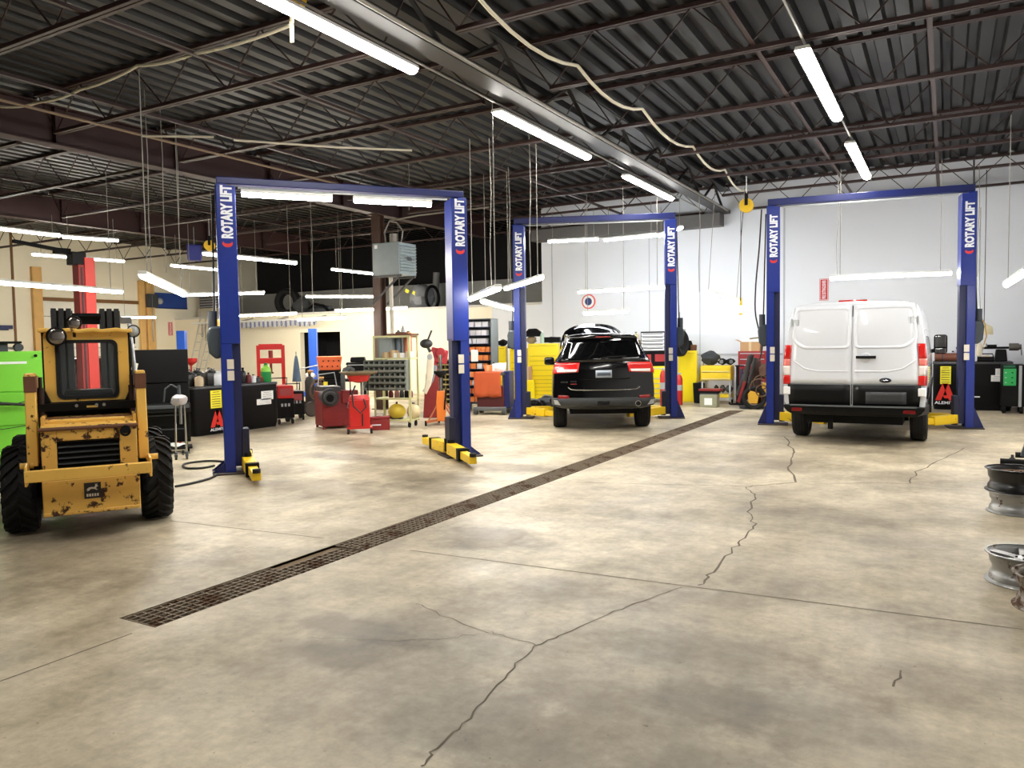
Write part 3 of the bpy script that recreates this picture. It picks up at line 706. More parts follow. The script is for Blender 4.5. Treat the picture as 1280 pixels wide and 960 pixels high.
# ---- black sport utility car
def suv():
    a, c = G(703,533.5), G(806.5,532.5); d = c-a; th = math.atan2(d.y,d.x)
    t = thing('suv', 'black car with its bonnet raised, rear towards us, inside a blue lift', 'car', ((a.x+c.x)/2-.045,(a.y+c.y)/2-.02,0), th, sc=.93)
    def st(y, W, zb, zbelt, wr, zr, ys=None):
        L = [(0,zb),(.62*W,zb),(.93*W,zb+.05),(.985*W,zb+.16),(W,.66 if zbelt > .9 else .6),(.99*W,.86 if zbelt > 1 else .72),(.955*W,zbelt),(wr+.35*(.955*W-wr),zbelt+.58*(zr-zbelt)),(wr+.03,zr-.075),(wr-.05,zr-.015),(.5*wr,zr+.012),(0,zr+.02)]
        return [(w, ys(z) if ys else y, z) for w, z in L]
    def yr(z):
        T = [(.2,-.78),(.36,-.90),(.44,-.94),(.52,-.96),(.72,-.95),(.9,-.93),(1.1,-.915),(1.22,-.895),(1.6,-.74),(1.7,-.70),(1.8,-.66)]
        for (z0,y0),(z1,y1) in zip(T[:-1],T[1:]):
            if z <= z1: return y0+(y1-y0)*max(0,(z-z0)/(z1-z0))
        return T[-1][1]
    bd = Body([st(0,.93,.36,1.16,.60,1.74,yr), st(-.55,.965,.34,1.17,.63,1.755), st(.6,.97,.28,1.15,.65,1.77), st(1.45,.97,.24,1.13,.65,1.75), st(1.95,.97,.24,1.10,.64,1.50), st(2.4,.96,.24,1.03,.74,1.14), st(3.2,.93,.26,.98,.74,1.06), st(3.7,.82,.30,.90,.60,.97)], crown=.07)
    cuts = []
    for y in (0,2.9): b = B(); b.cyl((-1.2,y,.34),(1.2,y,.34),.45,n=36); cuts.append(b)
    obj('body', bd.mesh(), CARB, t, smooth=50, cut=cuts)
    b = B(); b.bx(-.62,-.6,.24,.62,3.4,.75); obj('underbody', b, BLKM, t)
    # rear glass, spoiler, lamps
    rg = obj('rear_window', bd.rpatch([(-.80,1.24),(.80,1.24),(.63,1.66),(-.63,1.66)], .008, 12), CARG, t, solid=.006)
    b = B(); b.tube([bd.rear(-.05,1.30,.02),bd.rear(.12,1.33,.03),bd.rear(.42,1.335,.03)], .012, 8); obj('wiper', b, BLKM, rg)
    b = bd.rpatch([(-.66,1.675),(.66,1.675),(.62,1.745),(-.62,1.745)], .09, 12, 3); obj('spoiler', b, CARB, t, solid=.03)
    b = bd.rpatch([(-.14,1.69),(.14,1.69),(.14,1.71),(-.14,1.71)], .108, 4, 2); obj('brake_light', b, LENSD, t, solid=.01)
    for s in (-1,1):
        q = [(.47*s,1.05),(.955*s,1.03),(.955*s,1.225),(.44*s,1.225)]
        if s < 0: q = [q[1],q[0],q[3],q[2]]
        tl = obj('tail_light', bd.rpatch(q, .016, 10), LENSR, t, solid=.02)
        q = [(.51*s,1.06),(.86*s,1.05),(.86*s,1.105),(.49*s,1.105)]
        if s < 0: q = [q[1],q[0],q[3],q[2]]
        obj('lower_lens', bd.rpatch(q, .03, 8, 2), LENSW, tl, solid=.008)
        b = bd.side(.0,.075,.50,.565,s,.014,6,4); obj('lamp_wrap', b, LENSR, tl, solid=.01)
        q = [(.64*s,.55),(.85*s,.56),(.85*s,.63),(.65*s,.62)]
        if s < 0: q = [q[1],q[0],q[3],q[2]]
        obj('reflector', bd.rpatch(q, .03, 6, 3), LENSD, t, solid=.015)
        obj('side_window', bd.side(.1,.66,.56,.70,s,.006,16,6, shape=lambda f: (.565,.69-.0*f) if f < .8 else (.565,.69-.11*(f-.8)/.2)), CARG, t, solid=.004)
        obj('roof_rail', bd.side(.14,.46,.765,.78,s,.03,10,2), CHR, t, solid=.02)
        obj('sill_cladding', bd.side(.02,.95,.14,.26,s,.012,20,3), CLAD, t, solid=.01) if False else None
        b = B(); b.box((s*1.02,1.78,1.20),(.22,.12,.17)); mi = obj('door_mirror', b, CARB, t, bevel=.04, seg=3)
        b = B(); b.bar((s*.90,1.80,1.14),(s*1.0,1.80,1.15),.06,.05); obj('mirror_arm', b, BLKM, mi)
    # tailgate seams, plate, trim, bumper
    pl = obj('number_plate', bd.rpatch([(-.15,.945),(.15,.945),(.15,1.085),(-.15,1.085)], .022, 4, 2), mat('plate grey',(150,158,168),.4), t, solid=.01)
    b = bd.rpatch([(-.125,.985),(.125,.985),(.125,1.045),(-.125,1.045)], .030, 6, 2); obj('plate_band', b, mat('plate dark',(70,78,88),.5), pl, solid=.002)
    b = B(); b.tube([bd.rear(x,z,.016) for x, z in ((-.66,.775),(-.6,.735),(-.5,.725),(0,.722),(.5,.725),(.6,.735),(.66,.775))], .012, 8); obj('chrome_strip', b, CHR, t)
    b = B(); b.tube([bd.rear(x,z,.012) for x, z in ((-.45,.93),(-.2,.915),(0,.912),(.25,.915),(.48,.93))], .009, 8); obj('crease', b, CARB, t)
    for (x0,x1,z0,z1) in ((-.80,-.66,.855,.885),(-.62,-.50,.865,.895)):
        b = B(); n = 4
        for k in range(n): b.loft([[bd.rear(x0+(x1-x0)*(k+f)/n, zz, of) for f, zz in ((.1,z0),(.8,z0),(.8,z1),(.1,z1))] for of in (.012,.02)])
        obj('badge', b, CHR, t, smooth=0)
    b = bd.rpatch([(-.62,.825),(-.50,.825),(-.50,.84),(-.62,.84)], .012, 4, 1); obj('red_badge', b, LENSD, t, solid=.006)
    rows = []
    for k, z in enumerate((.43,.44,.48,.53,.56,.57)):
        o = (.0,.03,.045,.04,.03,.0)[k]
        rows.append([Vector((-.955-.01,-.40,z))]+[bd.rear(-.93+1.86*q/20, z, o) for q in range(21)]+[Vector((.965,-.40,z))])
    obj('bumper', B().grid(rows), CLAD, t, solid=.02)
    for s in (-1,1):
        b = B(); b.loft([[bd.rear(s*x, z, of) for x, z in ((.80,.44),(.93,.46),(.93,.545),(.86,.535))] for of in (.05,.06)]); obj('bumper_corner', b, LGR, t, smooth=0)
    b = B(); b.bx(-.12,-1.09,.45,.10,-1.0,.52); b.bx(-.03,-1.12,.46,.06,-1.05,.51); obj('tow_hitch', b, BLKM, t, bevel=.008)
    b = B(); b.lathe([(.045,-1.09),(.055,-1.09),(.055,-.9),(.045,-.9)], (.62,0,.47), 'y', 20); obj('exhaust_tip', b, CHR, t)
    for s in (-1,1):
        for y in (0,2.9): wheel(t, s*.81, y, .385, .27, RIMA)
    # raised bonnet
    rows = []
    for k in range(7):
        f = k/6; y = 2.45+1.02*f*math.cos(rad(47)); z = 1.17+1.12*f*math.sin(rad(47))-.03*f*f
        rows.append([Vector((x*(.80-.06*f-.10*f**4), y-.06*(1-x*x), z+.07*(1-x*x)*(.4+.6*f)-.10*abs(x)**4*f)) for x in [-1+q/6 for q in range(13)]])
    h = obj('bonnet', B().grid(rows), CARB, t, solid=.03)
    b = B(); b.tube([(.62,2.5,1.08),(.60,3.0,1.78)], .01); obj('bonnet_prop', b, BLKM, t)
    for ch in t.children:
        if not ch.name.startswith('wheel'): ch.location.z += .07
suv()

# ---- white van
VANW = mat('van white paint', (216,219,225), .25, var=.01, coat=.7)
VANS = mat('van groove', (150,152,156), .4)
def van():
    a, c = G(1003,545), G(1155,549); Yax = 13.12
    t = thing('van', 'white panel van with blank rear doors standing inside a blue lift', 'van', ((a.x+c.x)/2-.045, Yax, 0), 0, sc=(.93,1,1))
    def st(y, W, zb, L, ys=None): return [(w*W, ys(z) if ys else y, z) for w, z in L]
    full = [(0,.46),(.75,.46),(.95,.5),(.985,.62),(1.0,.85),(1.0,1.1),(.985,1.4),(.945,1.72),(.885,1.95),(.82,2.04),(.55,2.085),(0,2.10)]
    def yr(z): return -1.0 if z < .9 else (-1.0+.03*(z-.9)/.6 if z < 1.5 else -.97+.10*((z-1.5)/.6)**1.5)
    def low(zr, wr): return [(w*wr if z > 1.2 else w, .46+(z-.46)*(zr-.46)/1.64) for w, z in full]
    bd = Body([st(0,1.01,0,full,yr), st(-.75,1.03,0,full), st(.5,1.035,0,full), st(2.3,1.035,0,full), st(2.9,1.03,0,low(2.06,.98)), st(3.55,1.02,0,low(1.72,.96)), st(3.95,1.0,0,low(1.36,1)), st(4.35,.94,0,low(1.14,1)), st(4.55,.82,0,low(1.0,1))], nl=3, ns=3, crown=.05)
    cuts = []
    for y in (0,3.3): b = B(); b.cyl((-1.2,y,.38),(1.2,y,.38),.42,n=36); cuts.append(b)
    obj('body', bd.mesh(), VANW, t, smooth=45, cut=cuts)
    b = B(); b.bx(-.7,-.8,.30,.7,4.2,.7); b.cyl((-.75,0,.35),(.75,0,.35),.06,n=12); obj('underbody', b, BLKM, t)
    b = B(); b.bx(-.36,-.93,.22,-.29,-.85,.46); obj('tow_bracket', b, BLKM, t)
    for s in (-1,1):
        d = [(.012*s,.90),(.93*s,.90),(.84*s,2.035),(.012*s,2.035)]
        if s < 0: d = [d[1],d[0],d[3],d[2]]
        dr = obj('rear_door', bd.rpatch(d, .012, 10, 14), VANW, t, solid=.016, smooth=45)
        # pressed blank window panel with a rolled edge
        o = [(.05,1.43),(.72,1.43),(.87,1.54),(.83,1.985),(.05,1.985)]
        b = B(); P = []
        for k in range(len(o)):
            p0, p1, p2 = [Vector((*o[(k+i) % len(o)],0)) for i in (-1,0,1)]
            e0 = (p0-p1).normalized()*.06; e2 = (p2-p1).normalized()*.06
            for f in (0,.25,.5,.75,1): P.append((p1+e0).lerp(p1,f).lerp(p1.lerp(p1+e2,f),f))
        b.loft([[bd.rear(s*(p.x+n.x*g), p.y+n.y*g, of) for p, n in [(p, (p-Vector((.45,1.72,0))).normalized()) for p in P]] for g, of in ((.03,.024),(.02,.036),(.0,.036),(-.025,.020))], cap=False)
        obj('window_pressing', b, VANW, dr, smooth=60)
        q = [(.02*s,.585),(.93*s,.585),(.955*s,.885),(.02*s,.885)]
        if s < 0: q = [q[1],q[0],q[3],q[2]]
        obj('lower_door_band', bd.rpatch(q, .024, 8, 3), BLK, dr, solid=.016)
        # lower door swage
        b = B(); b.tube([bd.rear(s*x,z,.016) for x, z in ((.05,1.08),(.5,1.08),(.7,1.12),(.88,1.24))], .013, 8); obj('door_swage', b, VANW, dr, smooth=80)
        b = B(); z = 1.80
        b.bar(bd.rear(s*.80,z,.03), bd.rear(s*.93,z,-.01), .03, .09); b.cyl(bd.rear(s*.91,z-.06,.03), bd.rear(s*.91,z+.06,.03), .016, n=10); obj('door_hinge', b, LGR, dr, bevel=.004)
        b = B(); b.box(bd.rear(s*.965,.79,.02),(.11,.05,.12)); obj('hinge_cap', b, WHT, t, bevel=.015)
        # vertical tail lamp, red over clear over red
        prev = .90; tl = None
        for z0, z1, m in ((.885,1.02,LENSR),(1.02,1.16,LENSW),(1.16,1.26,mat('pink lens',(224,120,110),.2,coat=.5)),(1.26,1.47,LENSR)):
            q = [(.915*s,z0),(1.01*s,z0),(1.01*s,z1),(.90*s if z1 > 1.3 else .915*s,z1)]
            if s < 0: q = [q[1],q[0],q[3],q[2]]
            o_ = obj('tail_light' if tl is None else 'lens_segment', bd.rpatch(q, .016, 4, 4), m, t if tl is None else tl, solid=.02)
            if tl is None: tl = o_
            rows = [[Vector((s*(1.012+.008), y, z)) for z in (z0,z1)] for y in (-1.0,-.93,-.86)]
            for R in rows:
                for p in R: p.x = s*(bd.at(.02,.5).x*0+ (1.024 if p.z < 1.2 else 1.024-.03*(p.z-1.2)/.27))
            obj('lens_side', B().grid(rows), m, tl, solid=.012)
        b = B(); b.box((s*1.17,3.25,1.42),(.24,.10,.36)); mi = obj('door_mirror', b, BLK, t, bevel=.05, seg=3)
        b = B(); b.box((s*1.17,3.195,1.47),(.18,.012,.20)); b.box((s*1.17,3.195,1.30),(.18,.012,.08)); obj('mirror_glass', b, CHR, mi, bevel=.004)
        b = B(); b.bar((s*.98,3.28,1.28),(s*1.12,3.27,1.32),.08,.07); obj('mirror_arm', b, BLK, mi)
        obj('cab_window', bd.side(.60,.76,.60,.75,s,.008,8,6), CARG, t, solid=.004)
        obj('side_moulding', bd.side(.12,.85,.30,.36,s,.014,16,3), BLK, t, solid=.012)
        b = B(); b.tube([bd.at(.06+.5*k/8,.62)*1 for k in range(9)], .012, 6)
        for v in b.bm.verts: v.co.x *= s
        obj('side_swage', b, VANW, t, smooth=80)
        for y in (0,3.3): wheel(t, s*.90, y, .36, .25, LGR)
    b = B(); b.bx(-.006,-1.08,.60,.006,-1.02,2.03) ; 
    for v in b.bm.verts: v.co.y = bd.rear(0, v.co.z, .022 if v.co.y < -1.05 else 0).y
    obj('door_seam', b, BLKM, t, smooth=0)
    b = B(); b.tube([bd.rear(x,1.285,.06) for x in (.06,.20,.34)], .022, 10); h = obj('door_handle', b, BLKM, t)
    b = B(); b.lathe([(.075,0),(.065,-.012),(.02,-.014)], bd.rear(.20,1.275,.02), 'y', 20); obj('handle_cup', b, VANW, h)
    c0 = bd.rear(.47,.955,.03); b = B(); b.sph(c0,(.085,.012,.036),20,8); bg = obj('oval_badge', b, mat('badge navy',(12,16,34),.25), t)
    b = B(); b.tube([c0+Vector((x,-.013,z)) for x, z in ((-.055,-.008),(-.03,.012),(-.012,-.006),(.01,.006),(.03,-.002),(.05,.006))], .004, 6); obj('badge_script', b, CHR, bg)
    obj('plate_recess', bd.rpatch([(.20,.62),(.76,.62),(.76,.79),(.20,.79)], .045, 6, 3), mat('plate recess',(44,45,47),.5), t, solid=.01)
    b = B(); b.cyl(bd.rear(.08,.84,.03),bd.rear(.08,.84,.05),.02,n=14); obj('door_lock', b, STEEL, t)
    # bumper with step
    rows = []
    for k, z in enumerate((.45,.455,.49,.54,.57,.575)):
        o = (.0,.04,.07,.075,.07,.0)[k]
        rows.append([Vector((-1.045,-.46,z))]+[bd.rear(-1.0+2.0*q/24, max(z,.47), o)+Vector((0,0,z-max(z,.47))) for q in range(25)]+[Vector((1.045,-.46,z))])
    bu = obj('bumper', B().grid(rows), BLK, t, solid=.02)
    b = B(); b.loft([[bd.rear(x,.57,of)+Vector((0,0,dz)) for x in (-.9,-.45,0,.45,.9)]+[bd.rear(x,.57,of2)+Vector((0,0,dz)) for x in (.9,.45,0,-.45,-.9)] for of, of2, dz in ((.12,.0,0),(.12,.0,.018))]); obj('step_tread', b, mat('step grey',(88,90,92),.6), bu, smooth=0)
    for s in (-1,1):
        b = B(); b.box(bd.rear(s*.80,.515,.078)+Vector((0,-.004,0)),(.16,.02,.05),rz=0); obj('bumper_reflector', b, LENSD, bu, bevel=.004)
    b = B(); b.loft([[Vector((x,y,z)) for x, y in ((-.22,-.90),(.20,-.90),(.18,-.70),(-.20,-.70))] for z in (2.06,2.115)]); obj('brake_light', b, LENSR, t, bevel=.01)
van()
# ------------------------------------------------------------------ yellow skid loader, seen from behind
LYEL = mat('loader yellow', (234,186,86), .5, var=.1, scale=4, rust=(74,44,28), rth=.61, rsc=12)
LYELR = mat('loader yellow scarred', (226,178,84), .55, var=.15, scale=4, rust=(66,38,24), rth=.54, rsc=11)
LBRN = mat('rusty brown steel', (104,66,46), .75, var=.3)
def loader():
    t = thing('skid_loader', 'weathered yellow skid loader seen from behind beside a green cabinet', 'loader', (-6.72+.05*math.cos(rad(58)),4.08+.05*math.sin(rad(58)),0), rad(58), sc=(.945,1,1))
    # tyres with chevron lugs
    R, w = .375, .27
    def wheel_l(x, y):
        a = link('wheel', None, t); a.location = (x,y,R); h = w/2
        b = B(); b.lathe([(R*.55,-h*.8),(R*.72,-h),(R*.88,-h*.98),(R*.935,-h*.75),(R*.945,0),(R*.935,h*.75),(R*.88,h*.98),(R*.72,h),(R*.55,h*.8),(R*.5,0),(R*.55,-h*.8)], axis='x', n=48)
        n = 22
        for k in range(n):
            for sd in (-1,1):
                a0 = 2*PI*(k+(.5 if sd > 0 else 0))/n
                ps = []
                for f in (0,.35,.7,1):
                    an = a0+.34*(1-f); xx = sd*h*(.02+.97*f); rr = R*(.965 if f < 1 else .90)
                    ps.append((xx, rr*math.sin(an), rr*math.cos(an)))
                rings = []
                for i, p in enumerate(ps):
                    p = Vector(p); rad_ = Vector((0,p.y,p.z)).normalized(); tg = rad_.cross(Vector((1,0,0)))
                    wd = .018+.008*i/3; o = .028 if i < 3 else .035
                    rings.append([p+tg*wd-rad_*o, p+tg*wd*.7+rad_*.016, p-tg*wd*.7+rad_*.016, p-tg*wd-rad_*o])
                b.loft(rings)
        obj('tyre', b, RUB, a, smooth=30)
        b = B(); s = 1 if x > 0 else -1
        b.lathe([(R*.56,-h*.7),(R*.5,-h*.2),(R*.5,h*.2),(R*.56,h*.7)], axis='x', n=30); b.cyl((s*h*.1,0,0),(s*h*.2,0,0),R*.5,n=30); b.cyl((s*h*.2,0,0),(s*h*.6,0,0),R*.16,n=16)
        obj('rim', b, LYEL, a)
    for x in (-.575,.545):
        for y in (.0,.98): wheel_l(x, y)
    b = B(); b.bx(-.38,-.55,.22,.38,1.25,.62); b.cyl((-.5,0,R),(.5,0,R),.09,n=16); b.cyl((-.5,.98,R),(.5,.98,R),.09,n=16); obj('chassis', b, mat('loader underside',(34,28,22),.8), t, bevel=.01)
    b = B(); b.bx(-.37,-.55,.6,-.345,.2,1.02); b.bx(.345,-.55,.6,.37,.2,1.02); obj('side_panel', b, LYELR, t, smooth=0)
    # engine door: frame round a louvred grille
    b = B(); y0, y1 = -.66, -.62
    b.bx(-.37,y0,.52,-.255,y1,.95); b.bx(.225,y0,.52,.365,y1,.95); b.bx(-.255,y0,.83,.225,y1,.95); b.bx(-.255,y0,.52,.225,y1,.56); b.bx(-.37,-.62,.52,-.35,-.5,.95); b.bx(.345,-.62,.52,.365,-.5,.95)
    dr = obj('engine_door', b, LYELR, t, bevel=.006)
    b = B(); b.bx(-.255,-.60,.55,.225,-.57,.84)
    for k in range(6): b.box((-.015,-.625,.585+k*.045),(.48,.05,.012),rx=-.55)
    obj('grille', b, mat('grille black',(12,12,12),.5), dr, smooth=0)
    b = B(); b.cyl((.275,-.70,.90),(.275,-.64,.90),.035,n=18); b.torus((.275,-.69,.885),.035,.01,'y'); obj('door_latch', b, BLKM, dr)
    b = B(); b.prism([(-.665,.93),(-.60,.945),(-.30,.995),(-.18,1.0),(-.18,.96),(-.62,.91)], -.375, .37, 'x'); hd = obj('engine_hood', b, LYELR, t, bevel=.01)
    b = B(); b.tube([(-.385,-.67,.93),(.375,-.67,.93)], .016, 8); b.tube([(-.36,-.34,.99),(.36,-.34,.99)], .01, 8); obj('hood_edge', b, LBRN, hd)
    b = B(); b.bx(-.31,-.50,.955,.28,-.40,.99); obj('hood_pad', b, LYEL, hd, bevel=.01)
    # lower counterweight plate and its emblem
    b = B(); b.bx(-.375,-.68,.24,.375,-.60,.515); b.bx(-.375,-.69,.225,.375,-.58,.255); cw = obj('counterweight', b, LYELR, t, bevel=.008)
    b = B(); b.bx(-.065,-.686,.345,.065,-.68,.475); em = obj('emblem_plate', b, mat('emblem black',(28,26,24),.6), cw, smooth=0)
    b = B(); M = Matrix.Translation((0,-.687,.43))
    b.prism([(-.05,-.012),(-.03,.006),(-.005,.010),(.012,.006),(.022,.020),(.020,.034),(.030,.030),(.040,.036),(.034,.022),(.046,.014),(.034,.010),(.026,-.004),(.040,-.016),(.030,-.018),(.014,-.008),(-.012,-.006),(-.026,-.018),(-.044,-.026),(-.036,-.012)], -.003, 0, 'y', M)
    for k in range(5): b.bx(-.048+k*.02,-.69,.362,-.034+k*.02,-.687,.385)
    obj('leaping_deer_mark', b, mat('emblem white',(214,206,190),.6), em, smooth=0)
    b = B(); b.bx(-.49,-.83,.535,.47,-.77,.625); b.bx(-.49,-.80,.50,-.47,-.40,.66); b.bx(.45,-.80,.50,.47,-.40,.66); bp = obj('bumper_bar', b, LYEL, t, bevel=.006)
    for s in (-1,1):
        b = B(); b.cyl((s*.44,-.50,.63),(s*.54,-.50,.63),.025,n=14); obj('pivot_pin', b, LYEL, bp)
    # lift arms
    for s in (-1,1):
        x = s*.435-.01; b = B()
        b.loft([[Vector((x+u*wd, y+v*dp, z)) for u, v in ((-1,-1),(1,-1),(1,1),(-1,1))] for y, z, wd, dp in ((-.42,.62,.042,.09),(-.38,1.0,.042,.08),(-.34,1.38,.04,.07))])
        b.loft([[Vector((x+u*.04, y, z+v)) for u, v in ((-1,-h),(1,-h),(1,h),(-1,h))] for y, z, h in ((-.34,1.32,.06),(.2,1.24,.09),(.9,1.06,.09),(1.35,.62,.07),(1.5,.35,.06))])
        a = obj('lift_arm', b, LYEL, t, bevel=.008)
        b = B(); b.box((x,-.355,1.29),(.092,.165,.13)); obj('arm_wear_patch', b, LBRN, a, smooth=0)
        b = B(); b.bx(x-.048,-.47,.555,x+.048,-.33,.63); obj('arm_foot', b, BLKM, a, smooth=0)
        b = B(); b.cyl((x-s*.07,-.30,.70),(x-s*.07,-.25,1.25),.028,n=14); b.cyl((x-s*.07,-.25,1.2),(x-s*.07,-.24,1.34),.016,n=12); obj('lift_cylinder', b, mat('ram dark',(48,30,26),.5,metal=.3), a)
    # cab
    cab = tag(link('cab', None, t))
    def rr(x0, z0, x1, z1, r, n=5):
        o = []
        for cx, cz, a0 in ((x1-r,z1-r,0),(x0+r,z1-r,90),(x0+r,z0+r,180),(x1-r,z0+r,270)):
            for k in range(n+1): a = rad(a0+90*k/n); o.append((cx+r*math.cos(a), cz+r*math.sin(a)))
        return o
    outp = rr(-.345,1.09,.345,1.73,.04); inn = rr(-.245,1.15,.245,1.645,.05)
    b = B(); b.loft([[Vector((x,-.14,z)) for x, z in outp],[Vector((x,-.14,z)) for x, z in inn],[Vector((x,-.10,z)) for x, z in inn],[Vector((x,-.10,z)) for x, z in outp]], cap=False, closed=True)
    fr = obj('rear_frame', b, LYEL, cab, smooth=0)
    g1 = rr(-.255,1.14,.255,1.655,.055); g2 = rr(-.225,1.17,.225,1.625,.045)
    b = B(); b.loft([[Vector((x,-.15,z)) for x, z in g1],[Vector((x,-.15,z)) for x, z in g2],[Vector((x,-.13,z)) for x, z in g2],[Vector((x,-.13,z)) for x, z in g1]], cap=False, closed=True)
    obj('window_gasket', b, RUB, fr, smooth=0)
    b = B(); b.prism(g2, -.138, -.134, 'y'); obj('rear_window', b, glass('loader glass',(150,160,165),.03,.06), cab, smooth=0)
    b = B()
    for s in (-1,1):
        b.bx(s*.34-.02,-.12,1.05,s*.34+.02,-.06,1.72); b.bx(s*.34-.02,.72,.7,s*.34+.02,.78,1.72); b.bx(s*.34-.015,-.1,1.66,s*.34+.015,.76,1.72); b.bx(s*.34-.015,-.1,1.05,s*.34+.015,.76,1.1)
        for k in range(7): b.bx(s*.34-.006,.02+k*.1,1.1,s*.34+.006,.03+k*.1,1.66)
        for k in range(5): b.bx(s*.34-.006,-.06,1.18+k*.1,s*.34+.006,.74,1.19+k*.1)
    obj('side_guard', b, BLKM, cab, smooth=0)
    b = B(); rows = []
    for k in range(2):
        rows.append([Vector((-.38+.76*q/12, (-.20,.82)[k], 1.735+(.008*math.sin(q*2.1) if k == 0 else 0))) for q in range(13)])
    b.grid(rows); obj('roof', b, LYEL, cab, solid=.035, bevel=.008)
    b = B(); b.bx(-.36,-.05,.62,.36,.0,1.08); b.bx(-.30,.0,.62,.30,.6,.68); obj('cab_tub', b, BLKM, cab, smooth=0)
    b = B(); b.prism([(-.44,1.05),(.44,1.05),(.44,1.11),(.345,1.22),(.30,1.12),(-.30,1.12),(-.345,1.23),(-.44,1.11)], -.24, -.145, 'y'); b.bx(-.44,-.30,1.05,.44,-.14,1.115); sh = obj('rear_skirt', b, BLK, cab, smooth=0)
    for x in (-.10,.06,.12): 
        b = B(); b.cyl((x,-.305,1.09),(x,-.27,1.09),.014,n=10); obj('skirt_bolt', b, STEEL, sh)
    b = B(); b.bx(-.02,-.303,1.07,.07,-.30,1.086); obj('caution_strip', b, mat('strip gold',(196,164,80),.5), sh, smooth=0)
    b = B(); b.bx(-.22,.25,.68,.22,.62,.80); b.box((0,.20,.98),(.42,.10,.46),rx=.15); obj('driver_seat', b, BLK, cab, bevel=.03)
    # work lamps
    def lampw(p, r, on):
        b = B(); b.lathe([(.02,.06),(r*.7,.05),(r,.0),(r*1.06,-.012),(r*.97,-.016),(r*.93,.0)], p, 'y', 28); b.bar((p[0],p[1]+.03,p[2]-r),(p[0],p[1]+.03,p[2]-r-.06),.025,.02)
        o = obj('work_lamp', b, BLK, cab)
        b = B(); b.sph((p[0],p[1]-.004,p[2]),(r*.93,.018,r*.93),24,8); obj('lamp_glass', b, on, o)
    lampw((-.235,-.22,1.685), .078, mat('lamp reflector',(150,142,136),.12,metal=.9)); lampw((-.095,-.16,1.80), .062, mat('lamp reflector',(150,142,136),.12)); lampw((.40,-.05,1.73), .055, LGR)
    b = B(); b.tube([(.385,-.12,1.05),(.39,-.10,1.4),(.375,-.05,1.66),(.37,0,1.80)], .02, 10); b.box((.34,.02,1.83),(.10,.08,.06)); obj('exhaust_pipe', b, STEEL, t)
    # black carriage with ribbed uprights at the front
    m = tag(link('front_mast', None, t))
    for s in (-1,1):
        b = B()
        for k in range(3): b.bx(s*.235-.105+k*.072,1.40,.25,s*.235-.105+k*.072+.05,1.50,2.0)
        b.bx(s*.235-.11,1.46,.25,s*.235+.10,1.49,1.98); obj('mast_upright', b, mat('mast black',(34,36,38),.5,var=.3), m, smooth=0)
    for z in (1.87,.6):
        b = B(); b.bx(-.14,1.42,z-.035,.14,1.50,z+.035); b.cyl((-.14,1.40,z+.05),(.14,1.40,z+.05),.03,n=14); obj('mast_crossbar', b, BLK, m)
loader()
# ------------------------------------------------------------------ shop clutter, left half
def at0(px, py, z=0): p = G(px,py,z); return (p.x,p.y,z)
def rzc(px): return rad(29.5)-math.atan((px-640)/F)      # turn a thing's front (-y) to face the camera
def casters(t, w, d, r=.05, m=None):
    for sx in (-1,1):
        for sy in (-1,1):
            b = B(); x, y = sx*(w/2-.06), sy*(d/2-.06); b.cyl((x-.015,y,r),(x+.015,y,r),r,n=14); b.bx(x-.02,y-.02,r,x+.02,y+.02,2*r+.01); obj('caster', b, m or BLKM, t)
def chest(nm, loc, rz, w, d, h, m, label, rows, cat='tool chest', cast=.05, hm=None, cols=1, gap=.012, group=None, top=None):
    t = thing(nm, label, cat, loc, rz, group); z0 = 2*cast+.005 if cast else 0
    b = B(); b.bx(-w/2,-d/2,z0,w/2,d/2,h); obj('body', b, m, t, bevel=.008)
    if cast: casters(t, w, d, cast)
    z = h-.03; tot = sum(rows); H_ = h-z0-.06
    for r in rows:
        hh = H_*r/tot
        for c in range(cols):
            x0 = -w/2+.02+(w-.04)*c/cols; x1 = -w/2+.02+(w-.04)*(c+1)/cols-(.01 if cols > 1 else 0)
            b = B(); b.bx(x0,-d/2-.014,z-hh+gap/2,x1,-d/2-.001,z-gap/2); dr = obj('drawer', b, m, t, bevel=.004)
            b = B(); b.bx(x0+.03,-d/2-.032,z-gap/2-.03,x1-.03,-d/2-.015,z-gap/2-.012); obj('handle', b, hm or LGR, dr, smooth=0)
        z -= hh
    if top:
        b = B(); b.bx(-w/2-.01,-d/2-.01,h,w/2+.01,d/2+.01,h+.025); obj('top_mat', b, top, t, smooth=0)
    return t
def bottle(loc, r, h, m, label, capm=None, kind='round', nm='bottle', cat='bottle', group=None, neck=.35, rz=0):
    t = thing(nm, label, cat, loc, rz, group); b = B()
    if kind == 'jug':
        b.loft([[Vector((x*r*k,y*r*.62*k,z)) for x, y in ((-1,-.8),(-.8,-1),(.8,-1),(1,-.8),(1,.8),(.8,1),(-.8,1),(-1,.8))] for k, z in ((.92,0),(1,.03),(1,h*.68),(.8,h*.8),(.35,h*.88),(.3,h*.9))])
        b.tube([(r*.45,0,h*.80),(r*.7,0,h*.98),(0.02,0,h*.99),(-.0,0,h*.86)], r*.11, 8)
        obj('body', b, m, t, smooth=40); b = B(); b.cyl((-r*.3,0,h*.88),(-r*.3,0,h*.98),r*.22,n=12); obj('cap', b, capm or WHT, t)
    else:
        b.lathe([(.001,0),(r*.95,0),(r,.02*h),(r,h*.66),(r*.8,h*.76),(r*neck,h*.82),(r*neck,h*.9)], n=16); obj('body', b, m, t)
        b = B(); b.cyl((0,0,h*.88),(0,0,h),r*neck*1.15,n=12); obj('cap', b, capm or BLKM, t)
    return t
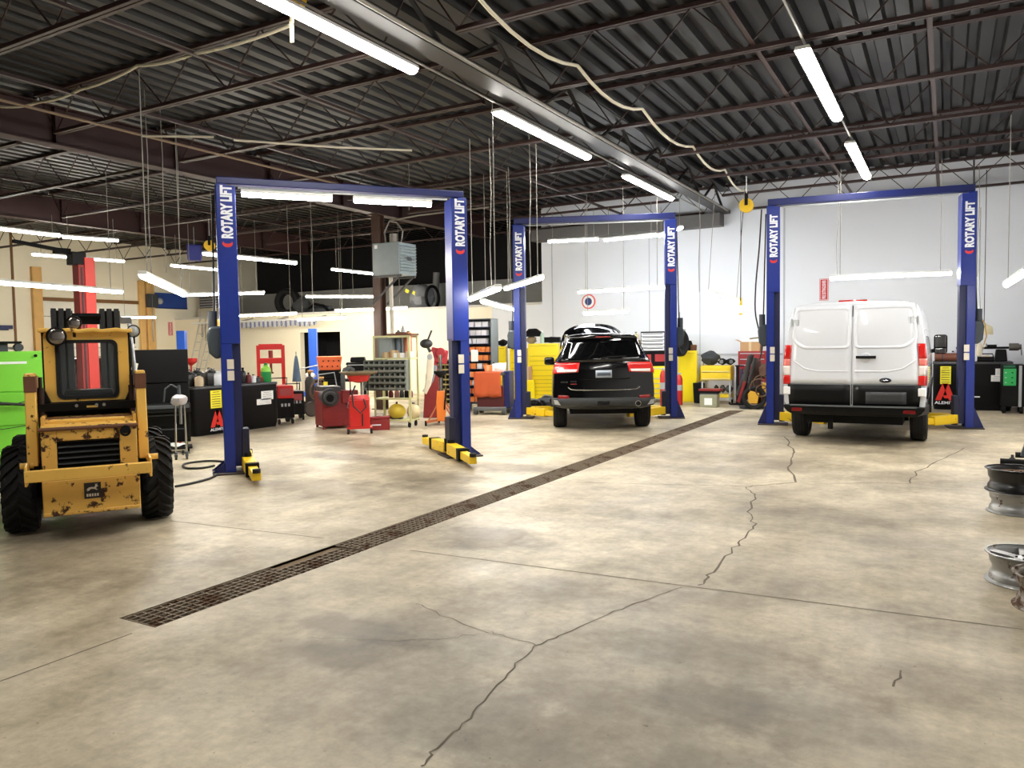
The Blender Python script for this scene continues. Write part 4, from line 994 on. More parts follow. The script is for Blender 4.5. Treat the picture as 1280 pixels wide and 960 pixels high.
def carton(loc, w, d, h, rz, label, m=None, cat='box', group=None, open_=False, nm='cardboard_box'):
    t = thing(nm, label, cat, loc, rz, group); b = B(); b.bx(-w/2,-d/2,0,w/2,d/2,h); obj('box', b, m or CARD, t, bevel=.004)
    b = B(); b.bx(-.03,-d/2-.002,0,.03,d/2+.002,h+.002); obj('tape', b, mat('tape',(200,176,136),.4), t, smooth=0)
    if open_:
        for s in (-1,1): b = B(); b.bar((s*w/2,0,h),(s*(w/2+.12),0,h+.06),d,.006); obj('flap', b, m or CARD, t, smooth=0)
    return t

# green cabinet at the left edge
GRN = mat('bright green enamel', (122,206,62), .35, var=.04)
t = thing('steel_cabinet', 'bright green steel cabinet at the left edge behind the loader', 'cabinet', at0(2,590), rzc(2)+.12)
b = B(); b.bx(-.52,-.25,.12,.52,.30,1.56); obj('body', b, GRN, t, bevel=.01)
for k, z in enumerate((.16,.62,1.05)):
    b = B(); b.bx(-.50,-.268,z,.50,-.251,z+.41); d = obj('front_panel', b, GRN, t, bevel=.006)
b = B(); b.bx(-.16,-.272,1.40,.30,-.268,1.43); obj('white_strip', b, WHT, t, smooth=0)  # thin white strip across the upper front panel
for x, z in ((.40,1.50),(.43,1.2),(.36,.93)):
    b = B(); b.cyl((x,-.28,z),(x,-.26,z),.02,n=12); obj('bolt', b, BLKM, t)
b = B(); b.tube([(-.5,-.29,.98),(-.2,-.31,.90),(.1,-.31,.88),(.4,-.29,.95)], .006); b.tube([(-.5,-.29,.62),(0,-.31,.58),(.4,-.29,.62)], .005); obj('cable_loop', b, CABLE, t)
casters(t, 1.0, .5, .06)
P = Vector(t.location); cab_rz = t.rotation_euler.z
def onl(P, rz, x, y, z): return (P[0]+x*math.cos(rz)-y*math.sin(rz), P[1]+x*math.sin(rz)+y*math.cos(rz), z)
b = B(); b.tube([(-.9,-.02,.0),(-.4,-.06,-.07),(0,-.06,-.15),(.30,-.04,-.19)], .018); hs = one('air_hose', b, CABLE, 'black hose slanting across the front of the green cabinet', 'hose', onl(P,cab_rz,.0,-.30,1.06), cab_rz)
t = thing('floor_jack', 'flat dark jack lying on top of the green cabinet', 'jack', onl(P,cab_rz,-.02,0,1.56), cab_rz)
b = B(); b.bx(-.35,-.12,.10,.30,.12,.13); b.bx(-.32,-.10,.03,-.05,.10,.10); obj('frame', b, BLKM, t, bevel=.01)
b = B(); b.bx(-.05,-.06,0,.15,.06,.11); b.cyl((.27,-.1,.05),(.27,.1,.05),.05,n=14); b.cyl((-.25,-.12,.035),(-.25,.12,.035),.035,n=14); obj('roller', b, DGR, t)
b = B(); b.bar((.0,0,.06),(.30,0,.03),.05,.03); obj('arm', b, STEEL, t)
t = thing('mounting_bracket', 'dark blue bracket on the left wall above the green cabinet', 'bracket', tuple(PX(6,409,XL+.03)), 0)
b = B(); b.bx(-.02,-.5,-.06,.10,.2,.06); obj('plate', b, BLUED, t, bevel=.01); b = B(); b.bx(-.0,-.4,-.10,.03,.1,-.06); obj('lip', b, BLUED, t)

# black tool chest with a raised back, behind the loader
t = thing('tool_chest', 'tall black tool chest with a fold-out tray between the loader and the black tank', 'tool chest', at0(199,562), rzc(199))
b = B(); b.bx(-.46,-.05,1.04,.46,.30,1.55); obj('upper_chest', b, BLK, t, bevel=.008)
b = B(); b.bx(-.46,-.02,.10,.46,.30,1.03); obj('lower_chest', b, BLK, t, bevel=.008)
for z in (.14,.36): b = B(); b.bx(-.44,-.035,z,.44,-.02,z+.2); dr = obj('drawer', b, BLK, t, bevel=.004); b = B(); b.bx(-.40,-.05,z+.16,.40,-.035,z+.18); obj('handle', b, DGR, dr)
b = B(); b.bx(-.50,-.42,.60,.46,-.02,.72); tr = obj('work_tray', b, BLKM, t, bevel=.01)
b = B(); b.bx(-.48,-.44,.66,.44,-.42,.715); obj('tray_lip', b, DGR, tr, bevel=.005)
casters(t, .9, .5, .05)
b = B(); b.tube([(0,0,.10),(-.01,0,.30),(.01,0,.42)], .006); b.box((0,-.004,.03),(.08,.01,.11),ry=.25); one('hang_tag', b, mat('tag ivory',(206,202,186),.6), 'pale tag on a string hanging before the black tool chest', 'tag', onl(t.location, t.rotation_euler.z, -.29,-.07,1.27), t.rotation_euler.z)
# red bucket and folded sheet
t = thing('bucket', 'red bucket on the floor in front of the black tool chest', 'bucket', at0(216,556), 0)
b = B(); b.lathe([(.001,.005),(.13,0),(.165,.36),(.172,.37),(.16,.37),(.125,.02),(.001,.02)], n=24); obj('pail', b, RED, t)
b = B(); b.torus((0,0,.36),.175,.006,'y',20,6,200,340); obj('bail', b, STEEL, t)
t = thing('creeper_board', 'low dark trolley carrying a white sheet beside the rolling lamp stand', 'trolley', at0(221,566), rzc(220))
b = B(); b.bx(-.24,-.16,.07,.22,.18,.10); obj('deck', b, BLKM, t, bevel=.008); casters(t,.44,.32,.033)
b = B(); rows = [[Vector((-.22+.36*i/6, -.13+.26*j/4, .105+.02*math.sin(i*1.3+j)+.02)) for i in range(7)] for j in range(5)]; b.grid(rows); one('paper_sheet', b, PAPER, 'crumpled white sheet lying on the low dark trolley', 'paper', at0(221,566), rzc(220), solid=.003)
# rolling stand with chrome legs
t = thing('lamp_stand', 'chrome legged rolling stand with a wrapped head, right of loader tyre', 'stand', at0(229,574), rzc(229))
for x in (-.09,.05): 
    b = B(); b.tube([(x,0,.08),(x*.8,0,.86)], .013, 10); obj('leg', b, CHR, t)
    b = B(); b.cyl((x-.015,-.02,.045),(x+.015,-.02,.045),.045,n=14); b.bx(x-.02,-.03,.04,x+.02,.01,.1); obj('caster', b, DGR, t)
b = B(); b.bar((-.09,0,.09),(.09,0,.09),.03,.03); b.bar((0,-.14,.09),(0,.16,.09),.03,.03); obj('base_bar', b, CHR, t)
b = B(); b.blob((-.02,0,.84),(.12,.08,.08),.25,12,8,3); obj('wrapped_head', b, mat('cling wrap',(170,164,164),.3), t)
b = B(); b.cyl((-.02,0,.80),(-.02,0,1.05),.03,.02,n=14); b.tube([(-.02,0,1.0),(-.12,0,1.06),(-.2,0,1.0),(-.22,.02,.82)], .012); obj('grip', b, DGR, t)
b = B(); b.cyl((-.01,.0,.5),(-.01,.0,.9),.02,n=12); obj('piston', b, STEEL, t)

# black bulk oil tank with the red letter mark
ALEM = mat('mark orange red', (214,44,30), .45, var=0)
NOTE = mat('notice yellow', (238,224,40), .6, var=.03)
INK = mat('notice ink', (60,56,40), .7)
def notice(p, M, w, h, m, lines, parent, ink=INK, nm='notice'):
    b = B(); b.prism([(-w/2,-h/2),(w/2,-h/2),(w/2,h/2),(-w/2,h/2)], 0, .003, 'z'); b.xf(Matrix.Translation(p) @ M); o = obj(nm, b, m, parent, smooth=0)
    b = B()
    for k in range(lines):
        z = h/2-(k+.7)*h/(lines+.5); ww = w*(.38 if k else .3); b.prism([(-ww,z-h*.018),(ww,z-h*.018),(ww,z+h*.018),(-ww,z+h*.018)], .003, .004, 'z')
    b.xf(Matrix.Translation(p) @ M); obj('print', b, ink, o, smooth=0); return o
def amark(p, M, hgt, parent):
    b = B()
    b.prism([(-.5,0),(-.2,0),(.17,1),(-.13,1)], 0, .006, 'z'); b.prism([(-.13,1),(.17,1),(.52,0),(.22,0)], 0, .006, 'z'); b.prism([(-.12,.30),(.26,.30),(.32,.12),(-.02,.12)], 0, .005, 'z')
    b.xf(Matrix.Translation(p) @ M @ Matrix.Diagonal((hgt,hgt,1,1))); o = obj('red_letter_mark', b, ALEM, parent, smooth=0)
    b = fit('ALEMITE', hgt*1.12, hgt*.17, .02); b.xf(Matrix.Translation(p) @ M @ Matrix.Translation((0.01,-hgt*.14,.003))); obj('lettering', b, LETW, o, smooth=0)
TX = Matrix(((0,0,1,0),(1,0,0,0),(0,1,0,0),(0,0,0,1)))      # text x->+Y, y->Z, faces +X
def tank(loc, w, d, h, label, M_notes, faceM, fp):
    t = thing('oil_tank', label, 'tank', loc, 0)
    def rr2(k, r=.10):
        o = []
        for sx, sy, a0 in ((1,1,0),(-1,1,90),(-1,-1,180),(1,-1,270)):
            for i in range(5): a = rad(a0+22.5*i); o.append((sx*(w/2*k-r)+r*math.cos(a), sy*(d/2*k-r)+r*math.sin(a)))
        return o
    b = B(); b.loft([[Vector((x,y,z)) for x, y in rr2(k)] for k, z in ((.97,.0),(.98,.05),(1,.10),(1,h-.10),(1.0,h-.05))]); obj('body', b, BLK, t, smooth=40)
    b = B(); b.loft([[Vector((x,y,z)) for x, y in rr2(k)] for k, z in ((1.0,h-.05),(1.015,h-.045),(1.015,h-.012),(1.0,h))]); obj('counter_top', b, mat('tank top',(40,40,42),.4), t, smooth=40)
    return t
c = (-12.05, 9.95, 0)
t = tank(c, 1.1, 2.0, .88, 'black oil tank with a red letter mark behind the nearest lift', None, None, None)
X = -11.5-c[0]+.001
def tk(px, py): p = PX(px,py,-11.5); return Vector((X, p.y-c[1], p.z))
notice(tk(270,499), TX, .24, .32, NOTE, 7, t)
p = tk(272,538); amark(Vector((X,p.y,.13)), TX, .30, t)
notice(tk(334,494), TX, .30, .17, PAPER, 4, t, nm='label'); notice(tk(330,502), TX, .36, .11, PAPER, 3, t, nm='label')
ypos = -1.01
b = B(); b.torus((.25,ypos-.04,.50),.20,.02,'y',28,8); b.cyl((.25,ypos-.07,.5),(.25,ypos,.5),.05,n=14)
for k in range(5): a = 2*PI*k/5; b.bar((.25,ypos-.03,.5),(.25+.2*math.cos(a),ypos-.03,.5+.2*math.sin(a)),.02,.02)
obj('hose_reel', b, mat('reel maroon',(120,40,44),.45), t)
b = B(); b.blob((.20,ypos-.08,.34),(.10,.06,.09),.3,10,6,9); obj('rag', b, mat('rag pale',(190,176,176),.8), t)
# containers along the tank's top
tz = .88
SMK = mat('smoky jug', (176,188,192), .35); BLJ = mat('blue fluid jug', (70,130,160), .35); WHJ = mat('milk white jug', (222,226,230), .4)
def tp(px, depthx): p = PX(px, 482, depthx); return (p.x, p.y, tz)
t = thing('jug', 'blue fluid in a big pale jug at the near end of the black tank', 'jug', (-12.08,9.12,tz), rzc(221))
b = B(); b.loft([[Vector((x*k,y*k,z)) for x, y in ((-.15,-.07),(-.13,-.1),(.13,-.1),(.15,-.07),(.15,.07),(.13,.1),(-.13,.1),(-.15,.07))] for k, z in ((.97,0),(1,.02),(1,.26))]); obj('blue_body', b, BLJ, t)
b = B(); b.loft([[Vector((x*k,y*k,z)) for x, y in ((-.15,-.07),(-.13,-.1),(.13,-.1),(.15,-.07),(.15,.07),(.13,.1),(-.13,.1),(-.15,.07))] for k, z in ((1,.26),(1,.31),(.8,.37),(.75,.38))]); b.tube([(-.02,0,.37),(0,0,.42),(.06,0,.42),(.09,0,.37)], .014); obj('shoulder', b, SMK, t)
b = B(); b.cyl((-.09,0,.37),(-.09,0,.41),.03,n=14); obj('cap', b, WHT, t)
b = B(); b.bx(-.10,-.103,.09,-.02,-.1,.21); obj('label', b, mat('label navy',(24,44,70),.6), t, smooth=0)
BJ = mat('black oil jug', (20,20,22), .35)
for k, (px, dx, lb) in enumerate(((234,-11.78,'black oil jug standing right beside the blue fluid jug'),(246,-11.75,'black oil jug under the red funnel'),(249,-12.15,'black oil jug just right of the funnel'),(262,-11.75,'black oil jug next to the milky jugs'),(266,-12.1,'black oil jug nearest the milky jugs, partly hidden'))):
    bottle(tp(px,dx), .11, .30+.02*(k % 2), BJ, lb, kind='jug', nm='oil_jug', cat='jug', capm=mat('cap grey',(150,146,140),.5), group='black oil jugs on the tank', rz=1.2+.5*k)
t = thing('funnel', 'red funnel sitting mouth up on a black oil jug', 'funnel', tp(240,-11.66)[:2]+(tz+.27,), 0)
b = B(); b.lathe([(.012,0),(.014,.10),(.10,.17),(.105,.23),(.10,.23),(.095,.175),(.01,.1)], n=24); obj('cone', b, RED, t); b = B(); b.torus((0,0,.23),.102,.006); obj('rim', b, RED, t)
bottle(tp(249,-11.58), .075, .22, mat('amber label bottle',(190,170,140),.5), 'small pale bottle in front of the black oil jugs', nm='bottle')
bottle(tp(274,-11.62), .10, .26, WHJ, 'milky white jug left of the nearest lift post', kind='jug', nm='jug', cat='jug', rz=.9)
bottle(tp(283,-11.7), .10, .36, WHJ, 'tall milky jug half hidden by the nearest lift post', kind='jug', nm='jug', cat='jug', rz=.9)
for k, (px, r, h, m, lb) in enumerate(((304,.06,.30,BJ,'black bottle just right of the nearest lift post'),(311,.05,.2,mat('maroon',(110,40,46),.5),'small maroon bottle on the tank behind the lift post'),(317,.05,.16,WHJ,'small white bottle in the middle of the tank top'),(323,.06,.12,DGR,'low dark tin near the green bottle'),(328,.05,.14,RED,'small red tin beside the green bottle'))):
    bottle(tp(px,-11.65), r, h, m, lb)
t = thing('bottle', 'green bottle with a yellow shoulder at the far end of the tank', 'bottle', tp(333,-11.62), 0)
b = B(); b.lathe([(.001,0),(.095,0),(.10,.02),(.10,.20)], n=18); obj('body', b, mat('green bottle',(30,140,70),.35), t); b = B(); b.lathe([(.10,.20),(.09,.27),(.045,.31),(.045,.33)], n=18); obj('shoulder', b, mat('lime',(140,206,70),.35), t); b = B(); b.cyl((0,0,.33),(0,0,.37),.035,n=14); obj('cap', b, mat('green cap',(40,120,60),.4), t)
# air hoses on the floor by the nearest post
b = B(); pts = [G(px,py,.014) for px, py in ((279,577),(262,576),(240,578),(229,581),(233,585),(252,585),(268,582))]; b.tube(refine([[tuple(p)] for p in pts],5) and [Vector(q[0]) for q in refine([[tuple(p)] for p in pts],5)], .014, 8)
one('air_hose', b, CABLE, 'short looped black hose on the floor left of nearest lift post', 'hose')
b = B(); pts = [G(px,py,.014) for px, py in ((274,592),(262,598),(240,604),(219,608))]; b.tube([Vector(q[0]) for q in refine([[tuple(p)] for p in pts],5)], .014, 8)
one('air_hose', b, CABLE, 'black hose running from loader tyre to nearest lift post', 'hose')

# red press frame, welders, torch cart
t = thing('shop_press', 'red steel shop press frame against the cream office wall', 'press', tuple(PD(338,433,17.6).xy)+(0,), rzc(338))
for s in (-1,1): b = B(); b.bx(s*.27-.04,-.06,0,s*.27+.04,.06,1.6); obj('upright', b, RED, t, bevel=.006); 
for z in (1.50,1.18,.55): b = B(); b.bx(-.26,-.07,z,.26,.07,z+(.13 if z > 1 else .10)); obj('crossbar', b, RED, t, bevel=.006)
b = B(); b.cyl((0,0,1.20),(0,0,1.48),.05,n=16); b.cyl((0,0,.95),(0,0,1.2),.03,n=14); obj('ram', b, REDD, t)
for s in (-1,1): b = B(); b.bx(s*.27-.08,-.35,0,s*.27+.08,.35,.05); obj('foot', b, RED, t, bevel=.005)
b = B(); b.tube([(-.16,.0,1.0),(-.08,0,.96),(.05,0,.97)], .02); obj('pump_handle', b, BLKM, t)
def welder(loc, rz, label, w=.34, h=.78, topm=RED, mast=False):
    t = thing('welder_cart', label, 'welder', loc, rz)
    b = B(); b.bx(-w/2,-.28,.12,w/2,.28,h-.26); obj('lower_cabinet', b, BLK, t, bevel=.012)
    b = B(); b.bx(-w/2+.005,-.27,h-.26,w/2-.005,.27,h); u = obj('power_source', b, topm, t, bevel=.015)
    b = B(); b.bx(-w/2+.05,-.277,h-.2,w/2-.05,-.27,h-.06); obj('front_panel', b, mat('panel rose',(150,60,60),.4), u, smooth=0)
    for k in range(3): b = B(); b.bx(-.10+k*.07,-.284,.36,-.06+k*.07,-.28,.42); obj('socket', b, LGR, t, smooth=0)
    b = B(); b.tube([(-w/2,.2,h-.02),(-w/2,.15,h+.14),(w/2,.15,h+.14),(w/2,.2,h-.02)], .012); obj('handle', b, BLKM, t)
    for s in (-1,1): b = B(); b.cyl((s*w/2-.02,.2,.11),(s*w/2+.03,.2,.11),.11,n=20); obj('wheel', b, RUB, t)
    for s in (-1,1): b = B(); b.cyl((s*w*.4-.015,-.24,.055),(s*w*.4+.015,-.24,.055),.055,n=14); obj('caster', b, RUB, t)
    return t
welder(at0(353,529), rzc(349)+.3, 'red topped black welder on wheels at the end of the black tank')
t = welder(at0(369,524), rzc(366)+.2, 'small black welder cart under the hanging blue cloth', .30, .62, BLK)
b = B(); b.tube([(.1,.2,.5),(.1,.2,1.45)], .012)
o = obj('pole', b, STEEL, t)
rows = []
for k in range(8):
    f = k/7; z = 1.36-.56*f; rows.append([Vector((.1+(.02+.055*f**.6)*math.cos(2*PI*i/12)*(1+.3*math.sin(2.1*i+f)), .2+(.02+.05*f)*math.sin(2*PI*i/12)*(1+.2*math.cos(4*i)), z)) for i in range(13)])
one('work_cloth', B().grid(rows), mat('faded blue cloth',(92,112,136),.85), 'faded blue cloth hanging from a pole beside the doorway', 'cloth', t.location, t.rotation_euler.z, solid=.004)
t = thing('torch_cart', 'dark two wheeled torch cart with hoses beside the blue post', 'torch cart', at0(394,519), rzc(394)+.5)
b = B(); b.bx(-.26,-.20,.08,.34,.22,.12); b.tube([(-.26,.2,.1),(-.26,.2,1.05),(.20,.2,1.12),(.24,.2,1.0)], .016); obj('frame', b, LGR, t)
for s in (-1,1): b = B(); b.lathe([(.05,-.03),(.15,-.035),(.17,-.02),(.17,.02),(.15,.035),(.05,.03)], (-.22+.0,s*.24,.17), 'y', 22, caps=True); obj('wheel', b, mat('cart wheel',(70,60,52),.7), t)
for k, (x, r, h, m) in enumerate(((-.10,.11,.86,mat('cylinder dark',(44,40,38),.5)),(.16,.13,.70,mat('cylinder maroon',(80,44,40),.55)))):
    b = B(); b.lathe([(.001,.12),(r,.13),(r,h-.08),(r*.7,h),(.03,h+.03),(.03,h+.08)], (x,.02,0), n=18); cy = obj('gas_cylinder', b, m, t)
    b = B(); b.sph((x,.02,h+.12),(.05,.04,.05)); b.cyl((x-.08,-.03,h+.14),(x+.06,-.03,h+.14),.025,n=12); obj('regulator', b, mat('brass',(180,140,80),.35,metal=.7), cy)
b = B(); b.torus((-.05,-.24,.55),.20,.015,'y',26,8); b.torus((.0,-.26,.52),.17,.014,'y',26,8); b.torus((-.02,-.25,.6),.22,.013,'y',26,8); obj('hose_coil', b, mat('hose brown',(96,72,52),.6), t)
b = B(); b.bx(.08,-.28,.64,.18,-.26,.76); obj('yellow_tag', b, NOTE, t, smooth=0)
# four post lift far behind
t = thing('four_post_lift', 'bright blue four post lift far back by the dark doorway', 'car lift', tuple((PD(309,415,22.0)).xy)+(0,), rad(29.5)+.02)
w4 = (392-229)/F*22.0/2; BL4 = mat('bright blue paint',(46,96,206),.4)
for s in (-1,1):
    for y in (0,):
        b = B(); b.bx(s*w4-.11,y-.10,0,s*w4+.11,y-.08,2.06); b.bx(s*w4-.11,y-.10,0,s*w4-.09,y+.10,2.06); b.bx(s*w4+.09,y-.10,0,s*w4+.11,y+.10,2.06); b.bx(s*w4-.2,y-.2,0,s*w4+.2,y+.2,.02); p4 = obj('post', b, BL4, t, bevel=.004)
        b = B(); b.bx(s*w4-.05,y-.06,.3,s*w4+.03,y-.0,2.0); obj('latch_bar', b, mat('latch navy',(20,40,110),.5), p4)
b = B(); b.bx(-w4,-.08,.12,w4,.08,.26); obj('crossbeam', b, BL4, t, bevel=.006)

# things beside the doorway: cart with orange crate, dark engine and white bags
t = thing('steel_bench', 'dark steel bench half hidden behind the dark red parts washer', 'bench', at0(424,513), rzc(424))
b = B(); b.bx(-.70,-.25,.70,.70,.30,.76); obj('top', b, BLKM, t, bevel=.006)
for x in (-.66,.60):
    for y in (-.22,.24): b = B(); b.bx(x,y,0,x+.06,y+.06,.70); obj('leg', b, BLKM, t)
b = B(); b.bx(-.66,-.2,.18,.66,.25,.21); obj('shelf', b, BLKM, t)
BP, BR = t.location.copy(), t.rotation_euler.z
t = thing('crate', 'orange crate tipped on the dark bench by the doorway', 'crate', onl(BP,BR,-.20,.02,.765), BR+.05)
b = B(); b.loft([[Vector((x,y,z)) for x, y in ((-a,-.2),(a,-.2),(a,.2),(-a,.2))] for a, z in ((.24,.22),(.30,.55))]); obj('shell', b, mat('crate orange',(226,104,52),.5), t, bevel=.02)
b = B()
for i in range(4):
    for j in range(2): b.cyl((-.18+.12*i+.03*j,-.215,.31+.13*j),(-.18+.12*i+.03*j,-.19,.31+.13*j),.018,n=10)
obj('hand_hole', b, BLKM, t); b = B(); b.bx(-.26,-.18,0,.26,.18,.22); obj('lower_tub', b, BLKM, t, bevel=.02)
t = thing('storage_case', 'black lidded case stacked on the dark bench right of the orange crate', 'case', onl(BP,BR,.46,.02,.765), BR-.15)
b = B(); b.box((0,0,.16),(.46,.36,.32),top=(1.06,1)); obj('tub', b, BLKM, t, bevel=.03)
b = B(); b.box((0,0,.36),(.50,.38,.07)); b.box((.02,0,.46),(.36,.30,.12),top=(.9,.9)); obj('lid', b, BLK, t, bevel=.02)
b = B(); b.bx(-.2,-.2,.32,.2,-.19,.34); obj('strap', b, LGR, t)
t = thing('cloth_bundle', 'white cloth bundle lying on the bench edge below the orange crate', 'cloth', onl(BP,BR,-.66,-.08,.775), BR); b = B(); b.blob((0,0,.08),(.12,.08,.08),.3,14,8,4); obj('cloth', b, mat('white cloth',(226,224,220),.8), t); b = B(); b.blob((.02,-.08,.07),(.10,.07,.06),.3,12,8,5); obj('fold', b, mat('white cloth',(226,224,220),.8), t)
# dark red parts washer with pump motor
t = thing('parts_washer', 'dark red parts washer with a black horn motor on its corner', 'parts washer', at0(420,534), rzc(420)+.25)
b = B(); b.bx(-.32,-.30,.05,.32,.32,.70); obj('tank', b, REDD, t, bevel=.012)
for x in (-.31,.27):
    for y in (-.28,.26): b = B(); b.bx(x,y,0,x+.04,y+.04,.12); obj('leg', b, REDD, t)
b = B(); b.bx(.05,-.33,.48,.36,.1,.72); sb = obj('switch_box', b, REDD, t, bevel=.01)
b = B(); b.torus((.18,-.34,.42),.04,.008,'y'); b.bx(.15,-.35,.44,.21,-.32,.50); obj('padlock', b, STEEL, sb)
b = B(); b.cyl((-.18,-.36,.60),(-.16,-.02,.62),.17,n=22); b.cyl((-.22,-.50,.60),(-.18,-.34,.60),.11,.13,n=22); mo = obj('motor', b, mat('motor charcoal',(58,58,60),.55), t)
b = B(); b.cyl((-.225,-.515,.60),(-.22,-.49,.60),.07,n=18); obj('fan_mouth', b, BLKM, mo)
b = B(); b.bx(-.30,-.25,.70,.05,.28,.80); obj('lid', b, mat('motor charcoal',(58,58,60),.55), t, bevel=.01)
b = B(); b.tube([(.16,.0,.70),(.16,.0,1.00),(.20,.0,1.10),(.30,.02,1.13),(.38,.05,1.08)], .045, 12); obj('exhaust_pipe', b, mat('pipe grey',(86,88,90),.5), t)
b = B(); b.tube([(-.30,.1,.8),(-.28,.1,1.02),(.02,.1,1.05),(.06,.1,.8)], .012); obj('guard_rail', b, LGR, t)
# red waste oil drainer
t = thing('oil_drainer', 'bright red rolling oil drainer with a wide drip pan on top', 'oil drainer', at0(450,541), rzc(450))
b = B(); b.lathe([(.001,.10),(.17,.10),(.185,.13),(.185,.62),(.16,.68),(.001,.69)], n=28); b.bx(-.17,-.19,.12,.17,-.10,.6); obj('tank', b, RED, t, bevel=.008)
b = B(); b.cyl((.05,-.02,.68),(.05,-.02,.92),.025,n=14); obj('riser', b, STEEL, t)
b = B(); b.lathe([(.03,.90),(.16,.93),(.20,1.02),(.20,1.04)], (.0,-.02,0), n=28); pn = obj('drip_bowl', b, RED, t)
b = B(); b.lathe([(.20,1.035),(.33,1.08),(.34,1.10),(.30,1.095),(.18,1.045),(.001,1.04)], (.0,-.02,0), n=30); obj('splash_pan', b, mat('pan olive',(120,108,84),.5), pn)
b = B(); b.tube([(.08,-.2,.62),(.12,-.24,.48),(.02,-.26,.38),(-.10,-.24,.5),(-.12,-.22,.72),(-.06,-.2,.86)], .014); b.tube([(.05,-.2,.36),(.05,-.205,.14)], .012); obj('drain_hose', b, CABLE, t)
b = B(); b.tube([(-.15,.12,.6),(-.15,.14,.95),(.16,.14,.95),(.16,.12,.6)], .012); obj('push_handle', b, BLKM, t)
b = B(); b.bx(-.22,-.20,.09,.22,.20,.12); obj('base', b, RED, t)
for x, y in ((-.2,-.18),(.2,-.18),(-.2,.18),(.2,.18)): b = B(); b.cyl((x-.02,y,.05),(x+.02,y,.05),.05,n=16); obj('caster', b, RUB, t)
t = thing('toolbox', 'small dark red toolbox on the floor between oil drainer and rack', 'toolbox', at0(475,537), rzc(475))
b = B(); b.bx(-.18,-.12,0,.18,.12,.20); obj('case', b, REDD, t, bevel=.008); b = B(); b.bx(-.185,-.125,.20,.185,.125,.25); obj('lid', b, REDD, t, bevel=.015); b = B(); b.tube([(-.07,0,.25),(-.06,0,.29),(.06,0,.29),(.07,0,.25)], .008); obj('handle', b, STEEL, t)
b = B(); b.bx(-.14,-.13,.09,.02,-.12,.11); obj('white_stripe', b, LETW, t, smooth=0)

# rack with grey bolt bins
CRM = mat('rack cream', (198,196,146), .5, rust=(130,110,70), rth=.66)
t = thing('bolt_bin_rack', 'cream angle iron rack on casters holding grey bolt bins', 'rack', at0(497,533), rzc(497)-.38)
RP, RR = t.location.copy(), t.rotation_euler.z; w, d, h = .74, .46, 1.74
for sx in (-1,1):
    for sy in (-1,1): b = B(); x, y = sx*w/2, sy*d/2; b.bx(min(x,x-sx*.04),min(y,y-sy*.005),.1,max(x,x-sx*.04),max(y,y-sy*.005),h); b.bx(min(x,x-sx*.005),min(y,y-sy*.04),.1,max(x,x-sx*.005),max(y,y-sy*.04),h); obj('post', b, CRM, t, smooth=0)
for z in (.12,.53,1.29): b = B(); b.bx(-w/2,-d/2,z,w/2,d/2,z+.03); obj('shelf', b, CRM, t, bevel=.004)
b = B(); b.bx(-w/2,-d/2,h-.04,w/2,-d/2+.005,h); b.bx(-w/2,d/2-.005,h-.04,w/2,d/2,h); obj('top_rail', b, CRM, t, smooth=0)
casters(t, w, d, .05)
BIN = mat('bolt bin grey', (112,116,108), .5)
bins = thing('bolt_bin_cabinet', 'grey bolt bin cabinet of five rows fixed to the cream rack front', 'bin cabinet', onl(RP,RR,-.06,-d/2-.17,.72), RR)
b = B(); b.bx(-.42,.11,0,.42,.15,.56); obj('bin_backing', b, mat('bin painted shade',(16,17,16),.9), bins, smooth=0); b = B(); b.bx(-.42,-.02,0,-.41,.15,.56); b.bx(.41,-.02,0,.42,.15,.56); b.bx(-.42,-.02,.555,.42,.15,.565); b.bx(-.42,-.02,-.005,.42,.15,.005); obj('shell', b, BIN, bins, smooth=0)  # near-black backing paints in the shade inside the bins
for r in range(5):
    z = .012+r*.11; b = B(); b.bx(-.41,-.02,z+.092,.41,.13,z+.098); sh = obj('bin_shelf', b, BIN, bins, smooth=0)
    for c in range(8):
        x = -.41+c*.1025; b = B(); b.bx(x+.003,-.05,z,x+.10,-.044,z+.04); b.bx(x+.003,-.05,z,x+.10,-.03,z+.004); b.bx(x,-.05,z,x+.010,.11,z+.085); b.bx(x+.092,-.05,z,x+.1025,.11,z+.085); b.bx(x+.03,-.053,z+.01,x+.07,-.05,z+.03); obj('bin', b, BIN, sh, smooth=0)
def onr(x, y, z): return onl(RP, RR, x, y, z)
t = thing('cabinet_box', 'grey metal box on the upper shelf of the bin rack', 'box', onr(-.19,.06,1.325), RR); b = B(); b.bx(-.14,-.14,0,.14,.14,.40); obj('shell', b, mat('box grey blue',(140,150,150),.5), t, bevel=.008); b = B(); b.bx(-.12,-.15,.03,.12,-.14,.38); obj('door', b, mat('box grey blue',(140,150,150),.5), t, bevel=.006)
for k, (x, r, hh, m, lb) in enumerate(((.02,.06,.52,mat('steel blue',(96,108,120),.45),'slate grey cylinder standing on the upper rack shelf'),(.115,.035,.6,mat('tube grey',(150,154,158),.4),'thin pale tube standing behind the slate cylinder'),(.22,.075,.50,mat('salmon',(214,126,96),.5),'salmon coloured cylinder on the upper rack shelf'))):
    t = thing('canister', lb, 'canister', onr(x,.10,1.325), RR); b = B(); b.lathe([(.001,0),(r,0),(r,hh*.88),(r*.8,hh*.93),(r*.4,hh*.96)], n=18); obj('body', b, m, t); b = B(); b.cyl((0,0,hh*.95),(0,0,hh),r*.35,n=12); obj('cap', b, DGR, t)
carton(onr(-.12,-.14,1.325), .15, .12, .10, RR, 'small brown carton at the left of the upper rack shelf'); carton(onr(.03,-.15,1.325), .14, .12, .14, RR+.2, 'brown carton behind the white boxes on the rack')
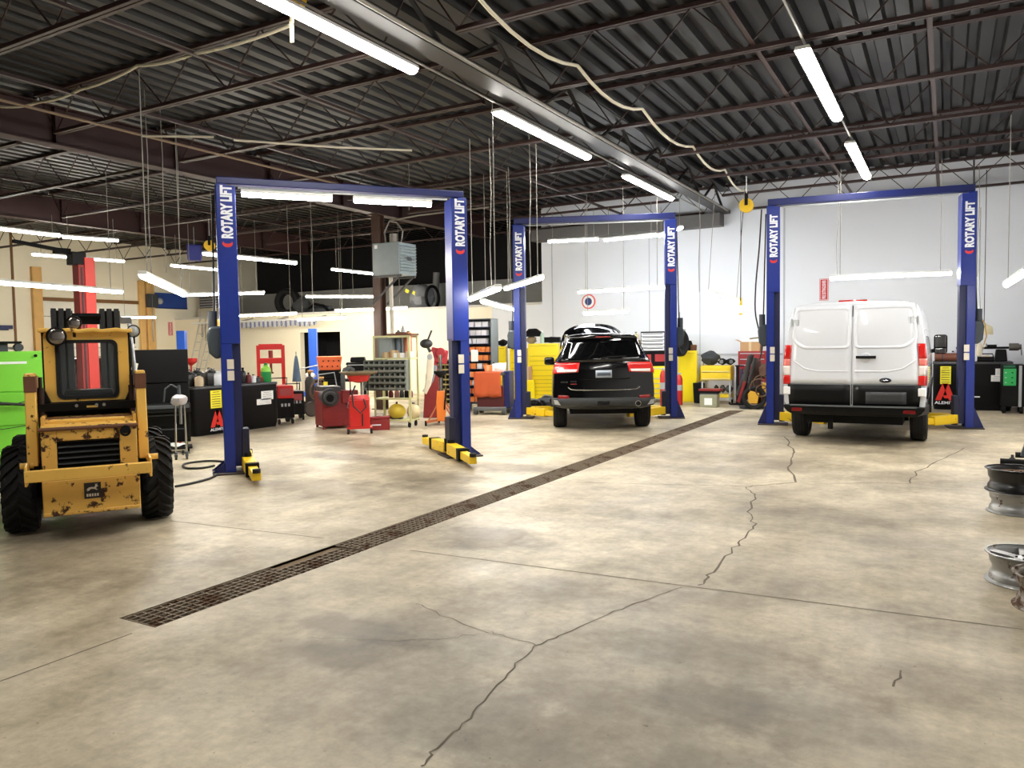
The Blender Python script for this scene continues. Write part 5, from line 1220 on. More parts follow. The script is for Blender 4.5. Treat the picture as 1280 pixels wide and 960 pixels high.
carton(onr(.14,-.17,1.325), .20, .10, .09, RR, 'white box on the front edge of the upper rack shelf', PAPER); carton(onr(.32,-.12,1.325), .10, .14, .11, RR, 'white box at the corner post of the rack', PAPER)
t = thing('plank', 'rusty brown plank laid across the top of the bin rack', 'plank', onr(.14,0,1.742), RR); b = B(); b.bx(-.24,-.20,0,.26,.20,.035); obj('board', b, LBRN, t, bevel=.004); b = B(); b.bx(-.10,-.1,.035,.12,.0,.06); obj('bar', b, LBRN, t)
t = thing('air_tank', 'round yellow air tank on the bottom shelf of the rack', 'tank', onr(.03,-.09,.152), RR); b = B(); b.sph((0,0,.15),(.17,.15,.145),20,12); obj('shell', b, mat('ochre yellow',(196,170,50),.5), t); b = B(); b.bx(-.1,-.05,0,.1,.05,.03); b.cyl((0,0,.29),(0,0,.33),.02,n=10); obj('foot', b, DGR, t)
t = thing('ball_canister', 'pale tan canister beside the yellow tank on the rack', 'canister', onr(.30,.08,.152), RR); b = B(); b.sph((0,0,.14),(.13,.13,.14),16,10); obj('shell', b, mat('pale tan',(206,190,150),.5), t); b = B(); b.cyl((0,0,.27),(0,0,.31),.03,n=10); obj('valve', b, STEEL, t)
for k, (x, m) in enumerate(((-.10,mat('maroon',(110,40,46),.5)),(.02,mat('pink tin',(190,130,130),.5)),(.12,DGR),(.22,BLKM),(.30,mat('maroon',(110,40,46),.5)))):
    b = B(); b.lathe([(.001,0),(.045,0),(.045,.10+.02*(k % 2)),(.03,.13),(.001,.13)], n=14); o = one('tin', b, m, ('maroon tin at the left of the middle rack shelf','pink tin on the middle rack shelf','grey tin on the middle rack shelf','black tin on the middle rack shelf','maroon tin near the right post on the middle rack shelf')[k], 'tin', onr(x,-.05,.562))
t = thing('coiled_cable', 'coiled black cord and plug lying on the rack bottom shelf', 'cord', onr(-.12,0,.152), RR); b = B(); b.torus((0,0,.02),.10,.014); b.torus((.01,0,.045),.09,.014); obj('coil', b, CABLE, t); b = B(); b.cyl((.1,0,.03),(.18,-.04,.02),.02,n=10); obj('plug', b, CABLE, t)
# orange transmission jack
t = thing('transmission_jack', 'orange transmission jack on splayed legs beside the bin rack', 'jack', at0(552,531), rzc(552))
b = B(); b.loft([[Vector((x*a,y*a,z)) for x, y in ((-1,-1),(1,-1),(1,1),(-1,1))] for a, z in ((.085,.08),(.095,.45),(.075,.66))]); obj('body', b, ORG, t, bevel=.01)
b = B(); b.cyl((0,0,.64),(0,0,1.36),.028,n=14); b.cyl((0,0,.64),(0,0,.9),.04,n=14); obj('ram', b, CHR, t)
b = B(); b.lathe([(.03,.92),(.11,.98),(.12,1.04),(.08,1.05),(.03,1.0)], n=18); b.bx(-.13,-.04,1.0,.13,.04,1.05); obj('saddle', b, BLKM, t)
for k, (x, y) in enumerate(((-.30,-.16),(.28,-.22),(.42,.10),(-.05,.40))):
    b = B(); b.bar((0,0,.10),(x,y,.075),.06,.045); b.bar((0,0,.52),(x*.85,y*.85,.09),.022,.022); lg = obj('leg', b, mat('leg rust orange',(170,92,50),.6), t); b = B(); b.cyl((x-.02,y,.04),(x+.02,y,.04),.04,n=14); b.bx(x-.02,y-.02,.04,x+.02,y+.02,.1); obj('caster', b, BLKM, lg)
b = B(); b.bar((.06,-.09,.3),(.10,-.11,.7),.03,.03); obj('pump_pedal', b, BLKM, t)
# red wheel balancer with cream hood
t = thing('wheel_balancer', 'red wheel balancer with a raised cream hood behind the orange jack', 'wheel balancer', at0(543,521), rzc(543))
b = B(); b.loft([[Vector((x*a,y*c_,z)) for x, y in ((-1,-1),(1,-1),(1,1),(-1,1))] for a, c_, z in ((.24,.2,0),(.2,.18,.5),(.16,.16,.95))]); obj('pedestal', b, REDD, t, bevel=.02)
b = B(); b.box((.12,0,1.32),(.42,.26,.30),ry=.25,top=(.85,.9)); b.cyl((.16,-.2,1.38),(.16,.0,1.38),.11,n=20); b.box((-.02,0,1.05),(.22,.2,.3)); obj('head', b, mat('head red',(160,36,44),.4), t, bevel=.02)
b = B(); prof = []
pts = [(-.10,1.38),(-.02,1.42),(.02,1.25),(.0,.95),(-.06,.70),(-.16,.50),(-.22,.56),(-.16,.85),(-.14,1.15)]
b.prism(pts, -.30, -.18, 'y'); obj('hood', b, mat('hood cream',(228,220,196),.45), t, bevel=.02)
b = B(); b.cyl((-.07,-.32,1.30),(-.07,-.29,1.30),.06,n=18); obj('hood_hub', b, LGR, t)
b = B(); b.sph((-.14,-.1,1.58),(.14,.1,.10),14,8); b.bar((-.12,-.08,1.52),(.02,-.03,1.25),.05,.05); b.bar((-.12,-.1,1.62),(-.02,-.1,1.86),.045,.04); obj('control_head', b, mat('control black',(40,42,44),.5), t)
b = B(); b.tube([(.05,-.1,1.1),(-.05,-.2,.8),(-.2,-.2,.55)], .05, 10); obj('flex_duct', b, mat('duct grey',(120,124,128),.5), t)
# pigeonhole unit behind
PIG = mat('pigeonhole tan', (190,176,112), .55)
t = thing('pigeonhole_unit', 'tan pigeonhole bin unit behind the nearest lift far post', 'bin unit', at0(566,508), rzc(566)-.15)
w, d, h = .95, .3, 1.18; b = B(); b.bx(-w/2,d/2-.02,.05,w/2,d/2,h); b.bx(-w/2,-d/2,.05,-w/2+.02,d/2,h); b.bx(w/2-.02,-d/2,.05,w/2,d/2,h); obj('carcass', b, mat('pigeonhole dark',(70,66,54),.7), t, smooth=0)
for k in range(10): z = .05+k*(h-.07)/9; b = B(); b.bx(-w/2,-d/2,z,w/2,d/2-.02,z+.028); obj('shelf', b, PIG, t, smooth=0)
for k in range(1,9): x = -w/2+k*w/9; b = B(); b.bx(x-.006,-d/2+.01,.08,x+.006,d/2-.02,h-.02); obj('divider', b, PIG, t, smooth=0)

# grey parts cabinet with small boxes
t = thing('parts_cabinet', 'tall grey parts cabinet full of small boxes against the back wall', 'cabinet', at0(602,512), rzc(602)-.42)
CP, CRZ = t.location.copy(), t.rotation_euler.z; w, d, h = .74, .42, 2.14; CBG = mat('cabinet grey',(92,98,100),.5)
b = B(); b.bx(-w/2,d/2-.02,.12,w/2,d/2,h); b.bx(-w/2,-d/2,0,-w/2+.02,d/2,h); b.bx(w/2-.02,-d/2,0,w/2,d/2,h); b.bx(-w/2,-d/2,h-.02,w/2,d/2,h); obj('carcass', b, CBG, t, smooth=0)
R_ = random.Random(4); CO = mat('carton orange',(226,132,66),.6); CW = mat('carton white',(214,214,220),.6); CB_ = mat('carton blue',(90,104,160),.6)
pro = {}
for k in range(10):
    z = .18+k*.195; b = B(); b.bx(-w/2+.02,-d/2+.01,z,w/2-.02,d/2-.02,z+.015); obj('shelf', b, mat('shelf dark blue',(36,44,74),.5), t, smooth=0)
    x = -w/2+.04
    while x < w/2-.17:
        ww = R_.choice((.10,.12,.14)); key = 'w' if k >= 7 else R_.choice('ooow'); m = CO if key == 'o' else CW; kk = (key, ww)
        lb = 'small orange carton on a shelf of the grey parts cabinet' if key == 'o' else 'small white carton on a shelf of the grey parts cabinet'
        if kk not in pro:
            b = B(); b.bx(-ww/2,-.08,0,ww/2,.1,.12); b.bx(-ww/2,-.083,.03,ww/2,-.08,.06); o = obj('parts_carton', b, m, smooth=0); pro[kk] = o
        else: o = pro[kk].copy(); COL.objects.link(o)
        o.location = onl(CP,CRZ,x+ww/2,-.06+R_.uniform(-.03,.03),z+.016); o.rotation_euler = (0,0,CRZ); tag(o, lb, 'carton', 'cartons in the parts cabinet'); x += ww+R_.uniform(.01,.04)
b = B(); b.bx(0,-.002,0,.10,0,.16); one('paper_notice', b, PAPER, 'white paper taped on the far post of the nearest lift', 'paper', tuple(PD(589,452,10.45)), L1.rotation_euler.z)
# cart draped with a rust coloured cloth
t = thing('service_cart', 'low dark service cart with a blue side under the rust cloth', 'cart', at0(617,517), rzc(617)-.25)
SP, SRZ = t.location.copy(), t.rotation_euler.z
b = B(); b.bx(-.30,-.22,.14,.30,.25,.62); obj('cabinet', b, mat('cart maroon',(84,24,26),.5), t, bevel=.01)
b = B(); b.bx(.30,-.22,.14,.42,.25,.95); obj('side_cabinet', b, BLUED, t, bevel=.01)
b = B(); b.bx(-.34,-.26,.86,.34,.26,.92); obj('top', b, DGR, t, bevel=.008)
for x in (-.3,.28):
    for y in (-.2,.22): b = B(); b.bx(x-.015,y-.015,.1,x+.015,y+.015,.88); obj('post', b, DGR, t)
b = B(); b.bx(-.36,-.34,.09,.36,.26,.17); obj('bumper', b, mat('bumper grey',(96,98,98),.6), t, bevel=.02)
for x, y in ((-.33,-.28),(.31,-.28),(-.33,.2),(.31,.2)): b = B(); b.cyl((x-.04,y,.085),(x+.04,y,.085),.085,n=20); obj('wheel', b, mat('wheel grey',(74,76,76),.6), t)
rows = []
for f in (0,.1,.2,.2999,.36,.5,.62,.75,.88,1.0):
    if f < .3: y, z = .12-.40*f/.3, .925+.008
    else: g = (f-.3)/.7; y, z = -.285-.02*g, .925-.52*g
    rows.append([Vector((-.36+.60*i/16+(.02*math.sin(i*.9)*f), y-.018*math.sin(i*1.4)*max(0,f-.3), z-(.06*abs(math.sin(i*.4))*max(0,f-.6)))) for i in range(17)])
one('draped_cloth', B().grid(rows), mat('rust cloth',(186,84,42),.85), 'rust orange cloth draped over the front of the service cart', 'cloth', SP, SRZ, solid=.005)
carton(onl(SP,SRZ,-.12,.10,.945), .16, .14, .13, SRZ, 'small orange box standing on the rust cloth', CO); bottle(onl(SP,SRZ,-.02,.14,.94), .04, .2, WHJ, 'small white bottle on the service cart top')
b = B(); b.sheet([(-.13,0,0),(.13,0,0),(.13,.05,.20),(-.13,.05,.20)]); one('paper_sheet', b, PAPER, 'white sheet propped on the service cart top', 'paper', onl(SP,SRZ,.16,.02,.925), SRZ, solid=.003)
# ------------------------------------------------------------------ back wall clutter
YH = mat('drawer handle yellow', (206,182,20), .4)  # darker yellow for the drawer handles
t1 = at0(627,506)
chest('tool_chest', (PD(624,500,20.6).x, PD(624,500,20.6).y, 0), rad(24), .46, .5, 1.48, TOOLY, 'plain yellow tool chest right of the grey parts cabinet', [3,1,1,1], hm=YH)
c1 = PD(650,500,20.4); chest('tool_chest', (c1.x,c1.y,0), rad(22), .46, .5, 1.42, TOOLY, 'yellow tool chest partly hidden by the post left of the black car', [2,1,1,1,1,1,1], hm=YH)
c2 = PD(681,500,20.0); chest('tool_chest', (c2.x,c2.y,0), rad(20), .78, .5, 1.54, TOOLY, 'largest yellow tool chest of many drawers left of the black car', [2.2,1,1,1,1.2,.8,.8,.8,.8,.8,1], hm=YH)
def on(c, rz, x, y, z): return (c[0]+x*math.cos(rz)-y*math.sin(rz), c[1]+x*math.sin(rz)+y*math.cos(rz), z)
b = B(); b.blob((0,0,.08),(.12,.16,.09),.3,12,6,5); one('engine_cover', b, BLKM, 'low dark lump of parts on the plain yellow tool chest', 'engine cover', on(PD(624,500,20.6),rad(24),.11,.05,1.49))
t = thing('tray', 'shallow brown tray on the plain yellow tool chest by the parts cabinet', 'tray', on(PD(622,500,20.6),rad(24),-.13,-.08,1.48), rad(24)); b = B(); b.loft([[Vector((x*k,y*k,z)) for x, y in ((-.10,-.14),(.10,-.14),(.10,.14),(-.10,.14))] for k, z in ((.8,0),(1,.12),(.97,.12),(.78,.012))]); obj('shell', b, mat('tray brown',(96,74,54),.6), t)
t = thing('blue_case', 'dark blue case on top of the yellow chest behind the post', 'case', on(c1,rad(22),-.12,0,1.42), rad(22)); b = B(); b.bx(-.18,-.14,0,.18,.14,.24); obj('shell', b, BLUED, t, bevel=.03); b = B(); b.tube([(-.08,0,.24),(-.06,0,.30),(.06,0,.30),(.08,0,.24)], .012); obj('handle', b, BLKM, t)
t = thing('plastic_cowl', 'black curved cowl heaped on the yellow chest right of the post', 'cowl', on(c2,rad(20),-.30,0,1.56), rad(20)); b = B()
for s in (-1,1): b.loft([[Vector((x, s*.12+v*.02, z+u*.04)) for u, v in ((-1,-1),(1,-1),(1,1),(-1,1))] for x, z in ((-.22,.02),(-.20,.20),(-.08,.32),(.10,.33),(.22,.24),(.25,.05))])
b.bx(-.2,-.12,.16,.2,.12,.30); obj('shell', b, BLKM, t, bevel=.015); b = B(); b.blob((-.02,-.02,.08),(.14,.08,.10),.3,10,6,2); obj('bracket', b, mat('bracket tan',(150,132,104),.7), t)
t = thing('parts_tray', 'wide black tray of parts on the largest yellow tool chest', 'tray', on(c2,rad(20),.20,0,1.56), rad(20)); b = B(); b.bx(-.22,-.2,0,.22,.2,.02); b.bx(-.22,-.2,0,.22,-.18,.14); b.bx(-.22,.18,0,.22,.2,.14); b.bx(-.22,-.2,0,-.2,.2,.14); b.bx(.2,-.2,0,.22,.2,.14); obj('tray', b, BLKM, t, bevel=.004); b = B(); b.blob((0,0,.07),(.17,.14,.07),.4,12,6,8); obj('loose_parts', b, DGR, t)
t = thing('spray_can', 'pale green bottle between the cowl and the black tray', 'bottle', on(c2,rad(20),-.02,-.2,1.545), 0); b = B(); b.lathe([(.001,0),(.05,0),(.05,.20),(.03,.26),(.001,.30)], n=14); obj('body', b, mat('pale green',(170,196,176),.5), t); b = B(); b.cyl((0,0,.28),(0,0,.33),.02,n=8); obj('cap', b, WHT, t)
carton(on(c1,rad(22),.30,-.78,.62), .22, .16, .34, rad(22), 'tan carton standing in front of the yellow chests')
b = B(); b.bx(-.17,-.13,0,.17,.13,.62); one('pedestal_box', b, TOOLY, 'small yellow locker standing under the tan carton', 'locker', on(c1,rad(22),.30,-.78,0), rad(22), bevel=.01)
def lump(px, py, r, label, seed, m=DGR, D=None):
    p = G(px,py); t = thing('engine_part', label, 'engine part', (p.x,p.y,0), rzc(px)); b = B(); b.blob((0,0,r*.55),(r,r*.7,r*.55),.22,12,7,seed); obj('housing', b, m, t)
    b = B(); b.cyl((-r*.5,-r*.75,r*.5),(-r*.3,-r*.3,r*.5),r*.34,n=18); b.cyl((r*.5,-r*.6,r*.75),(r*.3,0,r*.6),r*.26,n=16); obj('pulley', b, BLKM, t)
    b = B(); b.tube([(-r*.7,0,r*.8),(-r*.2,-r*.2,r*1.25),(r*.5,-.02,r*1.1),(r*.8,0,r*.5)], r*.09); obj('pipe', b, STEEL, t); return t
lump(667,515,.24,'dark engine lump on the floor right of the left hand post of black car',3,BLKM); lump(684,511,.26,'grey engine casting on the floor beside the black car tail lamp',6,DGR)
t = lump(640,509,.17,'small dark part on the floor by the blue cart',9,BLKM)

# right of the black car
ca = PY(823,500,18.95); chest('tool_chest', (ca.x,ca.y,0), rad(8), .72, .5, .92, TOOLY, 'low yellow tool chest behind the post right of the black car', [2,1,1,1,1], hm=LGR)
chest('top_chest', (ca.x-.10,ca.y,1.28), rad(8), .62, .4, .52, BLK, 'black top chest with five white drawer fronts', [1,1,1,1,1], cast=0, hm=DGR)
for ch in bpy.data.objects['top_chest'].children:
    if ch.name.startswith('drawer'): ch.data.materials[0] = WHT
t = thing('radio_case', 'black case with a red panel under the white drawer chest', 'case', (ca.x-.08,ca.y,.92), rad(8)); b = B(); b.bx(-.34,-.22,0,.34,.22,.355); obj('shell', b, BLKM, t, bevel=.02); b = B(); b.bx(.04,-.235,.12,.30,-.22,.30); b.bx(-.28,-.235,.12,-.06,-.22,.30); obj('red_panel', b, mat('panel red',(170,44,44),.5), t, smooth=0)
def oilcan(px, py, label, r=.10, h=.85):
    p = G(px,py); t = thing('gas_bottle', label, 'gas bottle', (p.x,p.y,0), 0); b = B(); b.lathe([(.001,0),(r,.0),(r,h*.8),(r*.7,h*.9),(r*.3,h*.94)], n=18); obj('body', b, mat('bottle red',(176,36,30),.4), t); b = B(); b.cyl((0,0,h*.93),(0,0,h),r*.3,n=10); b.cyl((-.06,0,h*.97),(.06,0,h*.97),.015,n=8); obj('valve', b, LGR, t)
    b = B(); b.lathe([(r+.002,h*.45),(r+.002,h*.62)], n=18); obj('band', b, LGR, t)
oilcan(829,508,'tall red gas bottle just left of the post right of black car',.075,.92); oilcan(849,506,'red and grey gas bottle between the post and the tall yellow cabinet',.085,.78)
t = chest('tall_cabinet', (PY(860,503,19.3).x,19.3,0), rad(14), .46, .42, 1.30, TOOLY, 'tall narrow plain yellow cabinet against the back wall', [1], cast=0, hm=YH, cat='cabinet')
P0 = Vector(t.location)
t = thing('dust_dome', 'black dome and brown pot on the tall yellow cabinet', 'pot', (P0.x+.02,P0.y,1.30), 0); b = B(); b.lathe([(.001,0),(.14,0),(.15,.14),(.11,.25),(.001,.27)], (-.04,0,0), n=18); obj('dome', b, BLKM, t); b = B(); b.lathe([(.001,0),(.08,0),(.09,.13),(.07,.15)], (.13,-.02,0), n=14); obj('pot', b, LBRN, t)
p = PY(850,446,18.6)
t = thing('hanging_spare', 'worn dark tyre hanging beside the post right of black car', 'tyre', (p.x,p.y,p.z), rad(80)); b = B(); b.lathe([(.20,-.09),(.28,-.11),(.33,-.07),(.34,0),(.33,.07),(.28,.11),(.20,.09),(.20,-.09)], (0,0,.34), 'y', 34); obj('tread', b, RUB, t); b = B(); b.cyl((0,0,.66),(0,0,1.1),.01,n=6); b.bx(-.02,-.14,.64,.02,.14,.68); obj('hook', b, STEEL, t)
b = B(); b.lathe([(.001,0),(.12,0),(.145,.50),(.13,.50),(.11,.02)], n=24); t = one('trash_bin', b, BLKM, 'black bin on the floor right of the tall yellow cabinet', 'bin', (PY(873.5,503,18.9).x,18.9,0))
t = thing('dustpan', 'yellow long handled dustpan leaning over the black bin', 'dustpan', (PY(875.5,480,19.45).x+.03,19.6,.50), 0); b = B(); b.prism([(-.12,0),(.12,0),(.07,.38),(-.07,.38)], -.03, .02, 'y'); obj('pan', b, TOOLY, t, bevel=.01); b = B(); b.cyl((0,0,-.48),(0,0,.04),.015,n=10); obj('lower_handle', b, TOOLY, t); b = B(); b.cyl((0,0,.36),(.02,.05,.72),.015,n=10); obj('handle', b, mat('handle grey',(150,150,146),.5), t)
# yellow bench cart
BY = mat('bench yellow', (222,190,34), .42, var=.1, rust=(120,96,40), rth=.68)
bx0 = PY(897,503,18.9); t = thing('bench_cart', 'yellow two drawer bench cart with dark parts against the back wall', 'cart', (bx0.x,18.9,0), rad(4))
b = B(); b.bx(-.36,-.24,.58,.36,.24,.94); obj('drawer_case', b, BY, t, bevel=.008)
for z0, z1 in ((.78,.92),(.60,.765)):
    b = B(); b.bx(-.34,-.258,z0,.34,-.241,z1); dr = obj('drawer', b, BY, t, bevel=.004)
    b = B(); b.bx(-.34,-.268,z0+.005,.34,-.258,z0+.025); obj('pull', b, mat('pull pale',(220,206,140),.5), dr, smooth=0)
for x in (-.35,.31):
    for y in (-.22,.20): b = B(); b.bx(x,y,.06,x+.04,y+.04,.58); obj('leg', b, LGR, t)
b = B(); b.bx(-.35,-.22,.16,.35,.22,.24); obj('lower_shelf', b, BY, t, bevel=.006); casters(t,.76,.48,.04)
bl = Vector((bx0.x,18.9,0))
b = B(); b.blob((0,0,.14),(.22,.15,.17),.22,14,8,7); o = one('cloth_cover', b, mat('charcoal cloth',(50,52,54),.85), 'charcoal cover heaped over something on the yellow bench cart', 'cover', (bl.x-.18,bl.y,.975))
for k, (x, lb) in enumerate(((.08,'small dark casting in the middle of the yellow bench cart'),(.27,'small dark casting at the right end of yellow bench cart'))):
    t = thing('casting', lb, 'engine part', (bl.x+x+.05,bl.y-.04,.96), .4*k); b = B(); b.blob((0,0,.07),(.11,.10,.075),.35,10,6,11+k); obj('housing', b, BLKM, t); b = B(); b.cyl((0,-.12,.07),(0,.02,.07),.045,n=14); obj('pulley', b, STEEL, t)
for k in range(3):
    t = thing('casting', ('dark greasy casting at the left of bench cart lower shelf','dark greasy casting in the middle of bench cart lower shelf','dark greasy casting at the right of bench cart lower shelf')[k], 'engine part', (bl.x-.02+.155*k,bl.y-.05,.275), k); b = B(); b.blob((0,0,.09),(.055,.09,.09),.25,10,6,21+k); obj('housing', b, mat('greasy',(52,50,44),.5), t); b = B(); b.cyl((0,-.1,.1),(0,.0,.1),.03,n=10); obj('stub', b, DGR, t)
t = thing('battery', 'grey battery with a white label on the floor before the yellow bench cart', 'battery', at0(887,509), 0); b = B(); b.bx(-.20,-.12,0,.20,.12,.30); obj('case', b, mat('battery grey',(150,148,120),.5), t, bevel=.01); b = B(); b.bx(-.09,-.125,.06,.09,-.12,.22); obj('label', b, PAPER, t, smooth=0); b = B(); b.bx(-.20,-.1,.30,.20,.1,.33); obj('lid', b, DGR, t)
t = thing('tray', 'red edged tray lying on the grey battery', 'tray', tuple(Vector(t.location)+Vector((.02,.03,.331))), 0); b = B(); b.bx(-.25,-.14,.05,.25,.14,.10); obj('rim', b, REDD, t, bevel=.006); b = B(); b.bx(-.20,-.12,0,.2,.12,.05); obj('pan', b, BLKM, t)
t = thing('post_stand', 'black upright stand right of the yellow bench cart', 'stand', at0(922,506), 0); b = B(); b.bx(-.03,-.03,.03,.03,.03,.92); obj('pole', b, BLKM, t); b = B(); b.bx(-.16,-.12,0,.16,.12,.03); obj('foot', b, BLKM, t); b = B(); b.bx(.06,-.02,.2,.12,.04,.86); obj('side_bar', b, mat('navy',(30,34,60),.5), t); b = B(); b.bx(-.05,-.05,.92,.14,.06,.95); obj('top_bracket', b, BLKM, t)
t = thing('drink_bottle', 'dark bottle with a pale label right of the yellow bench cart', 'bottle', tuple(PY(924,448,18.7).xy)+(.952,), 0) if False else None
# red cabinet with carton on top
rc = PY(942,500,19.15); chest('tool_chest', (rc.x,rc.y,0), rad(3), .66, .44, 1.28, mat('chest dark red',(140,34,34),.4), 'dark red tool chest of many shallow drawers under a carton', [.7]*8, hm=LGR)
carton((rc.x-.06,rc.y,1.28), .46, .34, .22, rad(3), 'open brown carton on the dark red tool chest', open_=True)
t = thing('manual_heap', 'flat pale box and papers on the open brown carton', 'papers', (rc.x-.06,rc.y+.02,1.505), .1); b = B(); b.bx(-.22,-.12,0,.20,.12,.05); obj('box', b, PAPER, t); b = B(); b.box((.12,0,.09),(.3,.2,.03),ry=-.12); obj('sheet_stack', b, mat('olive card',(120,116,76),.7), t)
# welding cart with round wheel, hoses and a dark bundle
t = thing('welding_cart', 'cluttered welding cart with a spoked wheel and yellow guard', 'cart', at0(943,511), rzc(943)+.1)
b = B(); b.torus((-.02,-.14,.26),.22,.05,'y',28,8); b.cyl((-.02,-.17,.26),(-.02,-.11,.26),.06,n=16); obj('wheel', b, RUB, t)
b = B(); b.prism([(-.14,.14),(.04,.14),(.08,.36),(-.10,.42),(-.16,.34)], -.20, -.16, 'y'); obj('wheel_guard', b, mat('guard yellow',(214,164,50),.5), t)
b = B(); b.bx(.16,-.05,.02,.30,.10,.58); obj('yellow_box', b, mat('guard yellow',(214,164,50),.5), t, bevel=.01)
b = B(); b.cyl((.05,.12,.1),(.05,.12,1.05),.11,n=20); b.sph((.05,.12,1.05),(.11,.11,.08)); obj('gas_cylinder', b, mat('cylinder oxide',(74,50,44),.6), t)
b = B(); b.tube([(-.3,-.02,.12),(-.1,-.06,1.2)], .055, 10); b.tube([(-.22,-.06,.14),(.0,-.12,1.15)], .04, 10); b.tube([(-.36,.02,.3),(-.05,.0,1.22)], .05, 10); obj('dark_bundle', b, mat('bundle charcoal',(44,42,40),.8), t)
b = B(); b.bar((-.36,-.10,.16),(-.22,-.12,.62),.08,.06); obj('maroon_tube', b, REDD, t)
b = B(); b.torus((.12,-.16,.60),.16,.012,'y',24,6); b.torus((.08,-.18,.48),.2,.012,'y',24,6); b.torus((.14,-.2,.42),.13,.012,'y',24,6); obj('hose_coil', b, mat('hose brown',(96,72,52),.6), t)
b = B(); b.blob((.2,-.05,.85),(.12,.1,.16),.35,10,6,4); obj('tool_pouch', b, mat('pouch brown',(86,60,44),.8), t); b = B(); b.bx(-.32,-.1,.02,.3,.2,.06); obj('deck', b, DGR, t)
WP = Vector(t.location)
# hose dropping from the roof to the welding cart
b = B(); pts = [PD(952,262,16.8),PD(949,310,16.9),PD(945,352,17.1),PD(944,388,17.2),PD(948,410,17.3),PD(953,430,17.4),PD(948,455,17.5),PD(938,478,17.6)]
b.tube([Vector(q[0]) for q in refine([[tuple(p)] for p in pts],4)], .016, 8); one('air_hose', b, CABLE, 'black hose dropping from the roof to the cluttered welding cart', 'hose')
t = thing('oval_reel', 'dark oval cover hanging behind the post left of the van', 'reel', tuple(PD(1000,455,17.6)), 0) if False else None

# ------------------------------------------------------------------ right hand tank and carts
yT = 19.27; xa, xb = PY(1166,480,yT-.5).x, PY(1266,480,yT-.5).x; cT = ((xa+xb)/2, yT, 0); wT = xb-xa
t = tank(cT, wT, 1.0, 1.02, 'long black oil tank against the back wall right of the van', None, None, None)
FY = yT-.501
def tf(px, py): p = PY(px,py,FY); return Vector((p.x-cT[0], FY-yT, p.z))
notice(tf(1182,469), FRONT, .20, .38, NOTE, 7, t)
p = tf(1181,500); amark(Vector((p.x,p.y,.20)), FRONT, .36, t)
notice(tf(1251,465), FRONT, .19, .14, PAPER, 4, t, nm='label'); notice(tf(1248,473), FRONT, .26, .13, PAPER, 3, t, nm='label')
b = B(); q = tf(1220,496); b.bx(q.x-.07,q.y-.01,q.z-.012,q.x+.07,q.y,q.z+.012); obj('strip_label', b, PAPER, t, smooth=0)
def tt(px, dy=0): return (PY(px,450,yT+dy).x, yT+dy, 1.022)
t = thing('pad_roll', 'brown padded roll lying on the tank right of the van', 'roll', tt(1184,-.2), 0); b = B(); b.cyl((-.24,0,.09),(.22,0,.09),.09,n=18); obj('roll', b, mat('leather brown',(120,70,50),.6), t); b = B(); b.cyl((-.1,0,.09),(-.08,0,.09),.094,n=18); obj('strap', b, DGR, t)
for k, (px, h, m, lb) in enumerate(((1175,.26,mat('can tan',(170,130,96),.5),'tan can behind the brown roll'),(1191,.22,WHJ,'white can behind the brown roll near the post'),(1196,.30,mat('can mauve',(170,164,190),.5),'pale mauve bottle close to the right post of van lift'))): bottle(tt(px,.1), .05, h, m, lb)
t = thing('paper_box', 'white box on the tank right of the lift post', 'box', tt(1219,-.1), 0); b = B(); b.bx(-.10,-.1,0,.10,.1,.28); obj('box', b, WHT, t, bevel=.004); b = B(); b.bx(-.11,-.12,.05,-.07,-.1,.22); obj('dark_edge', b, BLKM, t)
t = thing('tool_box_open', 'black open tool tote with pale rags on the tank', 'tote', tt(1232,-.3), 0); b = B(); b.bx(-.15,-.1,0,.15,.1,.02); b.bx(-.15,-.1,0,.15,-.085,.10); b.bx(-.15,.085,0,.15,.1,.10); b.bx(-.15,-.1,0,-.135,.1,.10); b.bx(.135,-.1,0,.15,.1,.1); b.tube([(-.14,0,.1),(-.12,0,.16),(.12,0,.16),(.14,0,.1)], .012); obj('tote', b, BLKM, t); b = B(); b.blob((.02,-.02,.08),(.1,.06,.05),.35,10,6,2); obj('rag', b, mat('rag cream',(206,190,160),.8), t)
t = thing('bench_lathe', 'black bench lathe on the tank above the green cart', 'lathe', tt(1252,-.05), 0, sc=.78)
b = B(); b.box((-.02,0,.16),(.30,.24,.32),top=(.8,.8)); obj('pedestal', b, BLK, t, bevel=.02)
b = B(); b.bar((-.42,0,.36),(.36,0,.36),.10,.06); b.cyl((-.34,-.05,.40),(-.12,-.05,.40),.05,n=16); obj('bed', b, BLKM, t, bevel=.006)
b = B(); b.cyl((.16,-.06,.38),(.38,-.06,.38),.10,n=20); b.cyl((.38,-.06,.38),(.44,-.06,.38),.07,n=20); obj('drum_head', b, mat('head grey',(110,106,100),.4,metal=.5), t)
b = B(); b.tube([(-.38,0,.38),(-.44,-.05,.34),(-.48,-.05,.22)], .012); b.bar((.44,-.05,.30),(.44,-.12,.16),.03,.03); b.cyl((-.36,0,.36),(-.36,0,.48),.02,n=10); obj('crank', b, STEEL, t)
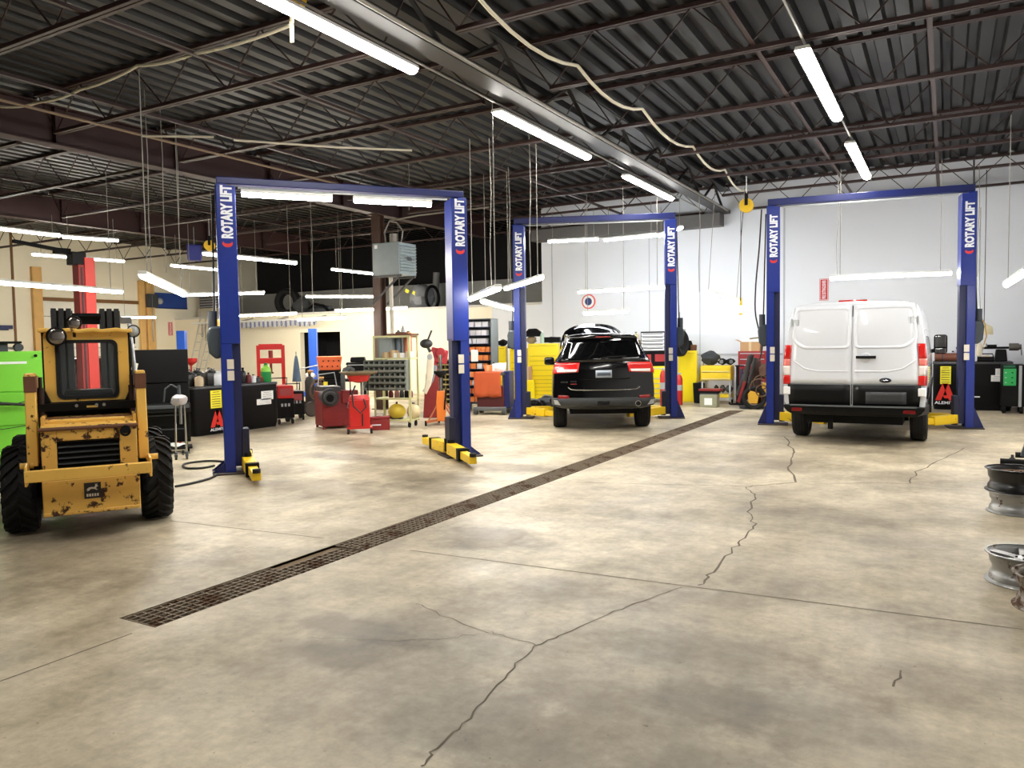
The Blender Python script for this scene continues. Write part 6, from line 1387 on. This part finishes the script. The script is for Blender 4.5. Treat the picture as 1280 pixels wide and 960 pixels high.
# green faced cart and red chest at right edge
gc = PY(1260,500,18.45)
t = thing('service_cart', 'black cart with a green door panel before the tank', 'cart', (gc.x,gc.y,0), 0)
b = B(); b.bx(-.13,-.25,.14,.26,.25,.98); obj('cabinet', b, BLK, t, bevel=.01)
b = B(); b.bx(-.10,-.266,.56,.115,-.25,.90); gp = obj('green_panel', b, mat('panel green',(36,166,84),.4), t, bevel=.005)
for i in range(3):
    for j in range(2): b = B(); b.bx(-.075+.11*j,-.272,.61+.1*i,-.045+.11*j,-.266,.63+.1*i); obj('latch', b, BLKM if j else LGR, gp, smooth=0)
b = B(); b.bx(-.10,-.262,.92,.10,-.25,.965); obj('badge', b, mat('badge green dark',(20,90,60),.5), t, smooth=0)
b = B(); b.bx(.16,-.262,.14,.21,-.25,.96); obj('rail', b, LGR, t, smooth=0)
for x in (-.08,.21):
    for y in (-.2,.2): b = B(); b.cyl((x-.03,y,.08),(x+.03,y,.08),.08,n=18); b.bx(x-.02,y-.02,.1,x+.02,y+.02,.15); obj('caster', b, BLKM, t)
rx = G(1277,517); chest('tool_chest', (rx.x+.33,rx.y+.1,0), 0, .56, .46, 1.03, mat('chest red',(176,28,30),.35), 'red tool chest at the right edge beside the green cart', [1,1,1,1.2,1.2,1.4,1.6], hm=LGR)
b = B(); b.tube([(-.18,-.1,0),(-.2,-.1,.12),(-.1,-.1,.26),(.05,-.1,.34),(.2,-.1,.36)], .012); one('cord', b, CABLE, 'black cord looping up from the red chest at right edge', 'cord', (rx.x+.33,rx.y+.1,1.03))
# cream shade, air regulator and hoses by the right post
pl = PD(1230,412,15.6)
t = thing('work_light', 'cream shaded work light hung behind the right post of van lift', 'lamp', tuple(pl), 0); b = B(); b.lathe([(.16,-.10),(.15,.05),(.06,.10),(.03,.12)], n=24); obj('shade', b, mat('shade cream',(240,230,190),.5), t, solid=.006); b = B(); b.cyl((0,0,.11),(0,0,3.2-0),.008,n=6); obj('cord', b, CABLE, t); b = B(); b.sph((0,0,-.02),.05); obj('bulb', b, mat('bulb',(250,240,210),.4,var=0,emis=(1,.9,.7,4)), t)
t = thing('hanging_regulator', 'pale air regulator bundle hanging behind the right lift post', 'regulator', tuple(PD(1224,436,15.4)), 0); b = B(); b.lathe([(.001,-.16),(.05,-.14),(.06,.02),(.04,.08),(.02,.12)], n=14); b.cyl((-.06,0,.05),(.09,0,.05),.03,n=12); obj('bowl', b, mat('regulator pale',(200,190,170),.5), t); b = B(); b.tube([(0,0,.1),(.06,0,.3),(.02,0,.55),(-.02,0,1.2),(-.02,0,2.8)], .014); obj('pipe', b, STEEL, t); b = B(); b.tube([(.07,0,.05),(.12,0,.25),(.09,0,.5),(.03,0,.6)], .012); obj('bracket', b, mat('brass',(180,140,80),.35,metal=.7), t)
b = B(); b.tube([PD(1217.5,200,13.6),PD(1218,300,13.6),PD(1219,372,13.6),PD(1217,420,13.6)], .014); one('hanging_hose', b, CABLE, 'long black hose hanging down the right post of van lift', 'hose')
# shelf above the car bonnet with boxes
sx0, sx1 = PY(748,425,YB).x, PY(812,425,YB).x; zs = PY(780,440,YB).z
t = thing('wall_shelf', 'plain wall shelf behind the raised bonnet of the black car', 'shelf', ((sx0+sx1)/2,YB-.02,zs-.03), 0); wS = (sx1-sx0)/2; b = B(); b.bx(-wS,-.36,0,wS,0,.03); obj('board', b, WOOD, t)
for s in (-.7,.7): b = B(); b.bar((s*wS,-.02,-.24),(s*wS,-.32,0),.025,.025); obj('bracket', b, STEEL, t)
for k, (px, w, h, m, lb) in enumerate(((757,.26,.34,TOOLY,'yellow case on the wall shelf above the car bonnet'),(767.5,.15,.30,mat('box slate',(90,92,92),.6),'dark slate box beside the yellow case on the shelf'),(776,.17,.34,mat('box olive',(128,122,96),.6),'olive box in the middle of the wall shelf'),(784.5,.17,.36,mat('box grey',(120,124,126),.6),'grey box right of the olive box on the shelf'),(795,.20,.32,CARD,'brown carton at the right of the wall shelf'))):
    p = PY(px,430,YB-.2); t = thing('shelf_box', lb, 'box', (p.x,YB-.2,zs), .05*k); b = B(); b.bx(-w/2,-.14,0,w/2,.14,h); obj('box', b, m, t, bevel=.008); b = B(); b.bx(-w*.3,-.145,h*.3,w*.3,-.14,h*.6); obj('label', b, PAPER if k != 0 else BLKM, t, smooth=0)
bottle((PY(795,430,YB-.2).x,YB-.2,zs+.32), .07, .22, mat('bottle cream',(224,206,160),.5), 'cream bottle standing on the brown carton of the wall shelf')
# ------------------------------------------------------------------ signs
c = PY(736,377,YB); t = thing('round_sign', 'round red and white ring sign with a dark blue centre on the back wall', 'sign', (c.x,YB-.012,c.z), 0)
b = B(); b.cyl((0,-.012,0),(0,.01,0),.205,n=40); obj('plate', b, mat('sign red',(226,90,84),.5), t); b = B(); b.cyl((0,-.016,0),(0,-.01,0),.17,n=40); obj('white_ring', b, WHT, t)
b = B(); b.cyl((0,-.02,0),(0,-.012,0),.105,n=32); obj('blue_centre', b, mat('sign navy',(40,56,110),.5), t)
def extsign(c, label, axis):
    t = thing('extinguisher_sign', label, 'sign', tuple(c), 0 if axis == 'y' else rad(90)); b = B(); b.bx(-.10,-.006,-.26,.10,.006,.26); obj('plate', b, mat('sign strip red',(196,40,36),.5), t, smooth=0)
    b = B()
    for x in (-.085,.085): b.bx(x-.005,-.009,-.245,x+.005,-.006,.245)
    for z in (-.245,.245): b.bx(-.09,-.009,z-.005,.09,-.006,z+.005)
    obj('border', b, LETW, t, smooth=0); b = fit('FIRE EXTINGUISHER', .44, .085, .012); b.xf(Matrix.Translation((0,-.008,.0)) @ VERT); b2 = fit('FIRE', .01, .01) if False else None; 
    for v in []: pass
    obj('lettering', b, LETW, t, smooth=0)
c = PY(1030,362,YB); extsign((c.x,YB-.01,c.z), 'narrow red upright sign on the back wall above the van', 'y')
c = PX(213,411,XL); extsign((XL+.01,c.y,c.z), 'narrow red upright sign on the left wall beside the garage door', 'x')
t = thing('mounted_board', 'blue panel high on the left wall beside the door jamb', 'panel', (XL+.02, PX(209,376,XL).y, PX(209,386,XL).z), 0); b = B(); b.bx(-.01,-.55,0,.04,.85,.60); obj('board', b, mat('panel blue',(44,74,150),.5), t, bevel=.01); b = B(); b.bx(.04,-.55,0,.05,.85,.04); obj('edge', b, BLUED, t, smooth=0)
t = thing('mounted_control_box', 'dark control box on the timber jamb of the garage door', 'control box', (XL+.13, PX(185,374,XL).y, PX(185,378,XL).z), 0); b = B(); b.bx(0,-.2,-.2,.2,.2,.30); obj('case', b, DGR, t, bevel=.01); b = B(); b.sph((.12,.32,.05),(.12,.12,.12)); obj('lamp', b, LGR, t); b = B(); b.tube([(.1,0,-.2),(.1,0,-1.5)], .02); obj('conduit', b, STEEL, t)
# ------------------------------------------------------------------ column heater
t = thing('unit_heater', 'grey louvred unit heater on brackets beside the brown column', 'heater', tuple(PD(493,345,17.5)), rzc(493)-.62)
b = B(); b.bx(-.36,-.32,0,.36,.36,.72); obj('cabinet', b, mat('heater grey',(138,150,154),.4), t, bevel=.012)
b = B(); b.bx(.361,-.28,.05,.37,.32,.67); fr = obj('louvre_frame', b, mat('heater grey',(138,150,154),.4), t, smooth=0)
for k in range(9): b = B(); b.box((.385,.02,.09+k*.068),(.05,.58,.012),ry=.6); obj('louvre', b, mat('louvre silver',(170,184,190),.3,metal=.4), fr, smooth=0)
b = B(); b.bx(.41,-.06,.32,.415,.10,.40); obj('maker_plate', b, DGR, fr, smooth=0)
b = B(); b.bx(-.30,-.326,.60,-.22,-.32,.68); obj('corner_plate', b, WHT, t, smooth=0)
for y in (-.26,.28): b = B(); b.bar((-.36,y,-.02),(.38,y,-.02),.05,.05); b.bar((-.42,y,-.62),(.30,y,-.04),.035,.035); obj('bracket', b, mat('bracket steel',(70,70,72),.5), t)
b = B(); b.cyl((-.1,.0,-1.9),(-.1,.0,0),.045,n=12); obj('drain_pipe', b, mat('pale pipe',(206,200,186),.5), t)
b = B(); b.cyl((.0,.0,.72),(.0,.0,.95),.09,n=16); b.tube([(-.2,0,.72),(-.25,0,1.0),(-.1,0,1.25),(.6,.2,1.35),(2.2,.5,1.42)], .02); b.tube([(.2,0,.72),(.26,0,1.0),(.10,0,1.2),(-.1,0,1.25)], .018); obj('flue', b, GALV, t)
# ------------------------------------------------------------------ loft stores
LOFT = ZM
def loftp(px, Y=21.2): return (PY(px,385,Y).x, Y, LOFT)
t = thing('wrapped_bundle', 'grey plastic wrapped bundle with yellow ties on the loft edge', 'bundle', loftp(528,20.8), 0); b = B(); b.blob((0,0,.42),(.45,.4,.42),.12,18,10,3); obj('wrap', b, mat('wrap grey',(124,126,130),.4,var=.3,scale=9), t); b = B(); b.torus((.42,0,.40),.36,.05,'x',24,8); obj('dark_rim', b, BLKM, t)
for k in range(2): b = B(); b.box((-.34+.3*k,-.36,.62-.08*k),(.14,.03,.10),ry=.5); obj('yellow_tie', b, NOTE, t)
t = thing('tyre', 'big dark tyre leaning on the loft behind hung lamps', 'tyre', loftp(360,21.0), .2); b = B(); b.lathe([(.30,-.13),(.42,-.17),(.50,-.12),(.52,0),(.50,.12),(.42,.17),(.30,.13),(.30,-.13)], (0,0,.52), 'y', 34); obj('tread', b, RUB, t); b = B(); b.blob((.5,.1,.36),(.34,.3,.36),.2,12,7,4); obj('cover', b, mat('grey cover',(70,72,72),.8), t)
t = thing('tarp_heap', 'dark heap of pipes and tarp on the loft left of column', 'heap', loftp(402,21.0), 0); b = B(); b.blob((0,0,.16),(.52,.3,.18),.3,14,7,12); obj('tarp', b, DGR, t); b = B(); b.tube([(-.4,-.2,.25),(-.1,-.24,.38),(.3,-.2,.30),(.5,-.2,.1)], .05); obj('pipe', b, BLKM, t)
t = thing('stacked_boxes', 'cream boxed unit high on the loft near left corner', 'box', loftp(268,20.9), 0); b = B(); b.bx(-.62,-.3,0,.62,.3,.42); obj('box', b, mat('box cream',(206,196,170),.6), t, bevel=.01); b = B(); b.bx(-.1,-.31,.18,.16,-.3,.26); obj('label', b, DGR, t, smooth=0); b = B(); b.bx(-.55,-.25,.42,.5,.25,.98); obj('dark_crate', b, mat('crate brown',(86,76,66),.7), t); b = B()
for k in range(5): b.bx(-.55,-.262,.46+k*.1,.5,-.25,.50+k*.1)
obj('slats', b, LGR, t, smooth=0)
t = thing('paper_roll', 'pale rolled sheet standing in the dark loft', 'roll', loftp(545,22.6)[:2]+(3.55,), 0); b = B(); b.tube([(-.06,0,-.85),(.06,0,.55)], .12, 12); obj('roll', b, mat('roll grey',(120,120,120),.7), t); b = B(); b.cyl((-.06,0,-.85),(-.07,0,-.84),.13,n=12); obj('end_cap', b, DGR, t)
# ladders leaning against the office corner
for k, (x0, y0, x1, y1, lb) in enumerate(((236,452,256,392,'aluminium ladder leaning at the left corner of office wall'),(247,440,270,392,'second thinner ladder leaning beside the aluminium ladder'))):
    A, Bq = PY(x0,486,YB-.9-.1*k), PY(x1,y1,YB-.12); A.z = 0.0; Bq.z = 2.95-.1*k
    t = thing('ladder', lb, 'ladder', tuple(A), 0); d = Bq-A; w = Vector((.20-.04*k,0,0)); b = B()
    for s in (-1,1): b.bar(w*s, w*s*.8+d, .06, .03)
    obj('rail', b, mat('ladder silver',(196,196,192),.4,metal=.4), t)
    for q in range(9): f = (q+.6)/9.3; b = B(); b.bar(d*f-w*(1-.2*f), d*f+w*(1-.2*f), .03, .03); obj('rung', b, mat('ladder silver',(196,196,192),.4,metal=.4), t)
# belts hung on a long rail along the office wall
X0, X1 = PY(300,400,YB-.5).x, PY(397,400,YB-.5).x; zr = PY(350,400,YB-.5).z
t = thing('belt_rail', 'long pale rail of hooks fixed over the office wall', 'rail', ((X0+X1)/2,YB-.5,zr), 0); hw = (X1-X0)/2; b = B(); b.cyl((-hw-2.6,0,0),(hw,0,0),.03,n=10); obj('bar', b, WHT, t)
for s in (-.95,0,.95): b = B(); b.bar((s*hw,0,.02),(s*hw,.5,.12),.04,.04); obj('bracket', b, STEEL, t)
R_ = random.Random(5); proto = None; VB = [mat('belt blue grey',(120,130,170),.5), mat('belt pale',(206,208,214),.5)]
for k in range(34):
    x = -hw+.08+k*(2*hw-.14)/33; L_ = .17+.06*R_.random()
    b = B(); b.loft([[Vector((.012+u*.006+.05*math.sin(a)*.5, v*.02, -L_/2+.02+L_/2*math.cos(a))) for u, v in ((-1,-1),(1,-1),(1,1),(-1,1))] for a in [2*PI*i/12 for i in range(12)]], closed=True)
    one('hanging_belt', b, VB[k % 2], ('blue grey' if k % 2 == 0 else 'pale')+' loop hanging in the row on the office wall rail', 'belt', ((X0+X1)/2+x,YB-.5,zr-.05), R_.uniform(-.3,.3), 'loops on the office wall rail')
X2, X3 = PY(246,400,YB-.5).x, PY(290,400,YB-.5).x
for k in range(9):
    x = X2+.3+k*(X3-X2-.4)/8; L_ = .35+.2*R_.random(); b = B(); b.tube([(0,0,0),(.01,-.03,-L_*.5),(.0,-.02,-L_)], .02, 6); b.torus((0,-.02,-L_-.05),.05,.012,'y',12,5)
    one('hanging_tool', b, mat('tool grey',(120,120,118),.5,metal=.3), 'grey tool hanging in the short row beside the ladders', 'hand tool', (x,YB-.5,zr-.02), 0, 'tools hung beside the ladders')
t = thing('hanging_hoist', 'yellow hoist block hanging left of the nearest lift post', 'hoist', tuple(PD(270,408,19)), 0); b = B(); b.box((0,0,0),(.16,.12,.34)); obj('block', b, mat('hoist yellow',(226,170,40),.5), t, bevel=.03); b = B(); b.torus((0,0,-.26),.06,.018,'y',16,6,-140,120); obj('hook', b, STEEL, t); b = B(); b.cyl((0,0,.16),(0,0,3.0),.012,n=6); obj('chain', b, STEEL, t)
# ------------------------------------------------------------------ red lift at the left
t = thing('red_lift_post', 'tall red two post lift column rising behind the loader', 'car lift', tuple(PD(108,480,15.5).xy)+(0,), rzc(108)+.42)
RL = mat('lift red', (212,60,50), .4, var=.08)
b = B(); b.bx(.0,-.15,0,.012,.15,3.40); b.bx(.0,-.15,0,.20,-.138,3.40); b.bx(.0,.138,0,.20,.15,3.40); b.bx(.188,-.15,0,.20,.15,3.40); obj('column', b, RL, t, bevel=.006)
b = B(); b.bx(-.11,-.12,0,-.10,.12,3.25); b.bx(-.11,-.13,0,-.0,-.12,3.25); b.bx(-.11,.12,0,0,.13,3.25); obj('inner_channel', b, mat('lift red dark',(150,34,34),.45), t)
b = B(); b.bx(-.07,-.14,.4,-.04,-.12,3.2); obj('slide_strip', b, mat('strip dark',(50,22,26),.5), t)
b = B(); b.bx(-.22,-.13,3.25,.05,.13,3.50); obj('pulley_head', b, BLK, t, bevel=.01)
b = B(); b.bx(-.35,-.3,0,.4,.3,.02); obj('base_plate', b, REDD, t)
b = B(); b.bx(-.50,-.05,3.45,-.2,.05,3.56); b.bar((-.2,0,3.5),(-1.2,.0,3.62),.10,.06); obj('overhead_arm', b, BLKM, t)
# car parked behind the loader, seen through its window
t = thing('parked_car', 'dark maroon car partly seen through the loader window', 'car', tuple(PD(104,480,18.2).xy)+(0,), rzc(104)+.5)
b = B(); prof = [(-2.1,.35),(2.1,.35),(2.15,.7),(1.9,.9),(1.1,.98),(.5,1.40),(-.9,1.42),(-1.6,1.0),(-2.1,.92)]
b.loft([[Vector((u*(1 if abs(x) < .7 else .985), x, v if v < 1.1 or abs(x) < .7 else v-.06)) for u, v in prof] for x in (-.86,-.66,.66,.86)]); obj('body', b, mat('maroon car paint',(60,24,28),.2,coat=1.), t, bevel=.05, seg=3)
b = B()
for y in (-.875,.865): b.prism([(.42,1.33),(-.82,1.34),(-1.3,1.03),(.85,1.02)], y, y+.01, 'y')
obj('side_window', b, CARG, t, smooth=0)
b = B(); b.prism([(1.07,.99),(.52,1.36)],0,0,'y') if False else b.sheet([(1.10,-.6,1.0),(1.10,.6,1.0),(.54,.58,1.40),(.54,-.58,1.40)]); obj('windscreen', b, mat('screen grey',(150,164,160),.15), t, solid=.01)
for x in (-1.3,1.3):
    for y in (-.78,.78): wl = link('wheel', None, t); wl.location = (x,y,.33); b = B(); b.lathe([(.2,-.1),(.31,-.11),(.33,-.08),(.33,.08),(.31,.11),(.2,.1),(.2,-.1)], axis='y', n=28); obj('tyre', b, RUB, wl); b = B(); b.cyl((0,-.08,0),(0,.08,0),.21,n=24); obj('rim', b, RIMA, wl)
# ------------------------------------------------------------------ hung reels, cords and drop lights
RY = mat('reel yellow', (232,190,40), .45)
def reel(p, rz, label, r=.17, cord=None):
    t = thing('cord_reel', label, 'cord reel', tuple(p), rz); b = B(); b.lathe([(.03,-.05),(r,-.055),(r,-.03),(r*.6,-.02),(r*.6,.02),(r,.03),(r,.055),(.03,.05)], axis='y', n=30, caps=True); obj('drum', b, RY, t)
    b = B(); b.bx(-.03,-.075,.0,.03,.075,r+.10); obj('bracket', b, BLKM, t); b = B(); b.cyl((0,0,r+.08),(0,0,max(r+.1,4.74-p.z)),.012,n=6); obj('hanger', b, STEEL, t)
    if cord: b = B(); b.tube(cord, .008, 6); obj('cord', b, CABLE, t)
    return t
reel(PD(933,257,15.0), rad(8), 'yellow cord reel hanging under the roof left of the van bay', .135, [(-.06,0,-.1),(-.1,0,-.6),(-.11,0,-1.85)])
reel(PD(366,-3,7.4), rad(30), 'yellow cord reel at the top edge beside the nearest long lamp', .12, [(-.0,0,-.1),(0,0,-.22)])
reel(PD(262,307,19), rad(45), 'yellow cord reel left of the nearest lift post lettering', .13)
b = B(); b.tube([(0,0,0),(.01,0,-.08)], [.02,.018], 8); b.box((0,0,-.16),(.035,.02,.2)); one('hanging_strip', b, mat('strip ivory',(216,204,170),.6), 'ivory strip dangling under the yellow reel at the top edge', 'strip', tuple(PD(364,18,7.3)))
t = thing('drop_light', 'yellow drop light hanging below the tilted lamp left of van bay', 'drop light', tuple(PD(926,381,15.5)), 0); b = B(); b.cyl((0,0,-.02),(0,0,.14),.028,n=12); b.cyl((0,0,-.20),(0,0,-.16),.035,n=12); obj('handle', b, mat('drop yellow',(236,206,60),.4), t); b = B(); b.cyl((0,0,-.17),(0,0,-.02),.026,n=12); obj('tube', b, mat('drop tube',(250,246,220),.4,var=0,emis=(1,.95,.7,3)), t); b = B(); b.cyl((0,0,.13),(0,0,1.9),.007,n=6); obj('cord', b, CABLE, t)
t = thing('blue_drum', 'blue box hung under the roof left of the nearest lift post', 'box', tuple(PD(243,316,20)), rad(50)); b = B(); b.box((0,0,0),(.34,.32,.40),top=(1.05,1.05)); obj('shell', b, mat('drum blue',(40,50,140),.5), t, bevel=.03); b = B(); b.cyl((0,0,.2),(0,0,4.7-t.location.z),.012,n=6); obj('hanger', b, STEEL, t)
for k, (px, y0, y1, D, lb) in enumerate(((180,112,345,11.0,'chain nearest the loader hanging from the roof'),(199,118,340,12.0,'cord hanging in the middle of three cords over the loader'),(219,150,345,13.0,'cord hanging right of the three cords over the loader'),(661,165,352,12.6,'silver chain hanging beside the post left of the black car'),(612,215,368,12.0,'thin cord hanging right of the nearest lift far post'),(636,250,350,14.0,'thin cord hanging left of the lettered post by black car'),(1224,205,345,14.5,'thin grey cord hanging right of the van lift'),(1047,270,347,15.0,'wavy dark cord above the long level lamp over van'),(874,262,365,16.5,'pale cord down to the tilted lamp'),(440,305,372,18.5,'cord with a small weight hanging before the dark loft'),(388,258,392,17.0,'cord hanging between lift beam and the belts rail'),(510,195,262,16.0,'cord above the grey unit heater'))):
    a, c = PD(px,y0,D), PD(px,y1,D); c.x, c.y = a.x, a.y; a.z = max(a.z, min(5.3, 4.75)); b = B(); b.tube([a, a.lerp(c,.35)+Vector((.02,0,0)), a.lerp(c,.7)-Vector((.015,0,0)), c], .007, 6)
    one('hanging_wire', b, mat('hanger wire',(140,136,128),.5,metal=.3), lb, 'cord')
w = bpy.data.worlds.new('world'); SC.world = w; w.use_nodes = True
w.node_tree.nodes['Background'].inputs[0].default_value = (.5,.48,.45,1); w.node_tree.nodes['Background'].inputs[1].default_value = .0
